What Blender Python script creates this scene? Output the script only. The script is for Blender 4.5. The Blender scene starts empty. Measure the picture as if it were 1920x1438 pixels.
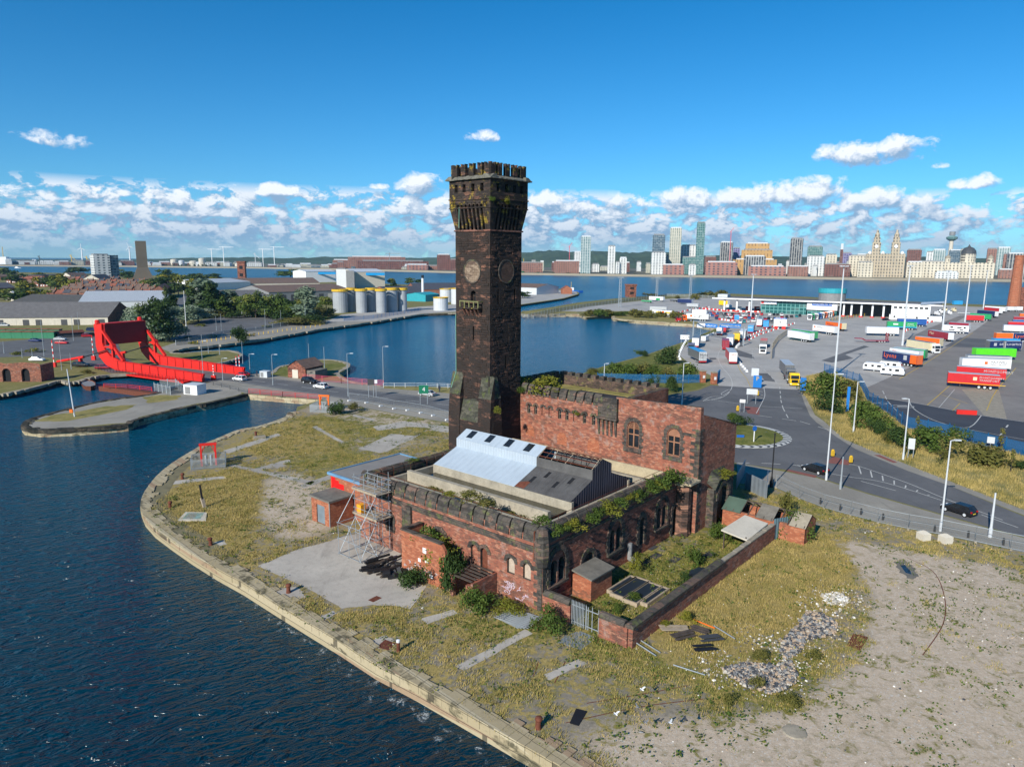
import bpy,bmesh,math,random
from mathutils import Vector,Matrix
from mathutils.geometry import delaunay_2d_cdt
sin,cos,pi = math.sin,math.cos,math.pi
S = bpy.context.scene
C = S.collection
rnd = random.Random(7)
# ---------------------------------------------------------------- camera
FPX = 1333.0; CXP = 960.0; CYP = 719.0
PIT = math.radians(9.95); ROLL = 0.007; CAMZ = 34.0
cam = bpy.data.cameras.new('camera'); camo = bpy.data.objects.new('camera',cam); C.objects.link(camo)
cam.sensor_width = 36.0; cam.lens = 36.0 * FPX / 1920.0; cam.clip_start = 0.5; cam.clip_end = 30000
_up0 = Vector((0,sin(PIT),cos(PIT))); _fw = Vector((0,cos(PIT),-sin(PIT))); _X = Vector((1,0,0))
_r = cos(ROLL) * _X + sin(ROLL) * _up0; _u = -sin(ROLL) * _X + cos(ROLL) * _up0
M = Matrix(((_r.x,_u.x,-_fw.x,0),(_r.y,_u.y,-_fw.y,0),(_r.z,_u.z,-_fw.z,CAMZ),(0,0,0,1)))
camo.matrix_world = M
S.camera = camo
# ---------------------------------------------------------------- light
SUN_AZ = math.radians(212.9); SUN_EL = math.radians(28.5)
tosun = Vector((sin(SUN_AZ) * cos(SUN_EL),cos(SUN_AZ) * cos(SUN_EL),sin(SUN_EL)))
sl = bpy.data.lights.new('sun','SUN'); sl.energy = 4.5; sl.angle = math.radians(0.5); sl.color = (1.0,0.93,0.82)
so = bpy.data.objects.new('sun',sl); C.objects.link(so)
so.rotation_euler = (-tosun).to_track_quat('-Z','Y').to_euler()
S.view_settings.view_transform = 'Standard'; S.view_settings.look = 'None'
S.view_settings.exposure = 0.48; S.view_settings.gamma = 1.0
try:
 S.cycles.max_bounces = 5; S.cycles.diffuse_bounces = 2; S.cycles.glossy_bounces = 2
 S.cycles.transparent_max_bounces = 6; S.cycles.caustics_reflective = False; S.cycles.caustics_refractive = False
 S.cycles.use_denoising = True; S.cycles.sample_clamp_direct = 6.0; S.cycles.sample_clamp_indirect = 4.0
except Exception: pass
# ---------------------------------------------------------------- node helpers
class NT:
 def __init__(s,nt): s.nt = nt
 def n(s,t,**kw):
  x = s.nt.nodes.new(t)
  for k,v in kw.items(): setattr(x,k,v)
  return x
 def put(s,sock,v):
  if isinstance(v,bpy.types.NodeSocket): s.nt.links.new(v,sock)
  elif isinstance(v,(tuple,list)):
   v = tuple(v)
   if len(v) == 3 and sock.type == 'RGBA': v = v + (1,)
   sock.default_value = v
  else: sock.default_value = v
 def m(s,op,a,b=None,c=None,clamp=False):
  x = s.n('ShaderNodeMath',operation=op); x.use_clamp = clamp
  s.put(x.inputs[0],a)
  if b is not None: s.put(x.inputs[1],b)
  if c is not None: s.put(x.inputs[2],c)
  return x.outputs[0]
 def vm(s,op,a,b=None):
  x = s.n('ShaderNodeVectorMath',operation=op); s.put(x.inputs[0],a)
  if b is not None: s.put(x.inputs[1],b)
  return x.outputs[0]
 def xyz(s,a,b,c=0.0):
  x = s.n('ShaderNodeCombineXYZ'); s.put(x.inputs[0],a); s.put(x.inputs[1],b); s.put(x.inputs[2],c); return x.outputs[0]
 def sep(s,v):
  x = s.n('ShaderNodeSeparateXYZ'); s.put(x.inputs[0],v); return x.outputs
 def mix(s,f,a,b,t='MIX'):
  x = s.n('ShaderNodeMix',data_type='RGBA',blend_type=t); x.clamp_factor = True
  s.put(x.inputs[0],f); s.put(x.inputs[6],a); s.put(x.inputs[7],b); return x.outputs[2]
 def noise(s,v,sc,det=4,rough=.55,dist=0.0,dim='3D'):
  x = s.n('ShaderNodeTexNoise',noise_dimensions=dim); s.put(x.inputs['Vector'],v); x.inputs['Scale'].default_value = sc
  x.inputs['Detail'].default_value = det; x.inputs['Roughness'].default_value = rough; x.inputs['Distortion'].default_value = dist
  return x.outputs[0]
 def vor(s,v,sc,out='Color',feat='F1'):
  x = s.n('ShaderNodeTexVoronoi',feature=feat); s.put(x.inputs['Vector'],v); x.inputs['Scale'].default_value = sc
  return x.outputs[out]
 def ramp(s,f,lo,hi,a=0.0,b=1.0):
  x = s.n('ShaderNodeMapRange',clamp=True); s.put(x.inputs[0],f)
  x.inputs[1].default_value = lo; x.inputs[2].default_value = hi; x.inputs[3].default_value = a; x.inputs[4].default_value = b
  return x.outputs[0]
 def pos(s): return s.n('ShaderNodeNewGeometry').outputs['Position']
 def obj(s): return s.n('ShaderNodeTexCoord').outputs['Object']
# ---------------------------------------------------------------- world
W = bpy.data.worlds.new('World'); S.world = W; W.use_nodes = True
wt = NT(W.node_tree); W.node_tree.nodes.clear()
def px_dir(x,y):
 u = x - CXP; v = y - CYP; c,s = cos(ROLL),sin(ROLL); u,v = (u * c + v * s) / FPX,(-u * s + v * c) / FPX
 return u,cos(PIT) - v * sin(PIT),-sin(PIT) - v * cos(PIT)
def px_ae(x,y):
 d = px_dir(x,y); return math.atan2(d[0],d[1]),math.atan2(d[2],math.hypot(d[0],d[1]))
# cumulus as azimuth, elevation, half width, half height (degrees turned to radians below)
CLD = [(105,268,40,17,.3),(903,258,30,13,.45),(515,360,62,18,.9),(785,350,42,26,.8),(1640,292,92,30,.8),(1832,346,42,15,.8),
 (1275,380,62,28,1.),(1405,374,58,30,1.1),(1515,368,66,34,1.2),(1650,385,85,28,1.),(1035,378,55,20,.9),(1170,380,45,22,.9),
 (82,372,22,12,.6),(215,363,26,8,.5),(700,352,32,6,.45),(230,395,90,16,.9),(390,400,110,14,.9),(620,400,90,18,.8),(1120,400,90,22,.9),
 (40,410,80,20,.9),(1760,405,80,20,.8),(1770,312,18,8,.5),(760,395,60,20,.8),(60,262,14,6,.2)]
def cloud_group():
 g = bpy.data.node_groups.new('cloud_density','ShaderNodeTree')
 g.interface.new_socket('A',in_out='INPUT',socket_type='NodeSocketFloat'); g.interface.new_socket('E',in_out='INPUT',socket_type='NodeSocketFloat')
 g.interface.new_socket('D',in_out='OUTPUT',socket_type='NodeSocketFloat')
 t = NT(g); gi = t.n('NodeGroupInput'); go = t.n('NodeGroupOutput'); A,E = gi.outputs[0],gi.outputs[1]
 best = None
 for (x,y,w,h,k) in CLD:
  a0,e0 = px_ae(x,y); w = w / FPX; h = h / FPX
  da = t.m('MULTIPLY',t.m('SUBTRACT',A,a0),1 / w); de = t.m('SUBTRACT',E,e0)
  de = t.m('MAXIMUM',t.m('MULTIPLY',de,1 / h),t.m('MULTIPLY',de,-1.9 / h))
  r = t.m('ADD',t.m('MULTIPLY',da,da),t.m('MULTIPLY',de,de))
  b = t.m('MULTIPLY_ADD',r,-k,k)
  best = b if best is None else t.m('MAXIMUM',best,b)
 best = t.m('MAXIMUM',best,-1.2)
 n1 = t.noise(t.xyz(t.m('MULTIPLY',A,34),t.m('MULTIPLY',E,44),0.3),1.0,8,.62,.25)
 n2 = t.noise(t.xyz(t.m('MULTIPLY',A,30),t.m('MULTIPLY',E,54),4.3),1.0,8,.62,.3)
 single = t.m('ADD',t.m('MULTIPLY',best,.62),t.m('MULTIPLY',t.m('SUBTRACT',n1,.5),2.1))
 bank = t.m('ADD',t.m('MULTIPLY',t.m('SUBTRACT',n2,.42),3.6),t.m('MULTIPLY',t.m('SUBTRACT',.066,E),6.0))
 bank = t.m('MINIMUM',bank,t.m('MULTIPLY',t.m('SUBTRACT',.094,E),26.0))
 bank = t.m('ADD',bank,t.ramp(A,.1,.6,.0,-.25))
 t.put(go.inputs[0],t.m('MAXIMUM',single,bank))
 return g
tc = wt.n('ShaderNodeTexCoord'); x_,y_,z_ = wt.sep(tc.outputs['Generated'])
zc = wt.m('MAXIMUM',z_,0.0001)
sky = wt.n('ShaderNodeTexSky',sky_type='NISHITA'); sky.sun_disc = False; sky.sun_elevation = SUN_EL; sky.sun_rotation = SUN_AZ
sky.altitude = 30; sky.air_density = 1.0; sky.dust_density = .35; sky.ozone_density = 3.5
wt.put(sky.inputs[0],wt.xyz(x_,y_,wt.m('MULTIPLY_ADD',zc,1.0,0.03)))
hs = wt.n('ShaderNodeHueSaturation'); wt.put(hs.inputs['Color'],sky.outputs[0]); hs.inputs['Saturation'].default_value = 1.2; hs.inputs['Value'].default_value = .92; hs.inputs['Hue'].default_value = .497
az = wt.m('ARCTAN2',x_,y_); el = wt.m('ARCTAN2',zc,wt.m('SQRT',wt.m('ADD',wt.m('MULTIPLY',x_,x_),wt.m('MULTIPLY',y_,y_))))
CG = cloud_group()
def dens(a,e):
 x = wt.n('ShaderNodeGroup'); x.node_tree = CG; wt.put(x.inputs[0],a); wt.put(x.inputs[1],e); return x.outputs[0]
d0 = dens(az,el); d1 = dens(wt.m('ADD',az,-.006),wt.m('ADD',el,.010))
cov = wt.ramp(d0,.0,.36); cov = wt.m('MULTIPLY',cov,wt.ramp(el,-.01,.03,.4,.96))
lit = wt.ramp(wt.m('SUBTRACT',d0,d1),-.16,.34)
lit = wt.m('MULTIPLY',lit,wt.ramp(el,.0,.075,.22,1.0))
ccol = wt.mix(lit,(1.6,2.45,3.6),(5.6,5.8,6.1))
tint = wt.mix(wt.ramp(el,.0,.42),(.45,.72,.88),(.0,.53,.71)); skc = wt.mix(1.0,hs.outputs[0],tint,'MULTIPLY')
bgc = wt.mix(cov,skc,ccol)
bg = wt.n('ShaderNodeBackground'); wt.put(bg.inputs[0],bgc); bg.inputs[1].default_value = 0.135
wo = wt.n('ShaderNodeOutputWorld'); W.node_tree.links.new(bg.outputs[0],wo.inputs[0])
# ---------------------------------------------------------------- where a pixel of the photograph meets the place
def ray(x,y): return px_dir(x,y)
def G(x,y,z=0.0):
 d = px_dir(x,y); t = (z - CAMZ) / d[2]; return Vector((d[0] * t,d[1] * t,z))
def AT(x,y,Y):
 d = px_dir(x,y); t = Y / d[1]; return Vector((d[0] * t,Y,CAMZ + d[2] * t))
def HZ(x,y,p):      # height at pixel row y above ground point p
 d = px_dir(x,y); t = math.hypot(p[0],p[1]) / math.hypot(d[0],d[1]); return CAMZ + d[2] * t
def SZ(px,Y): return px * Y / FPX / cos(PIT)
BA = math.radians(49.2); BO = Vector((3.08,64.66,0))
def LW(u,v,z=0.0): return Vector((BO.x + u * cos(BA) - v * sin(BA),BO.y + u * sin(BA) + v * cos(BA),z))
def WL(p):
 a,b = p[0] - BO.x,p[1] - BO.y; return a * cos(BA) + b * sin(BA),-a * sin(BA) + b * cos(BA)
# ---------------------------------------------------------------- mesh builder
class MB:
 def __init__(s): s.v = []; s.f = []; s.m = []
 def add(s,vs,fs,mat=0,T=None):
  o = len(s.v)
  for p in vs: s.v.append(tuple(T @ Vector(p)) if T is not None else tuple(p))
  for f in fs: s.f.append(tuple(i + o for i in f)); s.m.append(mat)
  return s
 def box(s,x0,x1,y0,y1,z0,z1,mat=0,T=None,top=None):
  vs = [(x0,y0,z0),(x1,y0,z0),(x1,y1,z0),(x0,y1,z0),(x0,y0,z1),(x1,y0,z1),(x1,y1,z1),(x0,y1,z1)]
  fs = [(0,3,2,1),(0,1,5,4),(1,2,6,5),(2,3,7,6),(3,0,4,7)]
  s.add(vs,fs,mat,T); s.add(vs,[(4,5,6,7)],mat if top is None else top,T); return s
 def cb(s,c,sx,sy,sz,mat=0,rz=0.0,rx=0.0,ry=0.0):   # box on its base centre, turned
  T = Matrix.Translation(c) @ Matrix.Rotation(rz,4,'Z') @ Matrix.Rotation(ry,4,'Y') @ Matrix.Rotation(rx,4,'X')
  return s.box(-sx/2,sx/2,-sy/2,sy/2,0,sz,mat,T)
 def prism(s,poly,z0,z1,mat=0,top=None,T=None,bottom=False):
  n = len(poly); a = sum(poly[i][0]*poly[(i+1)%n][1]-poly[(i+1)%n][0]*poly[i][1] for i in range(n))
  if a < 0: poly = poly[::-1]
  vs = [(p[0],p[1],z0) for p in poly] + [(p[0],p[1],z1) for p in poly]
  s.add(vs,[(i,(i+1)%n,(i+1)%n+n,i+n) for i in range(n)],mat,T)
  s.add(vs,[tuple(range(n,2*n))],mat if top is None else top,T)
  if bottom: s.add(vs,[tuple(range(n-1,-1,-1))],mat,T)
  return s
 def extr(s,prof,axis0,axis1,mat=0,T=None):    # profile in (y, z) pushed along x, both ends capped
  n = len(prof); vs = [(axis0,p[0],p[1]) for p in prof] + [(axis1,p[0],p[1]) for p in prof]
  fs = [(i,(i+1)%n,(i+1)%n+n,i+n) for i in range(n)] + [tuple(range(n-1,-1,-1)),tuple(range(n,2*n))]
  return s.add(vs,fs,mat,T)
 def tube(s,p,q,r0,r1=None,n=6,mat=0,cap=True):
  p = Vector(p); q = Vector(q); r1 = r0 if r1 is None else r1; d = q - p
  if d.length < 1e-6: return s
  d.normalize(); a = d.orthogonal().normalized(); b = d.cross(a)
  vs = [p + (a*cos(2*pi*i/n) + b*sin(2*pi*i/n))*r0 for i in range(n)] + [q + (a*cos(2*pi*i/n) + b*sin(2*pi*i/n))*r1 for i in range(n)]
  fs = [(i,(i+1)%n,(i+1)%n+n,i+n) for i in range(n)]
  if cap: fs += [tuple(range(n-1,-1,-1)),tuple(range(n,2*n))]
  return s.add(vs,fs,mat)
 def bar(s,p,q,w,h=None,mat=0):      # square bar
  p = Vector(p); q = Vector(q); h = h or w; d = (q - p).normalized()
  a = d.cross(Vector((0,0,1)));  a = a.normalized() if a.length > 1e-3 else Vector((1,0,0)); b = d.cross(a)
  o = [a*w/2+b*h/2,-a*w/2+b*h/2,-a*w/2-b*h/2,a*w/2-b*h/2]
  return s.add([p+k for k in o]+[q+k for k in o],[(0,1,5,4),(1,2,6,5),(2,3,7,6),(3,0,4,7),(3,2,1,0),(4,5,6,7)],mat)
 def lathe(s,prof,n=16,c=(0,0,0),mat=0,a0=0.0,cap=True):
  vs = []
  for r,z in prof:
   for i in range(n): vs.append((c[0]+r*cos(a0+2*pi*i/n),c[1]+r*sin(a0+2*pi*i/n),c[2]+z))
  fs = []
  for k in range(len(prof)-1):
   for i in range(n): j = (i+1) % n; fs.append((k*n+i,k*n+j,(k+1)*n+j,(k+1)*n+i))
  if cap: fs.append(tuple((len(prof)-1)*n+i for i in range(n)))
  return s.add(vs,fs,mat)
 def strip(s,pts,w,z=0.0,mat=0,closed=False):      # flat ribbon along a path
  n = len(pts); vs = []; fs = []
  for i,p in enumerate(pts):
   a = pts[(i-1) % n] if (closed or i > 0) else pts[i]; b = pts[(i+1) % n] if (closed or i < n-1) else pts[i]
   d = Vector((b[0]-a[0],b[1]-a[1])); d = d.normalized() if d.length > 0 else Vector((1,0)); nx,ny = -d.y*w/2,d.x*w/2
   vs += [(p[0]+nx,p[1]+ny,z),(p[0]-nx,p[1]-ny,z)]
  for i in range(n if closed else n-1):
   j = (i+1) % n; fs.append((2*i,2*i+1,2*j+1,2*j))
  return s.add(vs,fs,mat)
 def wall(s,pts,t,z0,z1,mat=0,top=None,closed=False):   # wall of thickness t along a path
  n = len(pts)
  for i in range(n if closed else n-1):
   a = Vector((pts[i][0],pts[i][1],0)); b = Vector((pts[(i+1)%n][0],pts[(i+1)%n][1],0)); d = (b-a)
   L = d.length
   if L < 1e-4: continue
   T = Matrix.Translation(a) @ Matrix.Rotation(math.atan2(d.y,d.x),4,'Z')
   s.box(0,L,-t/2,t/2,z0,z1,mat,T,top)
  return s
 def build(s,name,mats,parent=None,loc=None,rz=0.0,smooth=False):
  me = bpy.data.meshes.new(name); me.from_pydata(s.v,[],s.f)
  if not isinstance(mats,(list,tuple)): mats = [mats]
  for k in mats: me.materials.append(k)
  if len(mats) > 1: me.polygons.foreach_set('material_index',s.m)
  if smooth: me.polygons.foreach_set('use_smooth',[True]*len(me.polygons))
  me.update()
  o = bpy.data.objects.new(name,me); C.objects.link(o)
  if parent is not None: o.parent = parent
  if loc is not None: o.location = loc
  o.rotation_euler = (0,0,rz)
  return o
def tag(o,label=None,cat=None,group=None,kind=None):
 if label: o['label'] = label
 if cat: o['category'] = cat
 if group: o['group'] = group
 if kind: o['kind'] = kind
 return o
def thing(name,label,cat,loc=(0,0,0),rz=0.0,group=None,sc=None):
 o = bpy.data.objects.new(name,None); C.objects.link(o); o.location = loc; o.rotation_euler = (0,0,rz); o.empty_display_size = .1
 if sc: o.scale = (sc,sc,sc) if not isinstance(sc,tuple) else sc
 return tag(o,label,cat,group)
KIDS = {}
def dup(root,loc,rz=0.0,label=None,group=None,sc=None,cat=None):
 def kids(o):
  k = KIDS.get(o.name)
  if k is None: k = list(o.children); KIDS[o.name] = k
  return k
 r = root.copy(); C.objects.link(r); r.location = loc; r.rotation_euler = (0,0,rz)
 if sc: r.scale = (sc,sc,sc) if not isinstance(sc,tuple) else sc
 tag(r,label,cat,group)
 for ch in kids(root):
  c = ch.copy(); C.objects.link(c); c.parent = r
  for g in kids(ch):
   d = g.copy(); C.objects.link(d); d.parent = c
 return r
def struct(name,mb,mat,**k): return tag(mb.build(name,mat,**k),kind='structure')
def inpoly(x,y,poly):
 c = False; n = len(poly); j = n-1
 for i in range(n):
  xi,yi = poly[i][0],poly[i][1]; xj,yj = poly[j][0],poly[j][1]
  if (yi > y) != (yj > y) and x < (xj-xi)*(y-yi)/(yj-yi)+xi: c = not c
  j = i
 return c
def PP(*pts,z=0.0):
 return [G(x,y,z) for x,y in pts]
def lerp(a,b,t): return a + (b - a) * t
def smooth_path(pts,k=6,closed=False):
 n = len(pts); out = []
 P = [Vector(p) for p in pts]
 R = range(n if closed else n-1)
 for i in R:
  p0 = P[(i-1) % n] if (closed or i > 0) else P[i]; p1 = P[i]; p2 = P[(i+1) % n]; p3 = P[(i+2) % n] if (closed or i < n-2) else P[i+1]
  for j in range(k):
   t = j/k; out.append(.5*((2*p1)+(-p0+p2)*t+(2*p0-5*p1+4*p2-p3)*t*t+(-p0+3*p1-3*p2+p3)*t**3))
 if not closed: out.append(P[-1])
 return out
FONT_OK = True
def text(word,size,mat,parent=None,T=None,name='lettering',ext=.01,align='LEFT'):
 cu = bpy.data.curves.new(name,'FONT'); cu.body = word; cu.size = size; cu.extrude = ext; cu.align_x = align; cu.align_y = 'CENTER'; cu.resolution_u = 1
 o = bpy.data.objects.new('tmp',cu); me = bpy.data.meshes.new_from_object(o); bpy.data.objects.remove(o); me.materials.clear(); me.materials.append(mat)
 o = bpy.data.objects.new(name,me); C.objects.link(o)
 if parent is not None: o.parent = parent
 if T is not None: o.matrix_local = T
 return o
def face_T(p,xdir,up=(0,0,1)):     # frame with local x along xdir, local y up, z out
 x = Vector(xdir).normalized(); y = Vector(up).normalized(); z = x.cross(y).normalized()
 return Matrix(((x.x,y.x,z.x,p[0]),(x.y,y.y,z.y,p[1]),(x.z,y.z,z.z,p[2]),(0,0,0,1)))
# ---------------------------------------------------------------- materials
def principled(name,rough=.8,metal=0.0,spec=.3):
 m = bpy.data.materials.new(name); m.use_nodes = True; t = NT(m.node_tree)
 b = m.node_tree.nodes['Principled BSDF']; b.inputs['Roughness'].default_value = rough; b.inputs['Metallic'].default_value = metal
 b.inputs['Specular IOR Level'].default_value = spec
 return m,t,b
def bump(t,b,h,strength=.5,dist=.05):
 x = t.n('ShaderNodeBump'); x.inputs['Strength'].default_value = strength; x.inputs['Distance'].default_value = dist
 t.put(x.inputs['Height'],h); t.put(b.inputs['Normal'],x.outputs[0])
def plain(name,col,rough=.6,metal=0.0,var=.15,sc=.6,spec=.3,dirt=0.0,world=False):
 m,t,b = principled(name,rough,metal,spec)
 v = t.pos() if world else t.obj()
 n = t.noise(v,sc,5,.6)
 c = t.mix(t.ramp(n,.3,.7),tuple(k*(1-var) for k in col),tuple(min(1,k*(1+var)) for k in col))
 if dirt:
  n2 = t.noise(v,sc*4.3,6,.7); c = t.mix(t.m('MULTIPLY',t.ramp(n2,.5,.75),dirt),c,tuple(k*.35+.02 for k in col))
 t.put(b.inputs['Base Color'],c); return m
def masonry(name,cols,rowh,bw,mortar,morts=.012,lichen=None,dark=None,stain=.5,bumpd=.05,xyo=1.0,msz=.02,darkrange=(.5,.62),dk=.88):
 """coursed wall: three stone colours, dark weathering, optional lichen and pale wash"""
 m,t,b = principled(name,.92,0,.15)
 o = t.obj(); x,y,z = t.sep(o)
 wv = t.xyz(t.m('ADD',x,t.m('MULTIPLY',y,xyo)),z,0.0)
 br = t.n('ShaderNodeTexBrick'); br.offset = .5
 t.put(br.inputs['Vector'],wv); br.inputs['Scale'].default_value = 1.0; br.inputs['Brick Width'].default_value = bw; br.inputs['Row Height'].default_value = rowh
 br.inputs['Mortar Size'].default_value = msz; br.inputs['Mortar Smooth'].default_value = .3
 br.inputs['Color1'].default_value = (0,0,0,1); br.inputs['Color2'].default_value = (1,1,1,1); br.inputs['Mortar'].default_value = (.5,.5,.5,1)
 # random tone per stone from a stretched cell pattern
 cell = t.vor(t.vm('MULTIPLY',wv,(1/bw,1/rowh,1.0)),1.0,'Color')
 r,g,bb = t.sep(cell)
 col = t.mix(t.ramp(r,.2,.8),cols[0],cols[1]); col = t.mix(t.ramp(g,.68,.8),col,cols[2])
 big = t.noise(t.vm('MULTIPLY',o,(.30,.30,.75)),1.0,7,.68,.7); n2 = t.noise(o,1.7,5,.65)
 if dark is not None:
  f = t.m('ADD',big,t.m('MULTIPLY',t.m('SUBTRACT',bb,.5),.22)); f = t.m('ADD',f,t.m('MULTIPLY',t.m('SUBTRACT',n2,.5),.25))
  col = t.mix(t.ramp(f,darkrange[0],darkrange[1],0,dk),col,dark)
 col = t.mix(t.m('MULTIPLY',t.ramp(n2,.55,.75),stain),col,tuple(k*.45 for k in cols[0]))
 if lichen is not None:
  n3 = t.noise(o,.9,6,.7); f = t.ramp(n3,.55,.63); f = t.m('MULTIPLY',f,lichen[1])
  if len(lichen) > 2: f = t.m('MULTIPLY',f,t.ramp(z,lichen[2],lichen[3]))
  col = t.mix(f,col,lichen[0])
 col = t.mix(t.m('MULTIPLY',br.outputs['Fac'],.75),col,mortar)
 t.put(b.inputs['Base Color'],col)
 h = t.m('ADD',t.m('MULTIPLY',br.outputs['Fac'],-1.0),t.m('MULTIPLY',r,.5)); h = t.m('ADD',h,t.m('MULTIPLY',n2,.5))
 bump(t,b,h,.7,bumpd)
 return m
BLK = (.030,.026,.024)
m_tower = masonry('blackened sandstone',[(.075,.045,.036),(.125,.068,.05),(.22,.11,.075)],.30,1.0,(.035,.028,.025),dark=BLK,stain=.7,darkrange=(.32,.44),dk=.93,bumpd=.09,msz=.03)
m_towerlow = m_tower
m_mach = masonry('lichened sandstone',[(.05,.042,.038),(.075,.055,.045),(.16,.085,.06)],.34,1.0,(.03,.026,.024),dark=BLK,lichen=((.36,.26,.035),.7),stain=.5,darkrange=(.38,.50),msz=.03)
m_brick = masonry('red brick weathered',[(.34,.118,.072),(.25,.088,.06),(.42,.19,.12)],.17,.5,(.20,.13,.105),dark=(.072,.048,.04),lichen=((.34,.27,.24),.5),stain=.7,darkrange=(.48,.64),dk=.72,bumpd=.04,msz=.02)
m_brickdk = masonry('dark red brick',[(.34,.118,.075),(.26,.09,.062),(.42,.18,.12)],.17,.5,(.09,.058,.046),dark=(.05,.034,.03),stain=.5,darkrange=(.5,.62),bumpd=.04,msz=.02)
m_orange = masonry('orange brick',[(.38,.125,.065),(.30,.095,.052),(.45,.18,.10)],.17,.45,(.27,.15,.10),stain=.35,bumpd=.03,msz=.018,dark=(.16,.075,.05),darkrange=(.60,.70))
m_quoin = masonry('dark stone dressing',[(.075,.068,.06),(.10,.085,.072),(.15,.10,.08)],.42,.8,(.03,.027,.025),dark=(.04,.038,.036),lichen=((.13,.15,.05),.6),stain=.4,darkrange=(.50,.60))
m_quay = masonry('quay stone',[(.36,.30,.19),(.44,.38,.26),(.32,.23,.15)],.9,1.5,(.05,.045,.035),dark=(.075,.07,.045),stain=.4,bumpd=.06,darkrange=(.58,.68),msz=.035)
m_quaydk = masonry('dark quay stone',[(.055,.05,.042),(.08,.07,.055),(.11,.09,.065)],.8,1.6,(.02,.02,.018),dark=(.02,.022,.018),stain=.4)
m_conc = plain('weathered concrete',(.30,.265,.205),.9,var=.2,sc=.9,dirt=.55)
m_concdk = plain('dark concrete',(.16,.15,.13),.9,var=.25,sc=.8,dirt=.6)
m_white = plain('white paint',(.72,.73,.74),.45,var=.05,dirt=.12)
m_offwhite = plain('cream render',(.55,.51,.43),.7,var=.1,dirt=.3)
m_lgrey = plain('pale metal',(.52,.55,.58),.45,.0,var=.07,dirt=.15)
m_grey = plain('mid grey',(.22,.225,.23),.6,var=.1,dirt=.2)
m_dgrey = plain('dark grey',(.06,.062,.066),.6,var=.15)
m_black = plain('black',(.016,.016,.018),.5,var=.2)
m_galv = plain('galvanised steel',(.36,.40,.43),.45,.4,var=.12)
m_red = plain('bridge red paint',(.60,.018,.012),.55,var=.14,sc=.35,spec=.35,dirt=.3)
m_reddk = plain('dark red paint',(.25,.012,.015),.5,var=.12)
m_rust = plain('rust',(.13,.042,.024),.85,var=.35,sc=3)
m_yellow = plain('yellow paint',(.60,.38,.03),.5,var=.08)
m_lichen = plain('yellow lichen',(.40,.29,.04),.9,var=.3,sc=3,dirt=.4)
m_blue = plain('blue paint',(.015,.11,.42),.5,var=.1)
m_bluefence = plain('blue fence',(.01,.10,.24),.5,var=.1)
m_green = plain('green paint',(.03,.17,.09),.6,var=.15)
m_teal = plain('teal cladding',(.03,.30,.36),.5,var=.1)
m_orangep = plain('orange paint',(.72,.14,.015),.5,var=.1)
m_maroon = plain('maroon',(.20,.015,.06),.5)
m_wood = plain('old timber',(.075,.058,.048),.9,var=.35,sc=2)
m_woodlt = plain('pale timber',(.33,.27,.20),.85,var=.2,sc=2)
m_felt = plain('roof felt',(.085,.082,.078),.9,var=.25,sc=.7,dirt=.3)
m_pinkc = plain('faded pink paint',(.62,.10,.14),.6)
m_skin = plain('skin',(.5,.3,.22),.6)
m_denim = plain('dark cloth',(.03,.035,.06),.9)
def glassm(name,col,rough=.08,met=0.0):
 m,t,b = principled(name,rough,met,.7); n = t.noise(t.obj(),.8,3); t.put(b.inputs['Base Color'],t.mix(t.ramp(n,.35,.65),tuple(k*.6 for k in col),col)); return m
m_glass = glassm('dark glass',(.02,.025,.03)); m_tealglass = glassm('teal glass',(.03,.16,.15),.12)
m_rubber = plain('tyre',(.012,.012,.013),.8)
m_boarded = plain('boarded window',(.42,.34,.27),.85,var=.2,sc=2,dirt=.4)
m_void = plain('unlit opening',(.012,.013,.016),.9)
def corrugated(name,col,per=.33,axis=0,dirt=.3,rough=.5,var=.1,metal=0.0):
 m,t,b = principled(name,rough,metal,.4); o = t.obj(); s = t.sep(o)
 w = t.m('SINE',t.m('MULTIPLY',s[axis],2*pi/per))
 n = t.noise(o,.5,5,.65); n2 = t.noise(t.vm('MULTIPLY',o,(3.,.35,.35) if axis == 0 else (.35,3.,.35)),1.,5,.7)
 c = t.mix(t.ramp(n,.3,.7),tuple(k*(1-var) for k in col),tuple(k*(1+var) for k in col))
 c = t.mix(t.m('MULTIPLY',t.ramp(n2,.5,.72),dirt),c,tuple(k*.4 for k in col))
 t.put(b.inputs['Base Color'],c); bump(t,b,w,.6,.04); return m
m_corrw = corrugated('white steel sheet',(.50,.56,.63),.5,0,.08,.4,.05)
m_corrg = corrugated('old grey sheeting',(.10,.098,.097),.45,0,.6,.8,.25)
m_corrp = corrugated('purple grey boards',(.085,.075,.10),.5,1,.5,.8,.25)
m_slate = corrugated('grey cement roof',(.135,.13,.13),.9,0,.5,.85,.18)
m_slate2 = corrugated('brown tile roof',(.16,.105,.08),.5,0,.5,.85,.25)
m_tile = corrugated('red tile roof',(.25,.085,.055),.5,0,.4,.85,.25)
m_dslate = corrugated('dark slate roof',(.07,.072,.085),.5,0,.4,.7,.25)
m_metroof = corrugated('pale metal roof',(.42,.45,.48),1.2,0,.3,.5,.1)
m_galvsheet = corrugated('galvanised sheet',(.30,.35,.40),.3,0,.3,.4,.15,.5)
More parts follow.
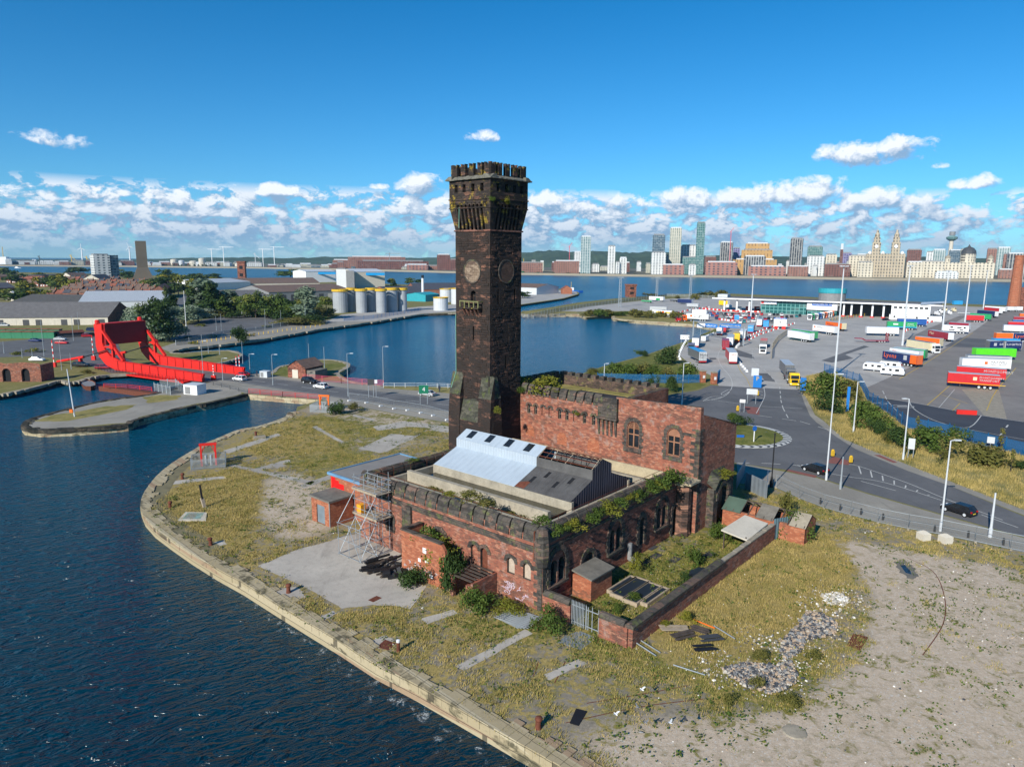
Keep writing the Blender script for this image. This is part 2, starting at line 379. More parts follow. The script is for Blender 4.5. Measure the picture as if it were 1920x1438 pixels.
def facade(name,wall,win,fw,fh,ww=.6,wh=.55,rough=.6,var=.3,wrough=.15,frame=None):
 """windowed elevation as surface pattern for distant blocks: cells fw x fh metres"""
 m,t,b = principled(name,rough,0,.4); o = t.obj(); x,y,z = t.sep(o)
 u = t.m('DIVIDE',t.m('ADD',x,y),fw); v = t.m('DIVIDE',z,fh)
 fu = t.m('ABSOLUTE',t.m('SUBTRACT',t.m('FRACT',u),.5)); fv = t.m('ABSOLUTE',t.m('SUBTRACT',t.m('FRACT',v),.5))
 mk = t.m('MULTIPLY',t.m('LESS_THAN',fu,ww/2),t.m('LESS_THAN',fv,wh/2))
 nz = t.sep(t.n('ShaderNodeNewGeometry').outputs['Normal'])[2]
 mk = t.m('MULTIPLY',mk,t.m('LESS_THAN',t.m('ABSOLUTE',nz),.3))
 cell = t.sep(t.vor(t.xyz(t.m('FLOOR',u),t.m('FLOOR',v),.5),1.0))[0]
 wc = t.mix(t.m('MULTIPLY',t.ramp(cell,.55,1.),var),win,(.5,.52,.5))
 n = t.noise(o,.06,4)
 wl = t.mix(t.ramp(n,.35,.65),tuple(k*.88 for k in wall),tuple(min(1,k*1.08) for k in wall))
 t.put(b.inputs['Base Color'],t.mix(mk,wl,wc)); t.put(b.inputs['Roughness'],t.ramp(mk,0,1,rough,wrough)); return m
# ---- foliage
def leafm(name,a,bcol,c):
 m,t,b = principled(name,.75,0,.2); inf = t.n('ShaderNodeObjectInfo').outputs['Random']; o = t.obj()
 n = t.noise(o,.9,4,.7); n2 = t.vor(o,3.0)
 col = t.mix(t.ramp(n,.3,.7),a,bcol); col = t.mix(t.ramp(t.sep(n2)[0],.7,1.),col,c)
 col = t.mix(t.m('MULTIPLY',inf,.35),col,tuple(k*.7 for k in a)); t.put(b.inputs['Base Color'],col)
 tr = t.n('ShaderNodeBsdfTranslucent'); t.put(tr.inputs[0],col); mx = t.n('ShaderNodeMixShader'); mx.inputs[0].default_value = .25
 m.node_tree.links.new(b.outputs[0],mx.inputs[1]); m.node_tree.links.new(tr.outputs[0],mx.inputs[2])
 m.node_tree.links.new(mx.outputs[0],m.node_tree.nodes['Material Output'].inputs[0]); return m
m_leaf = leafm('green foliage',(.055,.10,.018),(.12,.17,.03),(.22,.23,.05))
m_leafdk = leafm('dark foliage',(.028,.06,.014),(.06,.10,.025),(.10,.13,.035))
m_leafsilver = leafm('silvery foliage',(.11,.16,.10),(.22,.28,.19),(.32,.36,.26))
m_leafolive = leafm('olive foliage',(.10,.105,.025),(.20,.185,.045),(.30,.25,.08))
m_leafyel = leafm('yellow green foliage',(.13,.15,.02),(.24,.23,.03),(.38,.30,.03))
m_bark = plain('bark',(.07,.055,.042),.95,var=.3,sc=3)
def grassm(name,a,b_,c):
 m,t,b = principled(name,.9,0,.1); o = t.pos(); n = t.noise(o,.35,5,.7); n2 = t.noise(o,4.0,3,.7)
 col = t.mix(t.ramp(n,.36,.62),a,b_); col = t.mix(t.ramp(n2,.5,.72),col,c); t.put(b.inputs['Base Color'],col); return m
m_straw = grassm('dry grass',(.26,.21,.065),(.46,.35,.135),(.15,.145,.035))
m_gweed = grassm('green weeds',(.12,.145,.03),(.21,.21,.05),(.32,.27,.08))
# ---- ground sheets
def groundmix(name):
 m,t,b = principled(name,.95,0,.1); p = t.pos()
 at = t.n('ShaderNodeAttribute'); at.attribute_name = 'mask'; r,g,bl = t.sep(at.outputs['Color'])
 nb = t.noise(p,.30,7,.68,.5); nf = t.noise(p,2.2,6,.72); ng = t.noise(p,8.5,4,.75); nv = t.vor(p,3.4,'Distance')
 nm = t.noise(p,.85,5,.7,.8)
 pb = t.sep(t.vor(p,9.0,'Color'))[0]
 gravel = t.mix(t.ramp(nf,.3,.7),(.40,.32,.235),(.58,.48,.37)); gravel = t.mix(t.m('MULTIPLY',t.ramp(ng,.52,.68),.55),gravel,(.15,.13,.10)); gravel = t.mix(t.ramp(pb,.88,1.),gravel,(.52,.49,.44))
 gravel = t.mix(t.m('MULTIPLY',t.ramp(nm,.50,.68),.6),gravel,(.20,.165,.085))
 straw = t.mix(t.ramp(nf,.32,.68),(.21,.17,.055),(.43,.325,.13)); straw = t.mix(t.m('MULTIPLY',t.ramp(ng,.5,.7),.7),straw,(.09,.085,.022))
 green = t.mix(t.ramp(nf,.3,.7),(.10,.105,.022),(.21,.195,.05)); green = t.mix(t.m('MULTIPLY',t.ramp(ng,.5,.7),.6),green,(.19,.165,.06))
 dirt = t.mix(t.ramp(nf,.3,.7),(.17,.15,.115),(.30,.265,.21)); col = t.mix(t.ramp(t.m('ADD',bl,t.m('MULTIPLY',t.m('SUBTRACT',nm,.5),.8)),.2,.6),dirt,gravel)
 wob = t.m('ADD',t.m('MULTIPLY',t.m('SUBTRACT',nf,.5),1.1),t.m('MULTIPLY',t.m('SUBTRACT',nm,.5),1.7))
 wobb = t.m('ADD',wob,t.m('MULTIPLY',t.m('SUBTRACT',nb,.5),1.6))
 col = t.mix(t.ramp(t.m('ADD',g,wobb),.38,.62),col,green)
 col = t.mix(t.ramp(t.m('ADD',r,wob),.42,.62),col,straw)
 t.put(b.inputs['Base Color'],col); bump(t,b,t.m('ADD',nf,t.m('MULTIPLY',ng,.7)),.5,.07); return m
m_yard = groundmix('yard ground')
def asphalt(name,a,b_,crack=.3,patch=None):
 m,t,b = principled(name,.88,0,.2); p = t.pos(); nb = t.noise(p,.08,5,.6,.8); nf = t.noise(p,1.5,5,.7); ng = t.noise(p,9.0,3,.7)
 col = t.mix(t.ramp(nb,.35,.65),a,b_); col = t.mix(t.m('MULTIPLY',t.ramp(nf,.5,.75),crack),col,tuple(k*.6 for k in a)); col = t.mix(t.m('MULTIPLY',t.ramp(ng,.5,.7),.25),col,tuple(k*1.5 for k in b_))
 st = t.noise(t.vm('MULTIPLY',p,(.9,.12,1.)),1.0,5,.7); col = t.mix(t.m('MULTIPLY',t.ramp(st,.55,.7),.3),col,tuple(k*.5 for k in a))
 t.put(b.inputs['Base Color'],col); return m
m_road = asphalt('asphalt',(.10,.102,.107),(.145,.146,.15))
m_roaddk = asphalt('fresh asphalt',(.045,.05,.062),(.06,.066,.08),.2)
m_lot = asphalt('pale lorry park concrete',(.32,.31,.295),(.42,.405,.38),.35)
m_lot2 = asphalt('brown grey tarmac',(.185,.17,.16),(.24,.222,.205),.3)
m_pave = asphalt('pavement',(.23,.215,.185),(.31,.29,.25),.3)
m_slab = asphalt('old concrete slab',(.31,.285,.25),(.47,.435,.38),.45)
m_land = grassm('open ground',(.15,.15,.05),(.24,.21,.09),(.11,.12,.035))
m_turf = grassm('verge grass',(.075,.10,.02),(.17,.17,.045),(.22,.20,.06))
m_verge = grassm('dry verge',(.17,.16,.05),(.33,.27,.11),(.12,.13,.035))
m_paint = plain('road paint',(.50,.50,.47),.7,var=.12,sc=2,dirt=.35)
m_paintY = plain('yellow road paint',(.50,.34,.05),.7,var=.15,sc=2,dirt=.3)
m_redtac = plain('red tactile paving',(.22,.085,.07),.9)
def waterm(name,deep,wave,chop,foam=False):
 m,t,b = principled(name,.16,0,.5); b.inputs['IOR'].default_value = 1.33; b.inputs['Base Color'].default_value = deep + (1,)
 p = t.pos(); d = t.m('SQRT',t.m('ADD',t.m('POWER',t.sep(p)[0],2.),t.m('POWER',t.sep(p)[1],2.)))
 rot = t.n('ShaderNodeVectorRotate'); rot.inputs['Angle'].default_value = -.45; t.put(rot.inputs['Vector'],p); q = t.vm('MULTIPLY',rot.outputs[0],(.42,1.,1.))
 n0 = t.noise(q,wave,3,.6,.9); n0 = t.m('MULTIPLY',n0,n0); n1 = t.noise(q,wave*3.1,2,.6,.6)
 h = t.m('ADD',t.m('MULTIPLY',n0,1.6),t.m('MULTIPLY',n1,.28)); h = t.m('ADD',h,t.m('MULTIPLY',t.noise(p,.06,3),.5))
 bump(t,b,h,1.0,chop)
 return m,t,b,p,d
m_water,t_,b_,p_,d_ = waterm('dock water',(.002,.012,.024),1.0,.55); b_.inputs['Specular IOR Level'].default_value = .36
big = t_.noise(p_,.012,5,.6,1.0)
t_.put(b_.inputs['Base Color'],t_.mix(t_.ramp(d_,45,120),(.0003,.020,.038),t_.mix(t_.ramp(d_,120,280),(.001,.048,.080),t_.mix(t_.ramp(big,.35,.65),(.0,.085,.175),(.001,.11,.215)))))  # base colour turns bluer with distance: reflected sky painted into the water
m_river,t_,b_,p_,d_ = waterm('river water',(.02,.06,.09),.12,1.2)
big = t_.noise(t_.vm('MULTIPLY',p_,(.3,1.,1.)),.006,5,.6,.6)
t_.put(b_.inputs['Base Color'],t_.mix(t_.ramp(big,.38,.62),(.012,.075,.12),(.03,.11,.16))); b_.inputs['Roughness'].default_value = .3
# ---------------------------------------------------------------- water, land, roads
WZ = -1.4
SLABS = []
def sheet(name,pts,mat,z,kind='structure'):
 mb = MB(); n = len(pts); mb.add([(p[0],p[1],z) for p in pts],[tuple(range(n))]);
 if name in ('concrete_slab','paving_slab'): SLABS.append([tuple(p[:2]) for p in pts])
 a = sum(pts[i][0]*pts[(i+1)%n][1]-pts[(i+1)%n][0]*pts[i][1] for i in range(n))
 if a < 0: mb.f[0] = mb.f[0][::-1]
 return tag(mb.build(name,mat),kind=kind)
wl = [Vector((-900,0,0)),Vector((-900,640,0))] + PP((0,530),(500,533),(860,546),(1000,556),(1100,566),(1200,562),(1500,570),(1763,577),(1920,585)) + [Vector((800,500,0)),Vector((800,0,0))]
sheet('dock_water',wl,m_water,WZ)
sheet('river_water',[Vector((-9000,300,0)),Vector((9000,300,0)),Vector((9000,9000,0)),Vector((-9000,9000,0))],m_river,WZ - .06)
sheet('sea_bed',[Vector((-12000,-3000,0)),Vector((12000,-3000,0)),Vector((12000,12000,0)),Vector((-12000,12000,0))],m_dgrey,-9)
near_q = [(1130,1484),(1050,1437),(985,1400),(900,1352),(785,1287),(705,1246),(639,1204),(572,1164),(506,1124),(456,1093),(406,1066),(360,1038),(323,1013),(290,989),(271,968),(264,950),(268,931),(279,912),(297,891),(322,870),(354,850),(385,832),(410,822),(435,811),(454,805),(479,801),(510,792),(535,782),(540,775),(555,772)]
inlet = [(557,763),(600,750),(465,739)]
finger = [(385,758),(366,761),(262,786),(240,796),(150,804),(75,807),(45,803),(40,797),(55,786),(100,773),(180,754),(230,746),(290,738),(340,725),(388,716)]
back = [(437,699),(480,702),(504,700),(522,688),(540,684),(587,676),(608,674),(634,676),(654,681),(656,686),(652,691),(636,700),(655,714),(719,723),(860,726),(1000,716),(1090,701),(1130,687),(1212,665),(1240,655),(1291,638),(1342,616),(1325,613),(1305,609),(1192,602),(1149,597),(1146,592),(1097,595),(1085,590),(980,590),(975,585),(1000,581),(1040,575),(1086,567),(1140,561),(1212,555),(1330,549),(1500,556),(1763,568),(1893,573),(1960,578)]
LA = PP(*near_q) + PP(*inlet) + PP(*finger) + PP(*back)
LA = LA + [Vector((700,520,0)),Vector((700,6,0)),Vector((60,6,0))]
def land(name,pts,mat_top,mat_side,z=0.0):
 mb = MB(); mb.prism([(p[0],p[1]) for p in pts],-6,z,0,1); return struct(name,mb,[mat_side,mat_top])
land('land',LA,m_land,m_quay)
lb = [(-60,752),(0,739),(37,731),(83,720),(104,714),(118,713),(135,716),(154,711),(167,707),(206,702),(290,697),(330,691),(400,682),(429,676),(446,669),(447,663),(427,658),(390,659),(340,663),(318,661),(350,652),(477,638),(597,617),(700,603),(791,589),(857,587),(930,583),(958,577),(975,572),(1057,560),(1085,552),(1086,549),(1079,545),(1055,542),(1020,540),(960,541),(860,537),(740,533),(600,528),(450,522),(300,517),(120,512),(0,510),(-60,509)]
LB = PP(*lb); LB = [Vector((-420,140,0))] + LB + [Vector((-1500,800,0)),Vector((-900,100,0))]
land('north_land',LB,m_land,m_quaydk)
# far shore of the river
fs = [(-300,497),(0,499.5),(250,501),(500,504),(640,507),(800,511),(975,515.5),(1200,519),(1410,521.5),(1640,526),(1920,529),(2300,533)]
FS = [G(x,y,WZ) for x,y in fs]
m_farland = plain('far land',(.13,.125,.09),.95,var=.4,sc=.01,world=True)
land('far_land',FS + [Vector((5200,1500,0)),Vector((6000,4600,0)),Vector((0,5600,0)),Vector((-6000,6000,0))],m_farland,m_conc,3.0)
def far_at(x,D): return AT(x,500,D)
# low wooded hills on the skyline
def hills(name,pts,mat,depth=500,seed=1):
 r = random.Random(seed); mb = MB(); P = smooth_path([AT(x,y,D) for x,y,D in pts],8); n = len(P)
 vs = []
 for i,p in enumerate(P):
  j = r.uniform(-2.5,3.5); vs += [(p[0],p[1]-depth,2.),(p[0],p[1]-depth*.35,3+(p[2]-3)*.8+j),(p[0],p[1],p[2]+r.uniform(-2,3)),(p[0],p[1]+depth,2.)]
 fs_ = []
 for i in range(n-1):
  for k in range(3): a = i*4+k; fs_.append((a,a+4,a+5,a+1))
 mb.add(vs,fs_); return struct(name,mb,mat)
m_hill = plain('wooded hill',(.055,.085,.05),.95,var=.35,sc=.012,world=True)
hills('hill',[(930,480,3600),(985,474,3400),(1030,470,3300),(1080,473,3300),(1130,471,3200),(1180,474,3200),(1230,472,3200),(1300,478,3200),(1420,480,3200),(1560,482,3200),(1700,482,3200),(1840,484,3000),(2000,486,3000)],m_hill,600,2)
hills('hill',[(-120,488,3900),(50,487,3900),(200,488,4000),(330,485,4000),(450,483,4000),(560,484,3900),(620,482,3900),(740,484,3800),(860,482,3700),(960,480,3600)],m_hill,500,3)
# quay copings: individual blocks along the edge
def coping(path,w,h,mat,step=1.6,seed=1,inset=0.0,face=.0):
 r = random.Random(seed); mb = MB(); pts = smooth_path(path,5); L = 0; prev = pts[0]; run = []
 for i in range(len(pts)-1):
  a,b = Vector(pts[i][:2]),Vector(pts[i+1][:2]); d = b-a; n = max(1,round(d.length/step)); dn = d.normalized(); nx = Vector((dn.y,-dn.x))
  for k in range(n):
   p = a+d*(k/n)+dn*.012; q = a+d*((k+1)/n)-dn*.012; ww = w*r.choice((.85,1.0,1.15,1.5))*r.uniform(.92,1.1); hh = h+r.uniform(-.02,.02); out = .05+r.uniform(-.02,.03)
   mb.prism([tuple(p-nx*out),tuple(q-nx*out),tuple(q+nx*ww),tuple(p+nx*ww)],-.62,hh,0)
 return mb
mb = coping([Vector(p) for p in PP(*near_q)],1.25,.13,m_quay,1.5,3)
struct('quay_edge',mb,m_quay)
mb = coping(PP(*([(600,750),(465,739)][1:] + finger)),1.1,.12,m_quay,2.2,4); struct('quay_edge',mb,m_quaydk)
mb = coping(PP(*back[1:14]),1.0,.1,m_quaydk,2.5,5); struct('quay_edge',mb,m_conc)
mb = coping(PP(*lb[1:22])[::1],1.0,.1,m_quaydk,2.5,6); struct('quay_edge',mb,m_conc)
mb = coping(PP(*lb[20:26]),1.6,.2,m_conc,4,6); struct('quay_edge',mb,m_conc)
mb = coping(PP(*back[22:30]),1.5,.25,m_quay,4,7); struct('quay_edge',mb,m_quay)
# yard ground as a fine sheet carrying its own cover of gravel, straw and green
yard_px = near_q + [(600,752),(650,760),(848,795)]
YP = PP(*yard_px) + [LW(52,34),LW(46,-1)] + PP((1385,906),(1455,916),(1545,953),(1594,967),(1702,991),(1828,1017),(1920,1036),(2100,1085)) + [Vector((90,40,0)),Vector((80,8,0)),Vector((20,8,0))]
YP2 = [(p[0],p[1]) for p in YP]
straw = [([(430,838),(470,812),(545,790),(610,795),(650,830),(570,855),(480,855)],.75),([(295,925),(350,905),(430,880),(490,880),(500,930),(470,985),(430,1010),(360,1000),(320,975),(300,950)],.95),
([(370,1000),(470,1000),(500,1050),(450,1085),(400,1060)],.7),([(1240,1215),(1290,1130),(1370,1060),(1430,1018),(1500,1000),(1590,1005),(1605,1060),(1560,1120),(1500,1180),(1420,1190),(1350,1230),(1290,1250)],1.05),
([(630,1150),(760,1135),(870,1140),(990,1200),(930,1245),(830,1290),(740,1250),(650,1190)],.55),([(560,870),(640,850),(680,870),(600,890)],.5),([(860,1300),(1000,1230),(1090,1260),(1050,1330),(940,1380)],.45),
([(560,930),(650,990),(600,1020),(520,990)],.5),([(1620,1000),(1780,1010),(1920,1060),(1920,1090),(1760,1050),(1620,1020)],.55)]
greens = [([(540,790),(640,770),(720,765),(850,770),(850,800),(760,830),(700,850),(640,880),(600,900),(540,870),(620,820)],.75),([(870,1160),(1010,1150),(1060,1180),(1000,1210),(880,1200)],.9),([(1100,1190),(1190,1220),(1260,1230),(1400,1230),(1520,1190),(1560,1150),(1540,1230),(1500,1290),(1540,1330),(1420,1330),(1330,1310),(1290,1260),(1180,1260),(1080,1230)],.85),
([(1440,1020),(1500,1000),(1560,960),(1450,920),(1470,960)],.8),([(640,1140),(760,1130),(880,1150),(960,1170),(800,1200),(640,1180)],.6),([(1000,1250),(1180,1250),(1260,1300),(1100,1330),(980,1300)],.55),([(700,750),(850,765),(850,790),(780,790),(680,765)],.7),([(280,900),(300,880),(420,850),(430,870),(300,905)],.3)]
bare = [([(1560,1010),(1920,1070),(1980,1500),(1200,1500),(1120,1400),(1300,1350),(1500,1330),(1620,1230),(1640,1120),(1600,1060)],1.0),([(560,770),(640,752),(800,770),(840,800),(700,800)],.55),([(490,900),(560,880),(640,930),(620,1000),(520,1020),(480,960)],.7),([(600,830),(700,820),(840,825),(700,850)],.5),([(1000,1400),(1100,1330),(1250,1330),(1250,1440),(1080,1440)],.35)]
def W2(L): return [([tuple(G(x,y)[:2]) for x,y in P],k) for P,k in L]
STRAW,GREEN,BARE = W2(straw),W2(greens),W2(bare)
yardin = [LW(.6,-9.5),LW(33,-9.5),LW(36,-.3),LW(.6,-.3)]; yardin = [tuple(p[:2]) for p in yardin]
def cover(x,y):
 r = .5; g = .43; b = 0.0
 for P,k in GREEN:
  if inpoly(x,y,P): g = max(g,k)
 for P,k in STRAW:
  if inpoly(x,y,P): r = max(r,k)
 for P,k in BARE:
  if inpoly(x,y,P): r *= 1-k*.8; g *= 1-k*.62; b = max(b,k)
 if inpoly(x,y,yardin): r,g = .35,.8
 return r,g,b
x0 = min(p[0] for p in YP2); x1 = max(p[0] for p in YP2); y0 = min(p[1] for p in YP2); y1 = max(p[1] for p in YP2)
st = .95; pts = [Vector(p) for p in YP2]; nb = len(pts)
yy = y0
while yy < y1:
 xx = x0
 while xx < x1:
  if inpoly(xx,yy,YP2): pts.append(Vector((xx,yy)))
  xx += st
 yy += st
vs,es,fs2,*_ = delaunay_2d_cdt(pts,[(i,(i+1) % nb) for i in range(nb)],[],2,1e-5)
me = bpy.data.meshes.new('yard_ground'); me.from_pydata([(v[0],v[1],.004) for v in vs],[],[tuple(f) for f in fs2 if inpoly(sum(vs[i][0] for i in f)/3,sum(vs[i][1] for i in f)/3,YP2)])
at = me.color_attributes.new('mask','FLOAT_COLOR','POINT'); cols = [cover(v[0],v[1]) for v in vs]
nbr = [[] for _ in vs]
for e in es: nbr[e[0]].append(e[1]); nbr[e[1]].append(e[0])
for _ in range(5): cols = [tuple((cols[i][k]*2+sum(cols[j][k] for j in nbr[i]))/(2+len(nbr[i])) for k in range(3)) for i in range(len(vs))]
flat = []
for c in cols: flat += [c[0],c[1],c[2],1.]
at.data.foreach_set('color',flat); me.materials.append(m_yard)
for p in me.polygons:
 if p.normal.z < 0: p.flip()
yo = bpy.data.objects.new('yard_ground',me); C.objects.link(yo); yo['kind'] = 'structure'
# slabs and paths lying in the yard
def rough(pts,amt=.18,k=4,seed=1):
 r = random.Random(seed); out = []
 n = len(pts)
 for i in range(n):
  a,b = pts[i],pts[(i+1) % n]
  for j in range(k): q = a+(b-a)*(j/k); out.append(Vector((q[0]+r.uniform(-amt,amt),q[1]+r.uniform(-amt,amt),0)))
 return out
sheet('concrete_slab',rough(PP((484,1061),(560,1029),(650,1005),(705,990),(762,1033),(760,1090),(800,1098),(770,1142),(745,1136),(700,1134),(640,1141),(628,1132),(560,1096)),.12),m_slab,.016)
sheet('concrete_slab',rough(PP((672,841),(735,813),(782,818),(718,850)),.2),m_slab,.012)
sheet('concrete_slab',rough(PP((762,822),(820,800),(850,806),(850,812),(800,806),(770,826)),.15),m_slab,.016)
for a in ([(428,873),(440,871),(590,903),(582,909)],[(560,910),(618,890),(622,897),(570,915)],[(580,1165),(625,1145),(632,1150),(592,1171)],[(855,1250),(985,1180),(997,1187),(870,1258)],[(790,1160),(850,1142),(858,1150),(800,1170)],[(585,801),(640,831),(645,828),(592,798)],[(660,780),(700,790),(702,786),(664,777)],
  [(505,870),(520,868),(538,872),(520,878)],[(300,905),(340,900),(420,893),(425,897),(345,906),(302,911)],[(690,1205),(720,1190),(740,1200),(712,1216)],[(1020,1265),(1085,1235),(1100,1243),(1030,1275)],[(375,1022),(420,1012),(425,1020),(385,1032)],[(500,1105),(560,1100),(575,1120),(530,1125)]):
 sheet('paving_slab',rough(PP(*a),.1,5,a[0][0]),m_slab,.018)
# curved stone apron inside the coping
ap = smooth_path([Vector(p) for p in PP(*near_q[10:22])],4); inn = []
for i,p in enumerate(ap):
 a = ap[max(0,i-1)]; b = ap[min(len(ap)-1,i+1)]; d = (b-a); d.normalize(); inn.append(p+Vector((d.y,-d.x,0))*3.3)
sheet('quay_apron',ap+inn[::-1],plain('mossy apron',(.17,.15,.085),.95,var=.25,sc=.5,dirt=.4,world=True),.022)
# steel rails sunk in the quay
for k,a in enumerate(([(700,1213),(760,1180),(763,1181),(704,1216)],[(1690,1440-220),(1720,1225),(1722,1228),(1694,1224)])): pass
# ---- carriageways
def strip_px(pts,w,mat,z,name='road_marking'):
 mb = MB(); mb.strip([G(x,y) for x,y in pts],w,z); return mb
sheet('pavement',PP((395,702),(437,697),(480,700),(569,711),(655,716),(719,724),(860,739),(1000,740),(1240,730),(1380,880),(1000,850),(848,794),(650,759),(600,749),(465,738),(400,724),(388,716)),m_pave,.008)
sheet('road',PP((270,688),(390,696),(440,701),(478,707),(569,716),(650,728),(843,748),(1000,752),(1100,757),(1225,745),(1309,732),(1334,722),(1348,723.5),(1500,731),(1508,755),(1519,780),(1531,792),(1568,819),(1604,842),(1642,858),(1700,882),(1784,912),(1920,968),(2100,1045),(2100,1075),(1920,1007),(1784,969),(1623,923),(1532,894),(1478,881),(1442,877),(1381,868),(1200,840),(1000,800),(843,772),(650,748),(569,736),(478,722),(400,710),(300,698),(262,690)),m_road,.014)
sheet('pavement',PP((1381,868),(1442,879),(1532,896),(1623,925),(1784,971),(1920,1009),(2100,1077),(2100,1085),(1920,1036),(1828,1016),(1702,990),(1594,966),(1545,952),(1455,915),(1385,906)),m_pave,.018)
sheet('pavement',PP((1500,731),(1508,755),(1519,780),(1531,792),(1568,819),(1604,842),(1642,858),(1700,882),(1784,912),(1920,966),(2100,1042),(2100,1030),(1920,956),(1765,896),(1655,853),(1584,824),(1563,806),(1545,790),(1528,778),(1515,752),(1506,731)),m_pave,.02)
# roundabout
RC = Vector((44.5,137,0)); RR = 10.3
mb = MB(); mb.lathe([(RR,.0),(RR,.06),(RR-1.6,.16)],40,RC,1,cap=False); mb.lathe([(RR-1.6,.1),(RR-1.6,.2),(RR-6,.45)],40,RC,0)
struct('roundabout',mb,[m_turf,m_paint])
mb = MB()
for i in range(16):
 a = -2.3+i*.17; T = Matrix.Translation(RC) @ Matrix.Rotation(a,4,'Z')
 mb.add([(RR-1.6,-.35,.168),(RR-.8,.3,.118),(RR-.05,-.35,.068),(RR-.05,.25,.068),(RR-.8,.9,.118),(RR-1.6,.25,.168)],[(0,1,4,5),(1,2,3,4)],0,T)
struct('chevron_markings',mb,m_dgrey)
sheet('verge',PP((1500,729),(1512,706),(1545,698),(1610,716),(1627,752),(1663,775),(1700,803),(1778,819),(1920,855),(2100,905),(2100,1030),(1920,956),(1765,896),(1655,853),(1584,824),(1560,804),(1545,788),(1528,776),(1515,750)),m_verge,.026)
sheet('grass_bank',PP((1000,722),(1097,702),(1130,688),(1212,667),(1240,657),(1291,640),(1342,618),(1346,621),(1290,645),(1265,660),(1262,672),(1280,700),(1300,715),(1325,720),(1309,729),(1237,740),(1100,745),(1000,742)),m_turf,.012)
sheet('grass_bank',PP((719,724),(860,727),(860,739),(790,733),(719,728)),m_verge,.012)
sheet('grass_bank',PP((1097,596),(1146,592),(1150,597),(1192,602),(1305,608),(1310,602),(1290,590),(1200,583),(1110,586)),m_verge,.012)
sheet('grass_bank',PP((508,700),(524,689),(545,686),(560,690),(560,702),(520,704)),m_turf,.01)
sheet('grass_bank',PP((592,692),(600,684),(640,681),(648,686),(630,690),(600,699)),m_turf,.01)
sheet('grass_bank',PP((325,676),(340,668),(390,664),(400,668),(370,674),(340,681)),m_turf,.01)
for a in ([(60,790),(100,778),(200,762),(260,758),(240,768),(120,790)],[(268,745),(300,740),(340,742),(330,750),(280,756)],[(980,583),(1080,584),(1084,588),(985,588)]):
 sheet('grass_patch',rough(PP(*a),.5,4),m_verge,.012)
# port and lorry park
sheet('lorry_park',PP((1348,724),(1336,705),(1302,690),(1276,668),(1270,655),(1292,643),(1345,618),(1326,610),(1306,605),(1290,590),(1200,583),(1110,584),(1042,585),(1100,575),(1212,563),(1330,556),(1500,560),(1763,572),(1920,580),(2100,588),(2300,700),(2100,830),(1920,800),(1840,779),(1705,754),(1620,741),(1600,716),(1545,700),(1512,706),(1500,731)),m_lot,.01)
sheet('lorry_park_tarmac',PP((1620,741),(1622,728),(1685,700),(1750,665),(1824,622),(1870,590),(1890,582),(1920,582),(2100,592),(2300,720),(2100,825),(1920,791),(1840,779),(1705,754)),m_lot2,.016)
sheet('lorry_park_tarmac',PP((1690,640),(1740,616),(1800,592),(1815,592),(1760,622),(1716,645)),m_lot2,.016)
sheet('service_road',PP((1620,742),(1705,754),(1840,779),(1920,791),(2100,825),(2100,905),(1920,852),(1778,817),(1700,801),(1663,773),(1627,750)),m_roaddk,.02)
sheet('concrete_strip',PP((1803,730),(1872,727),(1888,786),(1845,779)),m_conc,.021)
for a in ([(1770,650),(1900,655),(1920,640),(1800,633)],[(1560,680),(1600,672),(1585,665),(1630,650),(1620,648),(1540,676)],[(1365,640),(1395,642),(1393,650),(1372,652)],[(1380,655),(1410,665),(1415,673),(1385,668)],[(1420,700),(1440,700),(1455,716),(1435,714)],[(1330,671),(1342,671),(1344,674),(1331,675)],[(1515,707),(1560,690),(1590,700),(1560,706)],[(1850,700),(1890,690),(1900,700)]):
 sheet('tarmac_patch',PP(*a),m_road,.022)
# quay aprons and plots on the north side
sheet('quay_road',PP((318,660),(350,651),(477,637),(597,616),(700,602),(791,588),(785,580),(740,583),(690,592),(600,602),(470,618),(400,628),(330,642),(300,652)),m_pave,.012)
sheet('car_park',PP((310,640),(345,612),(380,600),(430,591),(520,593),(580,600),(590,604),(560,609),(430,625),(330,638)),m_road,.014)
sheet('road',PP((-60,672),(60,668),(140,676),(208,700),(290,695),(262,686),(230,668),(220,640),(190,622),(150,622),(60,636),(-60,646)),m_road,.014)
sheet('road',PP((318,612),(335,602),(366,552),(340,552),(318,585),(300,606)),m_road,.014)
sheet('tank_yard',PP((610,604),(640,590),(790,575),(870,570),(870,584),(791,588),(700,602)),m_lot,.015)
sheet('lock_side',PP((958,576),(975,571),(1057,559),(1083,551),(1080,546),(1050,544),(960,552)),m_lot,.01)
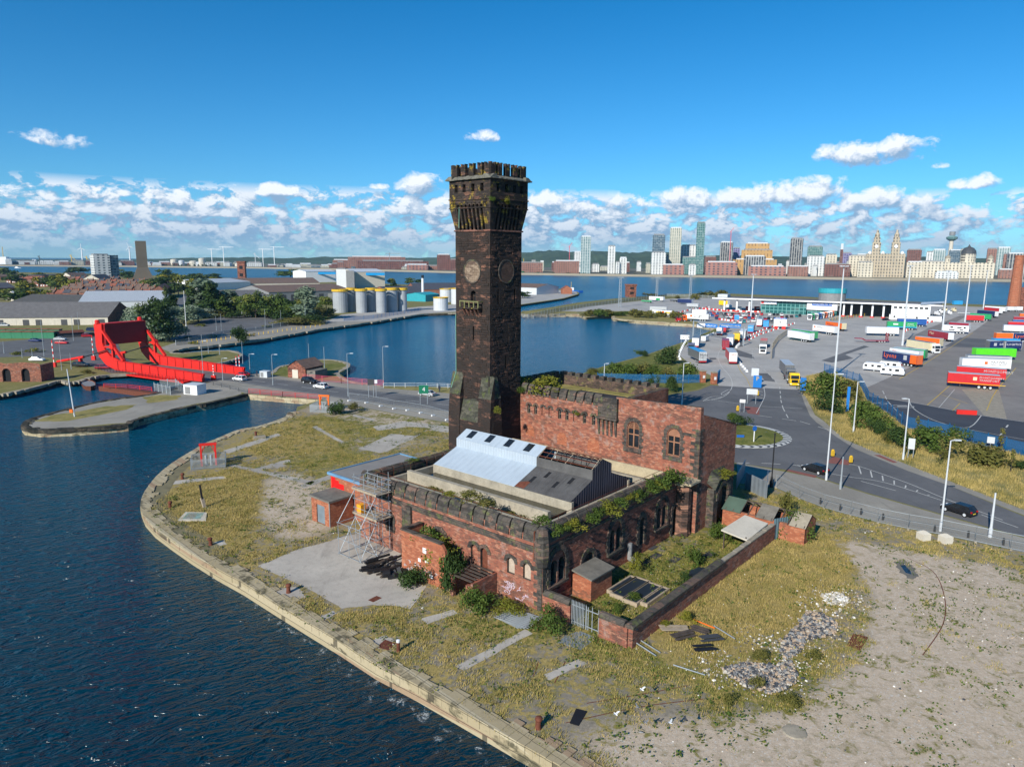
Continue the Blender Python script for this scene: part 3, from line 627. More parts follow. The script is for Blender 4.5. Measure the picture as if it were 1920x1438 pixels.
# road paint
mk = MB(); mky = MB()
def dash(pts,w,on,off,mb,z=.026):
 P = [Vector(G(x,y)) for x,y in pts]; acc = 0
 for i in range(len(P)-1):
  a,b = P[i],P[i+1]; L = (b-a).length; d = (b-a)/L; s_ = 0
  while s_ < L:
   e = min(L,s_+on); mb.strip([a+d*s_,a+d*e],w,z); s_ += on+off
def line(pts,w,mb=None,z=.026): (mb or mk).strip(smooth_path(PP(*pts),4),w,z)
dash([(400,702),(478,714),(569,726),(650,738),(845,760)],.16,4,5,mk)
line([(440,703),(478,708.5),(569,717.5),(650,729.5),(843,749.5)],.12); line([(440,715),(478,720.5),(569,734.5),(650,746.5),(843,770.5)],.12)
line([(1495,872),(1540,884),(1585,893),(1660,905),(1765,938)],.15); line([(1590,871),(1610,874),(1700,905),(1770,934),(1880,975)],.15)
for i in range(7):
 t = i/7; a = G(lerp(1610,1765,t),lerp(874,937,t)); b = G(lerp(1600,1765,t+.05),lerp(880,937,t+.05)-(0)); mk.strip([a,G(lerp(1600,1745,min(1,t+.1)),lerp(884,930,min(1,t+.1)))],.2,.026)
dash([(1614,902),(1680,920)],.15,6,5,mk); dash([(1840,965),(1920,993)],.15,5,6,mk)
line([(1320,750),(1345,748),(1365,738),(1373,722),(1368,705),(1352,686),(1346,668),(1352,654),(1362,640)],.18)
for a in ([(1318,752),(1334,744),(1354,744),(1330,750),(1318,752)],[(1352,738),(1365,731),(1369,733),(1356,741),(1352,738)]): line(a,.16)
line([(1334,750),(1388,757)],.16); line([(1428,762),(1505,766)],.16); dash([(1422,779),(1500,790),(1560,808)],.22,3,2.2,mk)
line([(1408,728),(1400,710),(1388,695),(1382,680)],.15,mky); line([(1432,726),(1434,742),(1426,760),(1418,775)],.16)
for y in (730,736,742): line([(1412,y),(1430,y+5)],.2)
dash([(1462,725),(1464,750),(1468,765),(1480,788)],.2,4,3,mk); dash([(1410,658),(1412,676),(1440,700),(1460,722)],.18,4,3,mk)
dash([(1383,868),(1440,869),(1490,872),(1500,874)],.2,2,2,mk)
line([(1620,741.5),(1705,754),(1840,779),(1920,791)],.2,z=.03); line([(1703,747),(1712,765),(1740,783),(1780,797),(1818,801),(1840,779)],.2,z=.03)
dash([(1655,733),(1664,752),(1690,780)],.22,5,3,mk,.03); dash([(1890,797),(1875,817)],.3,3,2,mk,.03); line([(1795,801),(1880,817),(1920,824)],.15,z=.03)
line([(1686,711),(1750,672),(1824,624)],.22,mky,.03); line([(1738,760),(1776,727),(1850,660),(1905,618)],.22,mky,.03); line([(1786,770),(1800,756)],.18,mky,.03)
line([(1850,770),(1868,733),(1905,690)],.2,mky,.03); line([(1765,740),(1815,757)],.16,mky,.03); line([(1760,765),(1790,730)],.14,mk,.03)
for (cx_,cy_) in ((1642,756),(1692,762)):
 c = G(cx_,cy_); T = [(c.x+2.6*cos(a*pi/8),c.y+1.6*sin(a*pi/8),0) for a in range(16)]; mk.strip(T,.25,.03,closed=True); mk.strip([(c.x-1.2,c.y),(c.x+1.2,c.y)],.8,.03)
struct('road_markings',mk,m_paint); struct('yellow_markings',mky,m_paintY)
sheet('tactile_paving',PP((1472,882),(1478,880),(1532,892),(1528,896)),m_redtac,.024); sheet('tactile_paving',PP((1395,762),(1424,764),(1424,778),(1402,775)),m_redtac,.024)
sheet('tactile_paving',PP((1638,853),(1650,853),(1683,867),(1675,868)),m_redtac,.028); sheet('traffic_island',rough(PP((1548,868),(1562,856),(1600,866),(1590,872)),.02,1),m_redtac,.03)
# iron rail traces curving over the open ground
rl = MB()
for a in ([(1700,1045),(1750,1072),(1771,1120),(1768,1170),(1730,1228)],[(1100,1318),(1180,1305),(1290,1285)],[(1060,1355),(1200,1325),(1320,1310)],[(1040,1280),(1060,1240)],[(1000,1268),(1010,1240)]):
 rl.strip(smooth_path(PP(*a),6),.09,.012)
struct('sunk_rails',rl,m_rust)
sheet('quay_paving',rough(PP((52,799),(75,804),(150,800),(240,792),(262,782),(366,757),(385,754),(455,738),(440,728),(388,718),(340,727),(290,740),(230,748),(180,756),(100,775),(58,788)),.3,3),m_pave,.005)
for a in ([(352,848),(300,890),(283,925),(300,930),(322,896),(372,856)],[(700,800),(760,790),(848,800),(848,806),(770,800),(705,808)],[(470,880),(540,862),(548,866),(476,886)],[(420,845),(520,812),(528,816),(428,851)]): sheet('paving_slab',rough(PP(*a),.25,5,a[0][1]),m_slab,.014)
sheet('damp_patch',rough(PP((1678,1054),(1694,1050),(1712,1062),(1724,1080),(1706,1086),(1688,1074)),.25,5),m_concdk,.018); sheet('puddle',PP((1688,1060),(1696,1059),(1707,1070),(1709,1077),(1698,1074)),glassm('puddle',(.02,.025,.03),.25),.024)
# ---------------------------------------------------------------- walls with real openings
def arch(xc,w,z0,zs,kind='round',n=7):
 r = w/2; pts = [(xc-r,z0),(xc+r,z0),(xc+r,zs)]
 if kind == 'round': pts += [(xc+r*cos(pi*i/n),zs+r*sin(pi*i/n)) for i in range(1,n)]
 elif kind == 'point':
  for i in range(1,n): a = i/n*math.acos(.25/ .75 + .0) if False else i/n*1.05; pts.append((xc-r*.6+r*1.6*cos(a),zs+r*1.6*sin(a)))
  pts = [p for p in pts if p[0] >= xc-1e-3 or p[1] <= z0+1e-6]; m_ = [(2*xc-p[0],p[1]) for p in pts[3:]][::-1]; pts = pts + [(xc,zs+r*1.32)] + m_
 pts.append((xc-r,zs)); out = []
 for p in pts:
  if not out or (abs(p[0]-out[-1][0])+abs(p[1]-out[-1][1])) > 1e-3: out.append(p)
 return out
def rect(x0,x1,z0,z1): return [(x0,z0),(x1,z0),(x1,z1),(x0,z1)]
def frame(org,d,inw):   # local x along d, y into the wall, z up
 d = Vector(d); i = Vector(inw); return Matrix(((d.x,i.x,0,org[0]),(d.y,i.y,0,org[1]),(0,0,1,org[2] if len(org) > 2 else 0),(0,0,0,1)))
def holed(mb,outline,holes,T,depth=.4,mat=0,rmat=None,back=None):
 pts = [Vector(p) for p in outline]; edges = [(i,(i+1) % len(outline)) for i in range(len(outline))]
 for h in holes:
  o = len(pts); pts += [Vector(p) for p in h]; edges += [(o+i,o+(i+1) % len(h)) for i in range(len(h))]
 v,e,f,*_ = delaunay_2d_cdt(pts,edges,[],1,1e-5)
 fs_ = []
 for t in f:
  cx,cz = sum(v[i][0] for i in t)/len(t),sum(v[i][1] for i in t)/len(t)
  if any(inpoly(cx,cz,h) for h in holes) or not inpoly(cx,cz,outline): continue
  fs_.append(tuple(t))
 mb.add([(p[0],0,p[1]) for p in v],fs_,mat,T)
 for h in holes:
  n = len(h); mb.add([(p[0],0,p[1]) for p in h]+[(p[0],depth,p[1]) for p in h],[(i,(i+1) % n,(i+1) % n+n,i+n) for i in range(n)],mat if rmat is None else rmat,T)
  if back is not None: mb.add([(p[0],depth,p[1]) for p in h],[tuple(range(n))],back,T)
def pane(name,h,T,depth,mat,parent,label=None,fr=None,mull=0,trans=0,frw=.1):
 mb = MB(); n = len(h); mb.add([(p[0],depth-.01,p[1]) for p in h],[tuple(range(n))],0,T)
 o = mb.build(name,mat,parent)
 if label: o['label'] = label
 if fr:
  f = MB(); xs = [p[0] for p in h]; zs = [p[1] for p in h]; xa,xb,za,zb = min(xs),max(xs),min(zs),max(zs)
  for i in range(n):
   a,b = h[i],h[(i+1) % n]; f.bar(T @ Vector((a[0],depth-.08,a[1])),T @ Vector((b[0],depth-.08,b[1])),frw)
  for k in range(mull): x = xa+(xb-xa)*(k+1)/(mull+1); f.bar(T @ Vector((x,depth-.08,za)),T @ Vector((x,depth-.08,zb-.15)),frw)
  for k in range(trans): z = za+(zb-za)*(k+1)/(trans+1); f.bar(T @ Vector((xa,depth-.08,z)),T @ Vector((xb,depth-.08,z)),frw*.8)
  f.build('frame',fr,o)
 return o
def voussoirs(mb,xc,w,zs,T,band=.4,proud=.08,mat=0,kind='round',n=11,legs=0,zleg=0):
 r0 = w/2+.02; r1 = r0+band
 for i in range(n):
  a0 = pi*i/n+.02; a1 = pi*(i+1)/n-.02; s_ = 1.0 if kind == 'round' else 1.22
  jj = rnd.uniform(-.06,.06)
  q = [(xc+r0*cos(a0),zs+r0*s_*sin(a0)),(xc+(r1+jj)*cos(a0),zs+(r1+jj)*s_*sin(a0)),(xc+(r1+jj)*cos(a1),zs+(r1+jj)*s_*sin(a1)),(xc+r0*cos(a1),zs+r0*s_*sin(a1))]
  mb.add([(p[0],-proud,p[1]) for p in q]+[(p[0],.05,p[1]) for p in q],[(0,1,2,3),(0,1,5,4),(1,2,6,5),(2,3,7,6),(3,0,4,7)],mat,T)
 if legs:
  z = zleg; k = 0
  while z < zs-.1:
   h = min(.42,zs-z); bw = band*(1.25 if k % 2 else .8)
   for s_ in (-1,1):
    xa = xc+s_*r0; xb = xc+s_*(r0+bw); mb.box(min(xa,xb),max(xa,xb),-proud,.05,z+.01,z+h-.02,mat,T)
   z += h; k += 1
def vs_(par,*a,**k): m = MB(); voussoirs(m,*a,**k); m.build('arch_surround',[m_quoin],par)
def quoins(mb,x,z0,z1,T,side=1,proud=.06,mat=0,w=.7):
 z = z0; k = 0
 while z < z1-.1:
  h = min(.45,z1-z); ww = w*(1.35 if k % 2 else .75)*rnd.uniform(.85,1.1); xa,xb = (x,x+ww) if side > 0 else (x-ww,x)
  mb.box(xa,xb,-proud,.05,z+.015,z+h-.015,mat,T); z += h; k += 1
def merlons(mb,a,b,T,zb,zt,L=1.55,gap=.16,thick=.95,mat=0,seed=1):
 """scalloped coping blocks: outer face leans in and rounds over the top"""
 r = random.Random(seed); x = a; prof = [(-.16,zb),(-.14,zb+.22),(.12,zt-.3),(.36,zt-.04),(.6,zt),(thick,zt-.3),(thick,zb)]
 while x < b-.3:
  l = min(L*r.uniform(.94,1.06),b-x); dz = r.uniform(-.05,.04)
  pr = [(p[0],p[1]+(dz if p[1] > zb+.3 else 0)) for p in prof]; mb.extr(pr,x,x+l,mat,T); x += l+gap
B = dict(loc=(BO.x,BO.y,0),rz=BA)
FT = lambda u: frame((u,0,0),(0,1,0),(1,0,0))      # wall facing -u; x runs with v
FR = lambda v: frame((0,v,0),(1,0,0),(0,1,0))      # wall facing -v; x runs with u
# ---------------------------------------------------------------- the tower
tw = thing('clock_tower','tall blackened stone tower with flared battlemented head and blank clock roundels','tower',**B)
U0,U1,V0,V1 = 22.0,28.7,27.2,33.9
mb = MB(); Wt = U1-U0
TL = frame((U0,V0,0),(0,1,0),(1,0,0)); TR = frame((U0,V0,0),(1,0,0),(0,1,0))
winL = arch(3.2,1.05,27.9,29.0); slitL = rect(3.05,3.35,22.5,24.5); slitR = [rect(1.55,1.9,27.7,29.7),rect(5.1,5.45,27.7,29.7),rect(3.3,3.6,18.3,20.2)]
# slight inward batter via three stages
holed(mb,rect(0,Wt,0,37.9),[winL,slitL],TL,.7,0,0,1); holed(mb,rect(0,Wt,0,37.9),slitR,TR,.6,0,0,1)
mb.box(U0+.02,U1,V1-.02,V1,0,37.9,0); mb.box(U1-.02,U1,V0,V1,0,37.9,0)
sh = mb.build('shaft',[m_tower,m_void],tw)
r_ = random.Random(5); st_ = MB()          # stones standing a little proud of the coursing
for T in (TL,TR):
 for k in range(520):
  x = r_.uniform(.1,Wt-.9); z = round(r_.uniform(12,37.2)/.36)*.36
  if 27.2 < z < 29.9 and T is TL and 2 < x+.4 < 4.6: continue
  if any(abs(x+.4-c) < 1.0 and abs(z-zz) < 1.4 for c,zz in ((1.7,28.7),(5.3,28.7),(3.4,19.2),(3.2,23.5))): continue
  if 30.2 < z < 34.2 and 1.3 < x+.4 < 5.3: continue
  st_.box(x,x+r_.uniform(.4,.95),-r_.uniform(.03,.09),.02,z+.02,z+.33,0,T)
st_.build('projecting_stones',m_tower,sh)
pane('window',winL,TL,.7,m_void,tw,'arched opening behind the balcony',m_wood,1,1)
for T,l in ((TL,'sun toned blank clock roundel on the sunlit side'),(TR,'shade toned blank clock roundel on the shaded side')):
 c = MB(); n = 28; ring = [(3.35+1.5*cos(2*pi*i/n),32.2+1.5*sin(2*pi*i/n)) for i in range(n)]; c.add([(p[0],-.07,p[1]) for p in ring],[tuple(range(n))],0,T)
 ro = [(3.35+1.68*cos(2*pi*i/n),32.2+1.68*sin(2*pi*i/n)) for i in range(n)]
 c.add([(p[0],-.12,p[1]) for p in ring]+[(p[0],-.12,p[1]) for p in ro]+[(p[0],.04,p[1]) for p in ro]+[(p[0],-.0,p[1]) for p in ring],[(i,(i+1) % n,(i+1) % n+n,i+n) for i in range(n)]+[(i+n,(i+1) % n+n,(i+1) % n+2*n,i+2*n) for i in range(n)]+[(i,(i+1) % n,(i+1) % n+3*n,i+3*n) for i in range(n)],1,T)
 o = c.build('clock_roundel',[masonry('roundel stone '+l[:4],[(.24,.18,.13),(.19,.14,.10),(.30,.23,.17)] if T is TL else [(.10,.06,.045),(.08,.05,.04),(.13,.08,.06)],.36,.8,(.1,.07,.05),dark=(.09,.06,.05),darkrange=(.55,.68),stain=.5),m_quoin],tw); o['label'] = l  # same stone in two tones: sun and shade put into the colours
# flared head: corbels, arches, guardroom, cornice
OH = .58; zA,zB_ = 37.9,42.0
mb = MB()
for T,s_ in ((TL,1),(TR,1)):
 n = 9
 for k in range(n+1):
  x = Wt*k/n; w = .30 if 0 < k < n else .5
  x = min(max(x,.25),Wt-.25)
  prof = [(-.02,zA),(-.02-OH*.2,zA+.8),(-OH,40.9),(-OH,41.6),(.1,41.6),(.1,zA)]
  vs = [(x-w/2,p[0],p[1]) for p in prof]+[(x+w/2,p[0],p[1]) for p in prof]; m_ = len(prof)
  mb.add(vs,[(i,(i+1) % m_,(i+1) % m_+m_,i+m_) for i in range(m_)]+[tuple(range(m_)),tuple(range(m_,2*m_))],0,T)
 hs_ = [arch(Wt*(k+.5)/n,Wt/n-.32,40.4,41.15,'round',5) for k in range(n)]
 T2 = T @ Matrix.Translation((0,-OH,0)); holed(mb,[(0,40.8),(Wt,40.8),(Wt+.0,42.0),(-.0,42.0)] ,[[(max(p[0],.01),max(p[1],40.801)) for p in h] for h in hs_],T2,.5,0)
a_,b_2,c_,d_2 = U0,U1,V0,V1
for (ca,cb) in ((U0,V0),(U0,V1),(U1,V0),(U1,V1)):     # solid flared corners
 su = -1 if ca == U0 else 1; sv = -1 if cb == V0 else 1
 q0 = [(ca,cb),(ca-su*.55,cb),(ca-su*.55,cb-sv*.55),(ca,cb-sv*.55)]; q1 = [(ca+su*OH,cb+sv*OH),(ca-su*.55,cb+sv*OH),(ca-su*.55,cb-sv*.55),(ca+su*OH,cb-sv*.55)]
 vs = [(p[0],p[1],zA) for p in q0]+[(p[0],p[1],41.0) for p in q1]+[(p[0],p[1],42.0) for p in q1]
 mb.add(vs,[(0,1,5,4),(1,2,6,5),(2,3,7,6),(3,0,4,7),(4,5,9,8),(5,6,10,9),(6,7,11,10),(7,4,8,11)],0)
mb.box(U0-.16,U1+.16,V0-.16,V1+.16,zA-.2,zA+.0,2)
mb.box(U1,U1+.02,V0,V1,zA,42,0); mb.box(U0,U1,V1,V1+.02,zA,42,0)
mb.build('machicolation',[m_mach,m_void,masonry('pink string course',[(.26,.12,.09),(.20,.09,.07),(.32,.16,.12)],.3,1.2,(.1,.06,.05),dark=BLK)],tw)
mb = MB(); X0,X1,Y0,Y1 = U0-OH,U1+OH,V0-OH,V1+OH; WW = Wt+2*OH
TL2 = frame((X0,Y0,0),(0,1,0),(1,0,0)); TR2 = frame((X0,Y0,0),(1,0,0),(0,1,0))
hl = [rect(x,x+.62,43.0,44.05) for x in (1.25,2.95,4.65,6.2)]
holed(mb,rect(0,WW,42.0,44.75),hl,TL2,.6,0,0); holed(mb,rect(0,WW,42.0,44.75),hl,TR2,.6,0,0)
TB = frame((X0,Y1,0),(1,0,0),(0,-1,0)); TBR = frame((X1,Y0,0),(0,1,0),(-1,0,0))
holed(mb,rect(0,WW,42.0,44.75),hl,TB,.6,0,0); holed(mb,rect(0,WW,42.0,44.75),hl,TBR,.6,0,0)
mb.box(X0+.62,X1-.62,Y0+.62,Y1-.62,41.9,42.1,0)
for (xx,yy) in ((X0+.9,Y0+.9),(X1-.9,Y0+.9),(X0+.9,Y1-.9),(X1-.9,Y1-.9),((X0+X1)/2,(Y0+Y1)/2)): mb.cb((xx,yy,42.1),.5,.5,2.6,0)
mb.build('guardroom',[m_mach,m_void],tw)
for z0,z1,p,mt in ((41.95,42.13,.1,m_mach),(40.78,40.92,.07,m_mach)):
 mb = MB(); pp = OH+p
 for q in ((U0-pp,U1+pp,V0-pp,V0-OH+.02),(U0-pp,U0-OH+.02,V0-OH+.021,V1+pp),(U0-OH+.021,U1+pp,V1+OH-.02,V1+pp),(U1+OH-.02,U1+pp,V0-OH+.021,V1+OH-.021)): mb.box(q[0],q[1],q[2],q[3],z0,z1,0)
 mb.build('string_course',mt,tw)
m_tile_c = plain('weathered slab cornice',(.15,.145,.12),.9,var=.35,sc=2.5,dirt=.6)
mb = MB(); pr = [(-.42,44.62),(-.42,44.74),(.35,45.2),(.9,45.2),(.9,44.62)]
for T,L in ((TL2,WW),(TR2,WW),(TB,WW),(TBR,WW)):
 x = -.42
 while x < L+.4: l = .52; mb.extr([(p[0]+rnd.uniform(-.04,.03),p[1]+rnd.uniform(-.03,.03)) for p in pr],x,min(x+l-.02,L+.42),0,T); x += l
mb.build('cornice',m_tile_c,tw)
mt_ = MB()
for T in (TL2,TR2,TB,TBR):
 n = 5; step = (WW-.0)/n
 for k in range(n):
  w = .84 if k else 1.0; xa = k*step+.0; xa = .25 if k == 0 else xa+.12; xb = xa+w
  if k == n-1: xb = min(xb+.1,WW-.25)
  xm = (xa+xb)/2; z0,z1 = 45.15,46.75
  ol = [(xa,z0),(xb,z0),(xb,z1-.15),(xb+.06,z1+.02),(xb-.12,z1+.05),(xm+.06,z1-.5),(xm-.06,z1-.5),(xa+.12,z1+.05),(xa-.06,z1+.02),(xa,z1-.15)]
  vs = [(p[0],.12,p[1]) for p in ol]+[(p[0],.62,p[1]) for p in ol]; m_ = len(ol)
  mt_ = MB(); mt_.add(vs,[(i,(i+1) % m_,(i+1) % m_+m_,i+m_) for i in range(m_)]+[tuple(range(m_)),tuple(range(m_,2*m_))],0,T); mt_.build('merlon',m_mach,tw)
# balcony
mb = MB(); T = TL
mb.box(1.35,5.05,-.95,.0,27.0,27.2,0,T)
o = mb.build('balcony',m_mach,tw)
mb = MB(); mb.box(1.35,5.05,-.95,-.8,27.95,28.12,0,T); mb.box(1.35,1.5,-.8,0,27.95,28.12,0,T); mb.box(4.9,5.05,-.8,0,27.95,28.12,0,T)
for x in (1.35,2.2,3.1,4.0,4.88): mb.box(x,x+.17,-.94,-.81,27.2,27.95,0,T)
mb.build('balustrade',plain('mossy stone',(.16,.16,.07),.9,var=.3,sc=2,dirt=.5),o)
mb = MB()
for x in (1.6,2.3,3.1,3.9,4.6): mb.add([(x,-.8,27),(x+.25,-.8,27),(x+.25,0,27),(x,0,27),(x,0,25.9),(x+.25,0,25.9)],[(0,1,5,4),(0,3,4),(1,2,5),(0,1,2,3)],0,T)
mb.build('corbel_row',masonry('pink corbel',[(.24,.12,.09),(.16,.08,.06),(.3,.15,.1)],.3,1.,(.1,.06,.05),dark=BLK),o)
# clasping buttresses and sloped plinths at the foot
m_slab_s = masonry('stone slab roof',[(.062,.065,.048),(.08,.08,.06),(.10,.095,.075)],.55,.8,(.03,.03,.025),dark=(.04,.04,.035),lichen=((.10,.13,.03),.7),stain=.4)
def butt(T,xa,xb,zt=17.6,zs=14.4,out0=.25,out1=.95,zf=10.9):
 mb = MB(); p = [(0,0),(-out1,0),(-out1,zf),(-out1*.75,zs),(0,zs)]
 vs = [(xa,a,z) for a,z in p]+[(xb,a,z) for a,z in p]
 mb.add(vs,[(0,1,6,5),(1,2,7,6),(2,3,8,7),(0,1,2,3,4),(5,6,7,8,9)],0,T)
 q = [(xa,-out1*.82,zs),(xb,-out1*.82,zs),(xb,0,zt),(xa,0,zt)]
 mb.add([(a,b,c) for a,b,c in q]+[(xa,0,zs),(xb,0,zs)],[(0,1,2,3)],1,T); mb.add([(a,b,c) for a,b,c in q]+[(xa,0,zs),(xb,0,zs)],[(0,3,4),(1,2,5)],0,T)
 mb.build('buttress',[m_tower,m_slab_s],tw)
butt(TL,-.9,1.5); butt(TL,Wt-1.5,Wt+.75); butt(TR,-.35,1.5);
mb = MB(); p = [(0,0),(-.85,0),(-.85,10.8),(0,14.0)]
mb.add([(1.5,a,z) for a,z in p]+[(Wt-1.5,a,z) for a,z in p],[(0,1,5,4)],0,TL); mb.add([(1.5,a,z) for a,z in p]+[(Wt-1.5,a,z) for a,z in p],[(1,2,6,5)],0,TL); mb.add([(1.5,a,z) for a,z in p]+[(Wt-1.5,a,z) for a,z in p],[(2,3,7,6)],1,TL)
mb.build('plinth',[m_tower,m_slab_s],tw)
mb = MB(); mb.add([(1.5,0,0),(Wt-2.4,0,0),(Wt-2.4,-.5,0),(1.5,-.5,0),(1.5,-.5,9.5),(Wt-2.4,-.5,9.5),(Wt-2.4,0,11.2),(1.5,0,11.2)],[(2,3,4,5),(4,5,6,7),(1,2,5,6)],0,TR); mb.build('plinth',[m_tower],tw)
mb = MB(); mb.tube(TL @ Vector((Wt-.02,-.08,17.6)),TL @ Vector((Wt-.02,-.08,26)),.05,n=5); mb.tube(TL @ Vector((Wt+.5,-.6,15.2)),TL @ Vector((Wt-.02,-.08,17.6)),.05,n=5)
mb.build('lightning_conductor',plain('verdigris copper',(.16,.34,.26),.7),tw)
mb = MB(); mb.tube(TL @ Vector((Wt-1.4,-.62,41)),TL @ Vector((Wt-1.0,-.3,38.2)),.05,n=5); mb.build('dangling_cable',plain('verdigris copper',(.16,.34,.26),.7),tw)
# ---------------------------------------------------------------- low engine hall in front of the tower
hall = thing('engine_hall','roofless looking low brick hall with scalloped stone parapet and white monitor roof','building',**B)
HU,HV,HZt = 28.6,28.5,7.55
mb = MB(); TLh = FT(0); TRh = FR(0)
boards = [arch(4.05,1.0,2.75,3.95),arch(1.95,1.0,2.75,3.95)]; doors = [arch(9.15,1.05,1.2,3.9),arch(7.75,1.05,1.2,3.9)]; blind = [arch(14.4,1.6,.3,3.7)]; scw = [arch(22.8,1.0,2.2,3.9)]
holed(mb,rect(0,HV,0,HZt),boards+doors+blind+scw,TLh,.35,0,1)
lan = lambda c,z0,zs,w=1.0,g=.62: [arch(c-g,w,z0,zs,'point'),arch(c+g,w,z0,zs,'point')]
R1 = lan(2.4,2.3,4.1); R3 = lan(12.95,2.3,4.1); R5 = lan(23.2,2.1,3.9); R2 = [arch(7.7,1.9,0.0,2.75)]; R4 = [arch(18.5,1.0,1.2,3.9,'point')]; R6 = [arch(26.6,1.25,.05,3.0,'point')]
holed(mb,rect(0,HU,0,HZt),R1+R2+R3+R4+R5+R6,TRh,.5,2,1)
holed(mb,rect(0,22.0,0,HZt),[],FR(HV),.1,0)
for q in ((.0,.9,.9,HV-.9),): pass
# inner faces of the parapet walls
mb.box(.9,.92,.9,HV-.9,5.9,HZt,3); mb.box(.921,HU,.9,.92,5.9,HZt,3); mb.box(.921,22,HV-.92,HV-.9,5.9,HZt,3)
mb.add([(0,0,HZt),(HU,0,HZt),(HU,.9,HZt),(.9,.9,HZt),(.9,HV-.9,HZt),(22,HV-.9,HZt),(22,HV,HZt),(0,HV,HZt)],[(0,1,2,3),(0,3,4,7),(4,5,6,7)],3)
mb.build('wall',[m_brick,m_quoin,m_brickdk,m_quoin],hall)
for h in boards: pane('window',h,TLh,.3,m_boarded,hall,'boarded arched window')
pane('door',doors[0],TLh,.3,m_brick,hall,'bricked up arched opening'); pane('door',doors[1],TLh,.35,m_rust,hall,'rusty steel sheet in arched opening')
pane('window',blind[0],TLh,.3,m_brick,hall,'blind brick arch'); pane('window',scw[0],TLh,.3,m_void,hall,None,m_wood)
for h in R1+R3+R5: pane('window',h,TRh,.5,m_glass,hall,None,m_quoin,0,0,.08)
pane('window',R2[0],TRh,.45,m_brickdk,hall,'blind arch behind the outhouse'); pane('window',R4[0],TRh,.45,m_glass,hall,None,m_wood,1,2); pane('door',R6[0],TRh,.5,m_void,hall,'dark pointed doorway')
m_pink = masonry('pink mullion',[(.30,.14,.10),(.24,.11,.08),(.34,.18,.12)],.4,.5,(.1,.06,.05))
vs_(hall,4.05,1.0,3.95,TLh,.38); vs_(hall,1.95,1.0,3.95,TLh,.38); vs_(hall,14.4,1.6,3.7,TLh,.55,.1)
vs_(hall,9.15,1.05,3.9,TLh,.4,.08); vs_(hall,7.75,1.05,3.9,TLh,.4,.08); vs_(hall,22.8,1.0,3.9,TLh,.3,.1,0,'round',9,1,2.2)
for c,z0,zs in ((2.4,2.3,4.1),(12.95,2.3,4.1),(23.2,2.1,3.9)):
 vs_(hall,c,2.5,zs,TRh,.5,.14,0,'point',13,1,z0-.1); mb = MB(); mb.box(c-1.7,c+1.7,-.28,.05,z0-.3,z0-.06,0,TRh); mb.build('sill',m_quoin,hall); mb = MB(); mb.box(c-.13,c+.13,-.03,.3,z0,zs+.4,0,TRh); mb.build('mullion',m_pink,hall)
vs_(hall,7.7,1.9,2.75,TRh,.5,.14,0,'round',13); vs_(hall,18.5,1.0,3.9,TRh,.5,.14,0,'point',11,1,1.2); vs_(hall,26.6,1.25,3.0,TRh,.5,.14,0,'point',11,1,.05)
mb = MB(); mb.box(-.16,-.0,0,HV,6.22,6.5,0); mb.box(-.16,HU-2.3,-.16,-.001,6.22,6.5,0); mb.box(-.08,-.001,0,HV,5.85,6.2,0)
mb.box(-.3,0,18.9,20.4,0,6.2,0); mb.box(-.45,-.3,18.8,20.5,0,1.6,0)
quoins(mb,0.02,0,6.2,TLh,1,.06,0,.8); quoins(mb,0.02,0,6.2,TRh,1,.06,0,.8)
mb.build('string_course',[m_quoin],hall)
mb = MB(); merlons(mb,.9,HV-.2,TLh,HZt-.65,8.5,1.55,.2,1.0,0,3); mb.build('parapet_coping',[m_quoin],hall)
mb = MB(); merlons(mb,.9,HU-2.6,TRh,HZt-.65,8.5,1.55,.2,1.0,0,4); mb.build('parapet_coping',[m_quoin],hall)
mb = MB(); merlons(mb,1.0,21.8,frame((0,HV,0),(1,0,0),(0,-1,0)),HZt-.65,8.3,1.55,.2,1.0,0,5); mb.build('parapet_coping',[m_quoin],hall)
mb = MB(); mb.lathe([(.62,4.6),(.78,5.6),(.8,6.4),(.72,7.6),(.6,8.3),(.25,8.62)],8,(.28,.28,0)); mb.build('corner_turret',[m_quoin],hall)
mb = MB(); mb.tube((-.1,1.0,5.2),(-.1,1.0,8.0),.07); mb.tube((.5,1.,8.0),(-.1,1.0,8.0),.07); mb.build('rusty_drainpipe',m_rust,hall)
mb = MB(); mb.lathe([(1.15,0),(1.0,.4),(.98,6.7),(1.15,6.9),(1.15,7.1)],8,(27.6,-.55,0),0,pi/8); mb.build('corner_turret',[masonry('banded turret',[(.24,.12,.085),(.12,.075,.06),(.30,.16,.11)],.42,.9,(.06,.045,.04),dark=BLK,darkrange=(.5,.6))],hall)
# gutters, upstands and floor behind the parapet
mb = MB(); mb.box(.93,26.2,.93,27.57,5.8,6.35,0); mb.build('flat_roof',plain('sodden roof floor',(.085,.08,.04),.8,var=.4,sc=.6,dirt=.4),hall)
m_up = plain('stained upstand',(.32,.29,.23),.9,var=.22,sc=.8,dirt=.6)
for (a,b,c,d,z) in ((2.7,3.1,3.6,26.2,7.45),(5.6,6.15,3.8,26.2,7.75),(9.3,9.7,3.4,25.4,7.9),(20.9,21.3,3.4,25.4,7.7),(23.6,24.1,3.0,27.,7.3),(2.7,24,2.6,3.0,7.2),(2.7,22,26.3,26.7,7.3)):
 mb = MB(); mb.box(a,b,c,d,6.35,z,0); mb.build('upstand_wall',m_up,hall)
mb = MB(); mb.box(26.2,28.55,-1.2,27.1,6.6,7.2,0); mb.box(26.2,26.5,-1.0,27.1,7.2,7.9,0); mb.box(26.0,28.6,-2.3,-1.21,6.9,7.15,0); mb.build('walkway_ledge',plain('cream ledge',(.40,.34,.23),.9,var=.15,sc=.8,dirt=.5),hall)
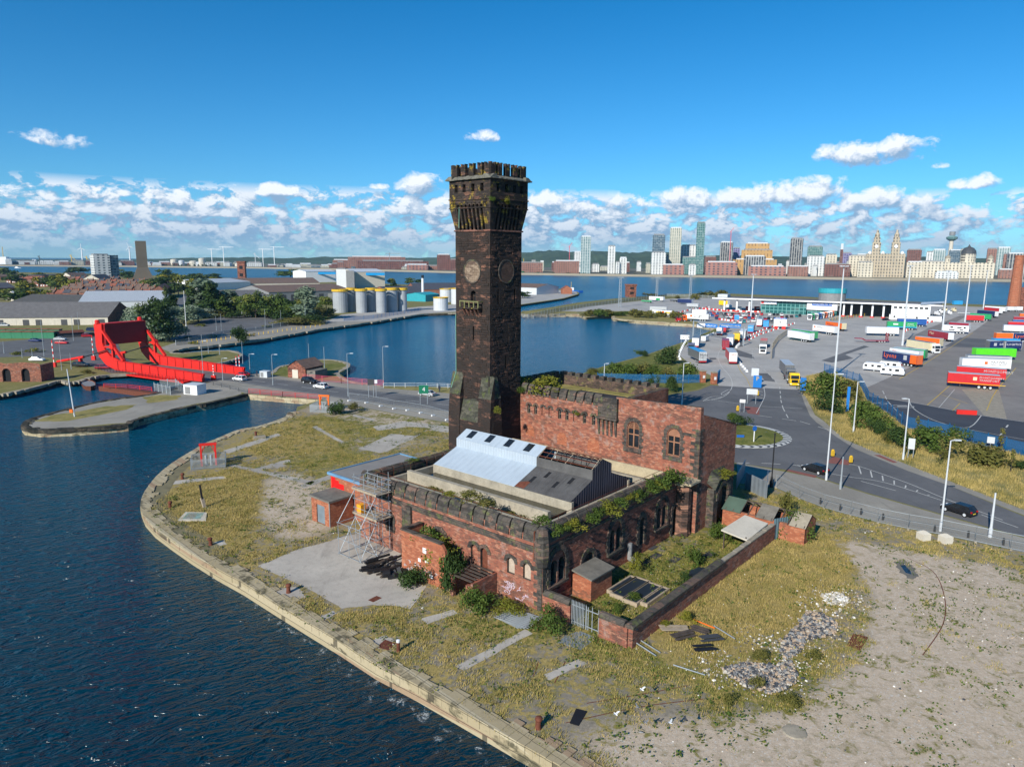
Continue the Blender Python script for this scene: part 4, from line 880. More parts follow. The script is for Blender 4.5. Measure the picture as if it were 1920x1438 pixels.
mb = MB(); mb.add([(6.2,4,6.9),(9.25,4,6.9),(9.25,25,6.9),(6.2,25,6.9)],[(0,1,2,3)]); mb.build('gutter_water',glassm('gutter water',(.03,.03,.015),.1),hall)
# monitor roof, white end and old end
def roofseg(v0,v1,mats,parent,name,sky=0,lab=None):
 P = [(9.35,7.95),(13.5,9.5),(13.5,10.6),(15.35,11.55),(17.3,10.6),(17.3,9.5),(21.3,7.85)]
 o = MB()
 for i in (0,2,4 - 1,5):
  pass
 def slab(i,j,mat,nm,t=.07):
  m_ = MB(); (a,b),(c,d) = P[i],P[j]; m_.add([(a,v0,b),(c,v0,d),(c,v1,d),(a,v1,b),(a,v0,b-t),(c,v0,d-t),(c,v1,d-t),(a,v1,b-t)],[(0,1,2,3),(4,7,6,5),(0,4,5,1),(1,5,6,2),(2,6,7,3),(3,7,4,0)],0); return m_.build(nm,mat,parent)
 res = [slab(0,1,mats[0],name),slab(5,6,mats[0],name)]
 for i in (1,4): a,b = P[i],P[i+1]; m_ = MB(); m_.box(a[0]-.05,a[0]+.0,v0,v1,min(a[1],b[1])-.02,max(a[1],b[1]),0); res.append(m_.build('clerestory_wall',mats[1],parent))
 return P,slab,res
m_corrw2 = corrugated('white sheet ribbed',(.38,.44,.50),.45,1,.08,.4,.05); m_corrw0 = corrugated('white roof sheet',(.37,.44,.51),1.0,1,.22,.6,.06)
P_,slab_,res_ = roofseg(11.7,25.3,[m_corrw0,m_corrw2],hall,'white_roof_slope')
for i,j in ((2,3),(3,4)): slab_(i,j,m_corrw0,'white_roof_slope')
for k in range(4):
 mb = MB(); v = 13.3+k*3.25; t0,t1 = .22,.9
 def on(t,dz=.05): return (lerp(13.5,15.35,t),lerp(10.6,11.55,t)+dz)
 a,b = on(t0),on(t1); mb.add([(a[0],v,a[1]),(b[0],v,b[1]),(b[0],v+1.0,b[1]),(a[0],v+1.0,a[1])],[(0,1,2,3)]); mb.build('skylight',m_glass,hall)
P_,slab_,res_ = roofseg(3.6,11.69,[corrugated('weathered dark sheet',(.082,.08,.08),.3,1,.6,.85,.25),m_corrg],hall,'old_roof_slope')
for (u_,v_) in ((10.6,10.2),(11.9,9.0),(10.7,6.9),(11.9,5.6)):
 mb = MB(); z = 7.95+(u_-9.35)*.3735+.03; mb.add([(u_,v_,z),(u_+1.1,v_,z+.41),(u_+1.1,v_+.45,z+.41),(u_,v_+.45,z)],[(0,1,2,3)]); mb.build('roof_hole',m_void,hall)
mb = MB(); mb.add([(9.4,10.3,7.99),(10.9,10.3,8.55),(10.2,11.68,8.29),(9.4,11.68,7.99)],[(0,1,2,3)]); mb.build('rust_patch',m_rust,hall)
r_ = random.Random(11)
for k in range(9):
 for s_ in (0,1):
  if r_.random() < .15: continue
  v = 3.7+k*.98; mb = MB(); a = (13.5,10.6) if s_ == 0 else (17.3,10.6); mb.bar((a[0],v+r_.uniform(-.15,.15),a[1]),(15.35,v+r_.uniform(-.2,.2),11.5),.08); mb.build('rafter',m_wood if k % 2 else m_woodlt,hall)
mb = MB()
for t in (.12,.5,.85): mb.bar((lerp(13.5,15.35,t),3.65,lerp(10.6,11.5,t)+.06),(lerp(13.5,15.35,t),11.5,lerp(10.6,11.5,t)+.06),.07)
mb.bar((15.35,3.65,11.55),(15.35,11.5,11.55),.12); mb.build('purlin',m_rust,hall)
mb = MB(); mb.add([(p[0],3.55,p[1]) for p in P_]+[(21.3,3.55,6.4),(9.35,3.55,6.4)],[tuple(range(9))]); mb.build('gable_end',corrugated('dark boarding',(.05,.045,.06),.45,0,.5,.8,.3),hall)
mb = MB(); mb.add([(p[0],25.35,p[1]) for p in P_]+[(21.3,25.35,6.4),(9.35,25.35,6.4)],[tuple(range(9))]); mb.build('gable_end',m_corrw2,hall)
mb = MB(); mb.box(13.6,17.2,3.7,11.6,9.0,9.05,0); mb.build('roof_void_floor',m_black,hall)
# guard rails along the parapets
mb = MB()
for (a,b) in (((1.5,1.6),(1.5,27)),((1.7,1.5),(26,1.5)),((1.5,27.2),(21,27.2))):
 A_,B_2 = Vector((a[0],a[1],8.35)),Vector((b[0],b[1],8.35)); n = int((B_2-A_).length/2.5)
 mb.tube(A_,B_2,.03,n=4); mb.tube(A_-Vector((0,0,.45)),B_2-Vector((0,0,.45)),.02,n=4)
 for i in range(n+1): p = A_+(B_2-A_)*(i/n); mb.tube(p-Vector((0,0,1.6)),p,.025,n=4)
mb.build('guard_rail',m_rust,hall)
# graffiti and marks low on the sunlit wall
m_graf = plain('pale graffiti',(.50,.40,.48),.8,var=.3,sc=4)
mb = MB(); r_ = random.Random(3)
def scrib(x0,x1,z0,z1,n,T,off=-.012):
 for k in range(n):
  x = r_.uniform(x0,x1); z = r_.uniform(z0,z1); pts = []
  for i in range(7): x += r_.uniform(-.3,.35); z += r_.uniform(-.3,.3); z = max(z0,min(z1,z)); pts.append((x,z))
  for i in range(6):
   a,b = pts[i],pts[i+1]; d = Vector((b[0]-a[0],b[1]-a[1])); L = d.length or 1; nx,nz = -d.y/L*.035,d.x/L*.035
   mb.add([(a[0]-nx,off,a[1]-nz),(b[0]-nx,off,b[1]-nz),(b[0]+nx,off,b[1]+nz),(a[0]+nx,off,a[1]+nz)],[(0,1,2,3)],0,T)
scrib(1.2,5.0,.3,1.8,14,TLh); mb.build('graffiti',m_graf,hall)
# ---------------------------------------------------------------- tall engine house behind
eh = thing('engine_house','tall red brick block with battlements, two arched windows and an overgrown roof','building',**B)
mb = MB(); Tf = FT(28.7)
big = []
for c in (7.65,1.75): big += [arch(c,1.75,9.45,12.1)]
smx = [25.5,24.2,19.8,18.5,15.5,13.95]; bl = [27.0 - .1,22.8,21.5,17.1]
sm = [arch(x,.55,11.5,12.6) for x in smx]; smb = [arch(x,.6,11.5,12.6) for x in bl[1:]]
holed(mb,[(-1.8,0),(27.15,0),(27.15,14.6),(10.4,14.6),(10.4,15.9),(-1.8,16.2)],big+sm+smb,Tf,.4,0,1)
RW = [(28.7,0),(39.6,0),(39.6,12.3),(29.4,15.2),(29.4,16.15),(28.7,16.2)]
porch = [arch(34.3,3.0,0,3.6,'round',9)]
holed(mb,RW,porch,FR(-1.8),.4,2,1)
mb.add([(28.7,-1.8,16.2),(29.4,-1.8,16.15),(29.4,10.4,15.85),(28.7,10.4,15.9)],[(0,1,2,3)],1); mb.box(29.39,29.4,-1.8,10.4,12,15.85,0)
mb.add([(39.6,-1.8,0),(39.6,10.4,0),(39.6,10.4,12.3),(39.6,-1.8,12.3)],[(0,1,2,3)],0); mb.add([(28.7,10.4,12),(43,10.4,0+12),(43,10.4,15.2),(28.7,10.4,15.2)],[(0,1,2,3)],0)
mb.box(39.6,43,10.4,10.45,0,12,0); mb.add([(43,10.4,0),(43,31,0),(43,31,15.2),(43,10.4,15.2)],[(0,1,2,3)],0); mb.add([(28.7,31,0),(43,31,0),(43,31,15.2),(28.7,31,15.2)],[(0,1,2,3)],0)
mb.build('wall',[m_brick,m_quoin,m_brick],eh)
mb = MB(); mb.add([(29.4,-1.8,15.2),(39.9,-1.95,12.25),(39.9,10.4,12.25),(29.4,10.4,15.2)],[(0,1,2,3)]); mb.build('sloped_roof',m_felt,eh)
mb = MB(); mb.box(29.6,42.1,11.3,30.1,12,13.6,0); mb.build('flat_roof',plain('black roof felt',(.035,.035,.04),.85,var=.3,sc=.3,dirt=.4),eh)
mb = MB(); mb.box(29.6,42.1,24,30.1,13.61,13.7,0); mb.box(40,42.1,11.3,24,13.61,13.7,0); mb.box(29.6,40,11.3,13.2,13.61,13.7,0); mb.build('roof_turf',m_verge,eh)
for (a,b,c,d) in ((42.1,43,10.4,31),(28.7,42.09,30.1,31),(29.6,42.09,10.4,11.3)):
 mb = MB(); mb.box(a,b,c,d,12,15.2,0); mb.build('parapet_wall',masonry('mossy parapet',[(.11,.075,.06),(.085,.06,.05),(.15,.10,.08)],.3,.7,(.04,.035,.03),dark=(.04,.035,.03),lichen=((.2,.19,.06),.7)),eh)
mb = MB()
for k in range(12): v = 12+k*1.55; mb.box(42.05,43.05,v,v+.9,15.21,15.75,0)
for k in range(8): u = 30+k*1.55; mb.box(u,u+1.2,30.05,31.05,15.21,15.75,0)
mb.build('battlements',[m_quoin],eh)
mb = MB(); merlons(mb,12.9,27,Tf,14.4,15.85,1.2,.28,.9,0,8); mb.build('battlements',[m_quoin],eh)
mb = MB(); mb.box(28.2,28.7,10.0,13.0,12.9,15.7,0)
for k in range(5): v = 10.15+k*.67; mb.add([(28.2,v,12.9),(28.2,v+.3,12.9),(28.7,v+.3,10.4),(28.7,v,10.4),(28.7,v,12.9),(28.7,v+.3,12.9)],[(0,1,2,3),(0,3,4),(1,2,5)],0)
mb.box(28.05,28.7,9.9,13.1,12.75,13.0,0); mb.build('oriel_block',[m_quoin],eh)
for c,h in zip((7.65,1.75),big):
 o = pane('window',h,Tf,.35,m_glass,eh,None,plain('orange stone frame',(.27,.135,.08),.8,var=.3),1,1,.16)
mb = MB(); wf = plain('orange window stone',(.27,.13,.08),.85,var=.3)
for c in (7.65,1.75):
 ring = [(c+.86*cos(pi*i/10),12.1+.86*sin(pi*i/10)) for i in range(11)]; mb.add([(c-.86,.2,11.95)]+[(x,.2,z) for x,z in ring[::-1]]+[(c+.86,.2,11.95)],[tuple(range(13))],0,Tf); mb.build('window_tympanum',wf,eh)
for x,h in zip(smx,sm): pane('window',h,Tf,.35,m_void,eh,None,m_woodlt,0,1,.05)
for h in smb: pane('window',h,Tf,.2,m_brick,eh,'bricked up small window')
for c in (7.65,1.75):
 vs_(eh,c,1.85,12.1,Tf,.5,.07,0,'round',13,1,9.2); mb = MB(); mb.box(c-1.35,c+1.35,-.18,.05,8.85,9.4,0,Tf); mb.build('sill',m_quoin,eh)
for x in smx+bl[1:]: vs_(eh,x,.6,12.6,Tf,.28,.1,0,'round',7)
mb = MB()
x = 26.9
quoins(mb,-1.78,7.3,13.4,Tf,1,.05,0,.8); quoins(mb,28.72,0,13.4,FR(-1.8),1,.05,0,.8)
mb.box(-1.8,.4,-.08,.02,12.4,12.75,0,Tf)
mb.build('quoins',[m_quoin],eh)
for (v,z,w,h) in ((19.3,7.75,1.7,1.5),(13.9,7.75,1.9,1.6),(25.2,8.1,1.6,1.3)):
 mb = MB(); hp = arch(v,w,z,z+h-.5); mb.add([(p[0],-.015,p[1]) for p in hp],[tuple(range(len(hp)))],0,Tf); mb.build('bricked_arch',m_orange,eh)
mb = MB(); mb.box(31.6,37.0,-2.7,-1.81,0,4.0,0);
mb = MB(); Tp = FR(-2.75); holed(mb,[(31.6,0),(37.1,0),(37.1,5.3),(35.9,6.1),(32.6,6.1),(31.6,5.3)],[[(x,max(z,.01)) for x,z in arch(34.4,3.1,0.01,3.5,'round',9)]],Tp,.85,0,0); mb.box(31.59,31.62,-2.75,-1.8,0,5.3,0); mb.box(37.1,37.12,-2.75,-1.8,0,5.3,0)
voussoirs(mb,34.4,3.1,3.5,Tp,.55,.12,0,'point',15); mb.build('porch',[m_quoin],eh)
mb = MB(); mb.add([(31.4,-3.0,5.2),(32.5,-3.0,6.3),(36.1,-3.0,6.3),(37.3,-3.0,5.2),(31.4,-1.81,6.0),(32.5,-1.81,7.3),(36.1,-1.81,7.3),(37.3,-1.81,6.0)],[(0,1,5,4),(1,2,6,5),(2,3,7,6)],0); mb.build('porch_roof',m_slab_s,eh)
pane('door',arch(34.4,3.05,0.01,3.5,'round',9),FR(-1.95),0,m_orange,eh,'bricked up archway')
mb = MB(); mb.add([(28.0,28.5,14.5),(28.0,30.5,14.5),(31,30.5,14.5),(31,28.5,14.5),(28.0,29.5,16.9),(31,29.5,16.9)],[(0,1,4),(3,5,2),(0,4,5,3),(1,2,5,4)],0); mb.build('stone_gable',m_slab_s,eh)
# ---------------------------------------------------------------- lesser buildings round the hall
ex = thing('brick_extension','flat roofed orange brick extension with blue roof edge behind the scaffold','building',**B)
mb = MB(); mb.box(3.1,15.3,28.55,39.1,0,5.2,0); mb.build('wall',[m_orange],ex)
mb = MB(); mb.box(2.9,15.5,28.56,39.3,5.2,5.35,0); mb.build('roof',plain('grey flat roof',(.22,.21,.20),.9,var=.1),ex)
mb = MB()
for q in ((2.8,3.0,28.6,39.4),(3.01,15.6,39.2,39.4),(15.4,15.6,28.6,39.19)): mb.box(q[0],q[1],q[2],q[3],5.15,5.5,0)
mb.build('blue_edge',plain('blue trim',(.12,.25,.40),.5),ex)
mb = MB(); mb.add([(3.08,36.1,2.6),(3.08,38.9,2.6),(3.08,38.9,4.9),(3.08,38.0,4.9),(3.08,38.0,4.6),(3.08,37.2,4.6),(3.08,37.2,4.25),(3.08,36.1,4.25)],[(0,1,2,3,4,5,6,7)]); o = mb.build('painted_patch',plain('bright red paint',(.72,.01,.01),.5),ex); o['label'] = 'bright red painted patch'
sd = thing('brick_shed','small flat roofed red brick shed with a grey plank door','shed',**B)
mb = MB(); hp = rect(35.1,36.9,.02,2.5); holed(mb,rect(33.9,38.0,0,3.3),[[(x-0,z) for x,z in hp]],FT(-.7),.15,0,0); mb.box(-.69,2.9,33.9,33.95,0,3.3,0); mb.box(-.69,2.9,37.95,38.0,0,3.3,0); mb.box(2.85,2.9,33.96,37.94,0,3.3,0); mb.build('wall',[m_orange],sd)
mb = MB(); mb.box(-.95,3.0,33.7,38.2,3.3,3.55,0); mb.build('roof',m_concdk,sd)
mb = MB()
for k in range(6): mb.box(-.6,-.56,35.12+k*.29,35.38+k*.29,.05,2.48,0)
mb.build('door',plain('grey blue planks',(.17,.21,.24),.8,var=.2),sd)
mb = MB(); mb.box(-.78,-.701,33.9,34.05,0,3.2,0); mb.build('corner_post',m_grey,sd)
# orange wall with slanting top
ow = thing('boundary_wall','tall orange brick wall with sloping dark coping and bushes at its foot','wall',**B)
mb = MB(); ol = [(10.6,0),(17.2,0),(17.2,4.85),(10.9,4.85),(10.4,4.3),(10.2,3.2),(10.6,2.2)]
T = FT(-3.1); vs = [(x,0,z) for x,z in ol]+[(x,.35,z) for x,z in ol]; n = len(ol); mb.add(vs,[tuple(range(n)),tuple(range(n,2*n))]+[(i,(i+1) % n,(i+1) % n+n,i+n) for i in range(n)],0,T)
mb.box(-2.74,-.32,16.85,17.2,0,4.85,0); mb.build('wall',[m_orange],ow)
mb = MB(); mb.box(-3.2,-2.65,10.9,17.3,4.86,5.02,0); mb.box(-2.64,-.3,16.8,17.3,4.86,5.02,0); mb.build('coping',m_quoin,ow)
mb = MB(); T = FT(-3.1)
for (x,z,w,h) in ((13.2,3.2,.55,.6),(12.9,2.2,.5,.5),(14.1,2.0,.4,.4),(12.2,.7,.5,.35)): mb.box(x,x+w,-.02,-.001,z,z+h,0,T)
mb.build('notice_boards',m_white,ow); mb = MB(); scrib(11.4,16.6,.3,1.7,16,T,-.015); mb.build('graffiti',plain('grey graffiti',(.45,.40,.40),.8),ow)
lt = thing('ruined_lean_to','low roofless brick lean-to with loose roof boards under the arched door','ruin',**B)
mb = MB(); mb.box(-3.6,-.05,5.9,6.2,0,2.3,0); mb.box(-3.6,-3.2,6.21,6.9,0,1.9,0); mb.box(-3.6,-3.2,8.7,9.1,0,2.4,0); mb.box(-3.2,-.05,9.1,9.4,0,2.2,0); mb.build('wall',[m_brick],lt)
mb = MB()
for k in range(6): mb.bar((-3.5+k*.62,6.1,2.42),(-3.4+k*.6,9.3,2.36),.28,.06)
mb.build('roof_boards',m_wood,lt)
# brick outhouse in the walled yard
oh = thing('brick_outhouse','small brick outhouse with slab roof inside the walled yard','shed',**B)
mb = MB(); mb.box(4.8,8.6,-2.45,.0-.17,0,2.35,0); mb.build('wall',[m_orange],oh)
mb = MB(); mb.add([(4.6,-2.65,2.36),(8.8,-2.65,2.36),(8.8,-.17,2.75),(4.6,-.17,2.75),(4.6,-2.65,2.5),(8.8,-2.65,2.5),(8.8,-.17,2.9),(4.6,-.17,2.9)],[(0,1,5,4),(4,5,6,7),(1,2,6,5),(0,4,7,3)]); mb.build('roof',m_concdk,oh)
# yard wall
yw = thing('yard_wall','long low red brick yard wall with dark moulded stone coping','wall',**B)
mb = MB(); mb.box(.0,33.2,-10.2,-9.75,0,2.0,0); mb.box(-.2,.25,-9.74,-6.75,0,2.0,0); mb.box(-.2,.25,-3.5,-.2,0,2.0,0); mb.build('wall',[m_brick],yw)
cp = MB(); pr = [(-.45,2.0),(-.45,2.25),(-.15,2.5),(.15,2.5),(.45,2.25),(.45,2.0)]
for (o_,d_,i_,L,k0) in (((-.3,-9.98,0),(1,0,0),(0,1,0),18.4,0),((.02,-9.5,0),(0,1,0),(-1,0,0),2.7,0),((.02,-3.5,0),(0,1,0),(-1,0,0),3.2,0)):
 T = frame(o_,d_,i_); x = 0
 while x < L-.1: l = min(1.55,L-x); cp.extr(pr,x,x+l-.025,0,T); x += l
cp.build('coping',[m_quoin],yw)
cp = MB(); x = 18.2
while x < 33: cp.box(x,x+.9,-10.25,-9.7,2.0,2.12+rnd.uniform(-.03,.05),0); x += .93
cp.build('coping',[m_conc],yw)['label'] = 'rough pale coping without mouldings'
gt = thing('palisade_gate','grey steel palisade gate between the brick yard walls','gate',**B)
for s_,(a,b) in enumerate(((-6.7,-5.15),(-5.05,-3.55))):
 l = MB()
 for z in (.35,2.0): l.box(.0,.05,a,b,z,z+.08,0)
 n = 9 if s_ == 1 else 3
 for k in range(n): y = a+.05+(b-a-.15)*k/max(1,n-1); l.box(-.04,-.001,y,y+.07,.1,2.45,0); l.add([(-.04,y,2.45),(-.04,y+.07,2.45),(-.04,y+.035,2.6)],[(0,1,2)])
 if s_ == 0:
  for k in range(2): l.box(-.04,0,a+1.2+k*.2,a+1.27+k*.2,.1,2.4,0)
 l.build('gate_leaf',m_galv,gt)
# ruined sheds at the far end of the yard
rs = thing('ruined_shed','ruined brick shed with part fallen slate roof beyond the yard','ruin',**B)
mb = MB(); mb.box(34.0,34.4,-13.5,-3.0,0,2.2,0); mb.box(37.5,37.9,-13.5,-3.0,0,2.2,0)
mb.add([(34.0,-13.5,0),(37.9,-13.5,0),(37.9,-13.5,2.2),(36,-13.5,3.3),(34,-13.5,2.2)],[(0,1,2,3,4)],0); mb.add([(34.0,-3,0),(37.9,-3,0),(37.9,-3,2.2),(36,-3,3.3),(34,-3,2.2)],[(0,1,2,3,4)],0); mb.build('wall',[m_orange],rs)
for (a,b,lab,mt) in ((-13.6,-11.6,'mossy slabs left on the roof',m_conc),(-9.6,-7.4,'grey sheet patch',m_concdk),(-5.4,-2.9,'green felt covered end',plain('green felt',(.07,.11,.085),.9))):
 mb = MB(); mb.add([(33.8,a,2.15),(36,a,3.38),(36,b,3.38),(33.8,b,2.15)],[(0,1,2,3)]); mb.add([(38.1,a,2.15),(36,a,3.38),(36,b,3.38),(38.1,b,2.15)],[(0,1,2,3)]); mb.build('roof',mt,rs)['label'] = lab
mb = MB()
for k in range(11): v = -13.4+k*1.0; mb.bar((33.9,v,2.15),(36,v,3.25),.12); mb.bar((38,v,2.15),(36,v,3.25),.12)
mb.bar((36,-13.4,3.25),(36,-3.1,3.25),.14); mb.build('rafters',m_wood,rs)
ws = thing('white_shelter','white painted sheet shelter roof against the yard wall','shelter',**B)
mb = MB(); mb.add([(26.2,-9.6,2.0),(32.4,-9.6,2.3),(32.2,-6.7,2.7),(26.3,-6.3,2.4),(26.2,-9.6,1.85),(32.4,-9.6,2.15),(32.2,-6.7,2.55),(26.3,-6.3,2.25)],[(0,1,2,3),(0,4,7,3),(0,1,5,4),(2,3,7,6)]); mb.build('roof',m_offwhite,ws)
for p in ((26.5,-9.3),(26.6,-6.6),(32,-7)): mb = MB(); mb.bar((p[0],p[1],0),(p[0],p[1],2.2),.12); mb.build('post',m_wood,ws)
# corrugated screens beside the pavement
for (a,b,h,lab,mt) in (((1397,916),(1437,936),2.6,'blue grey corrugated panel standing by the black lamp post',m_galvsheet),((1437,936),(1438,912),2.6,'corrugated panel edge on beside the black lamp post',m_galvsheet),((1380,918),(1396,888),2.4,'shaded corrugated panel against the tall brick wall',m_galvsheet)):
 p,q = G(*a),G(*b); mb = MB(); mb.wall([p,q],.06,.0,h); tag(mb.build('sheet_fence',mt),lab,'fence')
p,q = LW(33.3,-10.0),LW(36.4,-11.6); mb = MB(); mb.wall([p,q],.06,0,2.7); tag(mb.build('sheet_fence',corrugated('teal sheet',(.10,.17,.20),.35,0,.3,.6)),'leaning blue green corrugated sheet at the far end of the yard wall','fence')
# ---------------------------------------------------------------- foliage
ORD = 'first second third fourth fifth sixth seventh eighth ninth tenth eleventh twelfth thirteenth fourteenth fifteenth sixteenth seventeenth eighteenth nineteenth twentieth'.split()
ORD += ['twenty-'+o for o in ORD[:9]]+['thirtieth']+['thirty-'+o for o in ORD[:9]]
def leafmesh(name,lobes,n,size,mat,seed,flat=.0,up=.3):
 r = random.Random(seed); mb = MB(); tot = sum(l[3]*l[4] for l in lobes)
 for (cx,cy,cz,rx,rz) in lobes:
  k = int(n*rx*rz/tot)
  for _ in range(k):
   a = r.uniform(0,2*pi); c = r.uniform(-.85,1); s_ = math.sqrt(max(0,1-c*c)); rad = r.uniform(.55,1.08) if r.random() < .8 else r.uniform(.2,.7)
   p = Vector((cx+rx*rad*s_*cos(a),cy+rx*rad*s_*sin(a),cz+rz*rad*c)); nrm = Vector((s_*cos(a),s_*sin(a),c+up)); nrm = nrm.normalized()*1.0+Vector((r.gauss(0,.55),r.gauss(0,.55),r.gauss(0,.55))); nrm.normalize()
   t = nrm.orthogonal().normalized(); t.rotate(Matrix.Rotation(r.uniform(0,6.28),3,nrm)); b = nrm.cross(t); s2 = size*r.uniform(.6,1.35)
   mb.add([p-t*s2,p-b*s2*.7,p+t*s2*1.1,p+b*s2*.65],[(0,1,2,3)])
 me = bpy.data.meshes.new(name); me.from_pydata(mb.v,[],mb.f); me.materials.append(mat); return me
def lobeset(kind,seed):
 r = random.Random(seed); L = []
 if kind == 'round':
  for i in range(11): a = r.uniform(0,6.28); q = r.uniform(.1,.36); z = r.uniform(.24,.86); L.append((q*cos(a),q*sin(a),z,r.uniform(.17,.26)*(1.2-.6*abs(z-.5)),r.uniform(.12,.19)))
 elif kind == 'tall':
  for i in range(12): a = r.uniform(0,6.28); z = r.uniform(.2,.92); q = r.uniform(.03,.2)*(1.2-z); L.append((q*cos(a),q*sin(a),z,r.uniform(.10,.17),r.uniform(.1,.16)))
 elif kind == 'cone':
  for i in range(9): z = .15+.8*i/9; L.append((r.uniform(-.03,.03),r.uniform(-.03,.03),z,.26*(1.08-z),.1))
 else:
  for i in range(10): a = r.uniform(0,6.28); q = r.uniform(.0,.42); z = r.uniform(.16,.6)*(1.1-q*.7); L.append((q*cos(a),q*sin(a),z,r.uniform(.17,.28),r.uniform(.16,.3)))
 return L
CROWN = {}
def crown(kind,mat,v,n,size):
 k = (kind,mat.name,v,n)
 if k not in CROWN: CROWN[k] = leafmesh('crown',lobeset(kind,v*7+3),n,size,mat,v)
 return CROWN[k]
TR_ME = {}
def trunk_mesh(v):
 if v not in TR_ME:
  r = random.Random(v); mb = MB(); mb.tube((0,0,0),(.01,0,.5),.028,.014,7)
  for i in range(5): a = r.uniform(0,6.28); z = r.uniform(.25,.5); mb.tube((.005,0,z),(.24*cos(a),.24*sin(a),z+.22),.010,.004,5)
  me = bpy.data.meshes.new('trunk'); me.from_pydata(mb.v,[],mb.f); me.materials.append(m_bark); TR_ME[v] = me
 return TR_ME[v]
def plant(name,p,h,wid,kind,mat,label,cat,group=None,v=None,n=700,size=.05,trunk=True):
 """unit-high mesh scaled to height h and crown spread wid"""
 v = rnd.randrange(4) if v is None else v
 sp = {'round': 1.0,'tall': .55,'cone': .55,'bush': 1.15}[kind]
 t = thing(name,label,cat,(p[0],p[1],p[2] if len(p) > 2 else 0),rnd.uniform(0,6.28),group,(wid/sp,wid/sp,h))
 o = bpy.data.objects.new('crown' if trunk else 'foliage',crown(kind,mat,v,n,size)); C.objects.link(o); o.parent = t
 if trunk: o = bpy.data.objects.new('trunk',trunk_mesh(v)); C.objects.link(o); o.parent = t
 return t
def ptree(x,yb,yt,wpx,kind,mat,label,group=None,name='tree',cat='tree',**k):
 p = G(x,yb); h = max(.3,HZ(x,yt,p)); return plant(name,p,h,SZ(wpx,p.y),kind,mat,label,cat,group,**k)
def pbush(x,yb,yt,wpx,mat,label,group=None,name='bush',cat='bush',**k):
 k_ = 1.2 if 1150 < x < 1360 and yb > 1000 else .95 if x > 1360 and yb > 1180 else 1.45; wpx *= k_; yt = yb-(yb-yt)*(k_-.08)
 k.setdefault('trunk',False); k.setdefault('n',900); k.setdefault('size',.045)
 return ptree(x,yb,yt,wpx,'bush',mat,label,group,name,cat,**k)
# grass standing on the yard: one object of dry and one of green blades
def grass(name,mat,n,test,hgt,box,seed,spread=.22):
 r = random.Random(seed); v = []; f = []
 k = 0; tries = 0
 while k < n and tries < n*30:
  tries += 1; x = r.uniform(box[0],box[1]); y = r.uniform(box[2],box[3])
  if r.random() > test(x,y): continue
  k += 1; s_ = r.uniform(.6,1.3)
  for _ in range(7):
   a = r.uniform(0,6.28); px_,py_ = x+r.gauss(0,spread),y+r.gauss(0,spread); h = hgt*s_*r.uniform(.5,1.2); ln = r.uniform(.0,.45)*h; w = r.uniform(.018,.035)
   i = len(v); v += [(px_-w*sin(a),py_+w*cos(a),0),(px_+w*sin(a),py_-w*cos(a),0),(px_+ln*cos(a)+.1*h,py_+ln*sin(a),h)]; f.append((i,i+1,i+2))
 me = bpy.data.meshes.new(name); me.from_pydata(v,[],f); me.materials.append(mat); o = bpy.data.objects.new(name,me); C.objects.link(o); o['kind'] = 'stuff'; return o
foot = [tuple(LW(*q)[:2]) for q in ((-.2,-.2),(29,-3),(43,-3),(43,32),(22,36),(15.6,39.5),(3,39.5),(3,38),(-.9,38),(-.9,33.8),(-.2,33.8))]
slabP = [tuple(p[:2]) for p in PP((484,1061),(560,1029),(650,1005),(705,990),(762,1033),(760,1090),(800,1098),(770,1142),(700,1134),(628,1132),(560,1096))]
import mathutils.noise as mn
def nz(x,y,s): return mn.noise(Vector((x*s,y*s,1.7)))
def tst(which):
 def f(x,y):
  if not inpoly(x,y,YP2) or inpoly(x,y,foot) or any(inpoly(x,y,q) for q in SLABS): return 0
  c = cover(x,y); q = c[which]; w = nz(x,y,.35)*.6+nz(x,y,1.1)*.4
  q = max(0,min(1,(q+w*.9-.38)*2.2)); d = math.hypot(x,y); return q*min(1,95/max(40,d))
 return f
bx = (-50,92,38,150)
grass('dry_grass',m_straw,21000,tst(0),.26,bx,21)
grass('green_weeds',m_gweed,13000,tst(1),.20,bx,22)
vp = [tuple(p[:2]) for p in PP((1500,729),(1512,706),(1545,698),(1610,716),(1627,752),(1663,775),(1700,803),(1778,819),(1920,855),(2000,870),(2000,985),(1920,956),(1765,896),(1655,853),(1584,824),(1545,788),(1515,750))]
grass('verge_grass',m_straw,9000,lambda x,y: (.55+nz(x,y,.25)) if inpoly(x,y,vp) else 0,.55,(48,135,95,215),31,.35)
# scattered low weeds as tiny leaf tufts over the gravel
def weeds(name,mat,n,test,seed,size=.09,hgt=.2):
 r = random.Random(seed); mb = MB(); k = t = 0
 while k < n and t < n*40:
  t += 1; x = r.uniform(*bx[:2]); y = r.uniform(*bx[2:])
  if r.random() > test(x,y): continue
  k += 1; R = r.uniform(.1,.4)
  for _ in range(9):
   p = Vector((x+r.gauss(0,R),y+r.gauss(0,R),r.uniform(.03,hgt))); nn = Vector((r.gauss(0,.6),r.gauss(0,.6),1)).normalized(); a = nn.orthogonal().normalized(); b = nn.cross(a); s_ = size*r.uniform(.5,1.3)
   mb.add([p-a*s_,p-b*s_,p+a*s_,p+b*s_],[(0,1,2,3)])
 return tag(mb.build(name,mat),kind='stuff')
weeds('ground_weeds',m_leaf,2600,lambda x,y: 0 if not inpoly(x,y,YP2) or inpoly(x,y,foot) or inpoly(x,y,slabP) else max(.06,.35+nz(x,y,.22)*1.2),5)
weeds('yellow_weeds',m_leafyel,260,lambda x,y: 0 if not inpoly(x,y,YP2) or inpoly(x,y,foot) or inpoly(x,y,slabP) else max(.0,nz(x+40,y,.16)*1.6-.2),6,.07,.5)
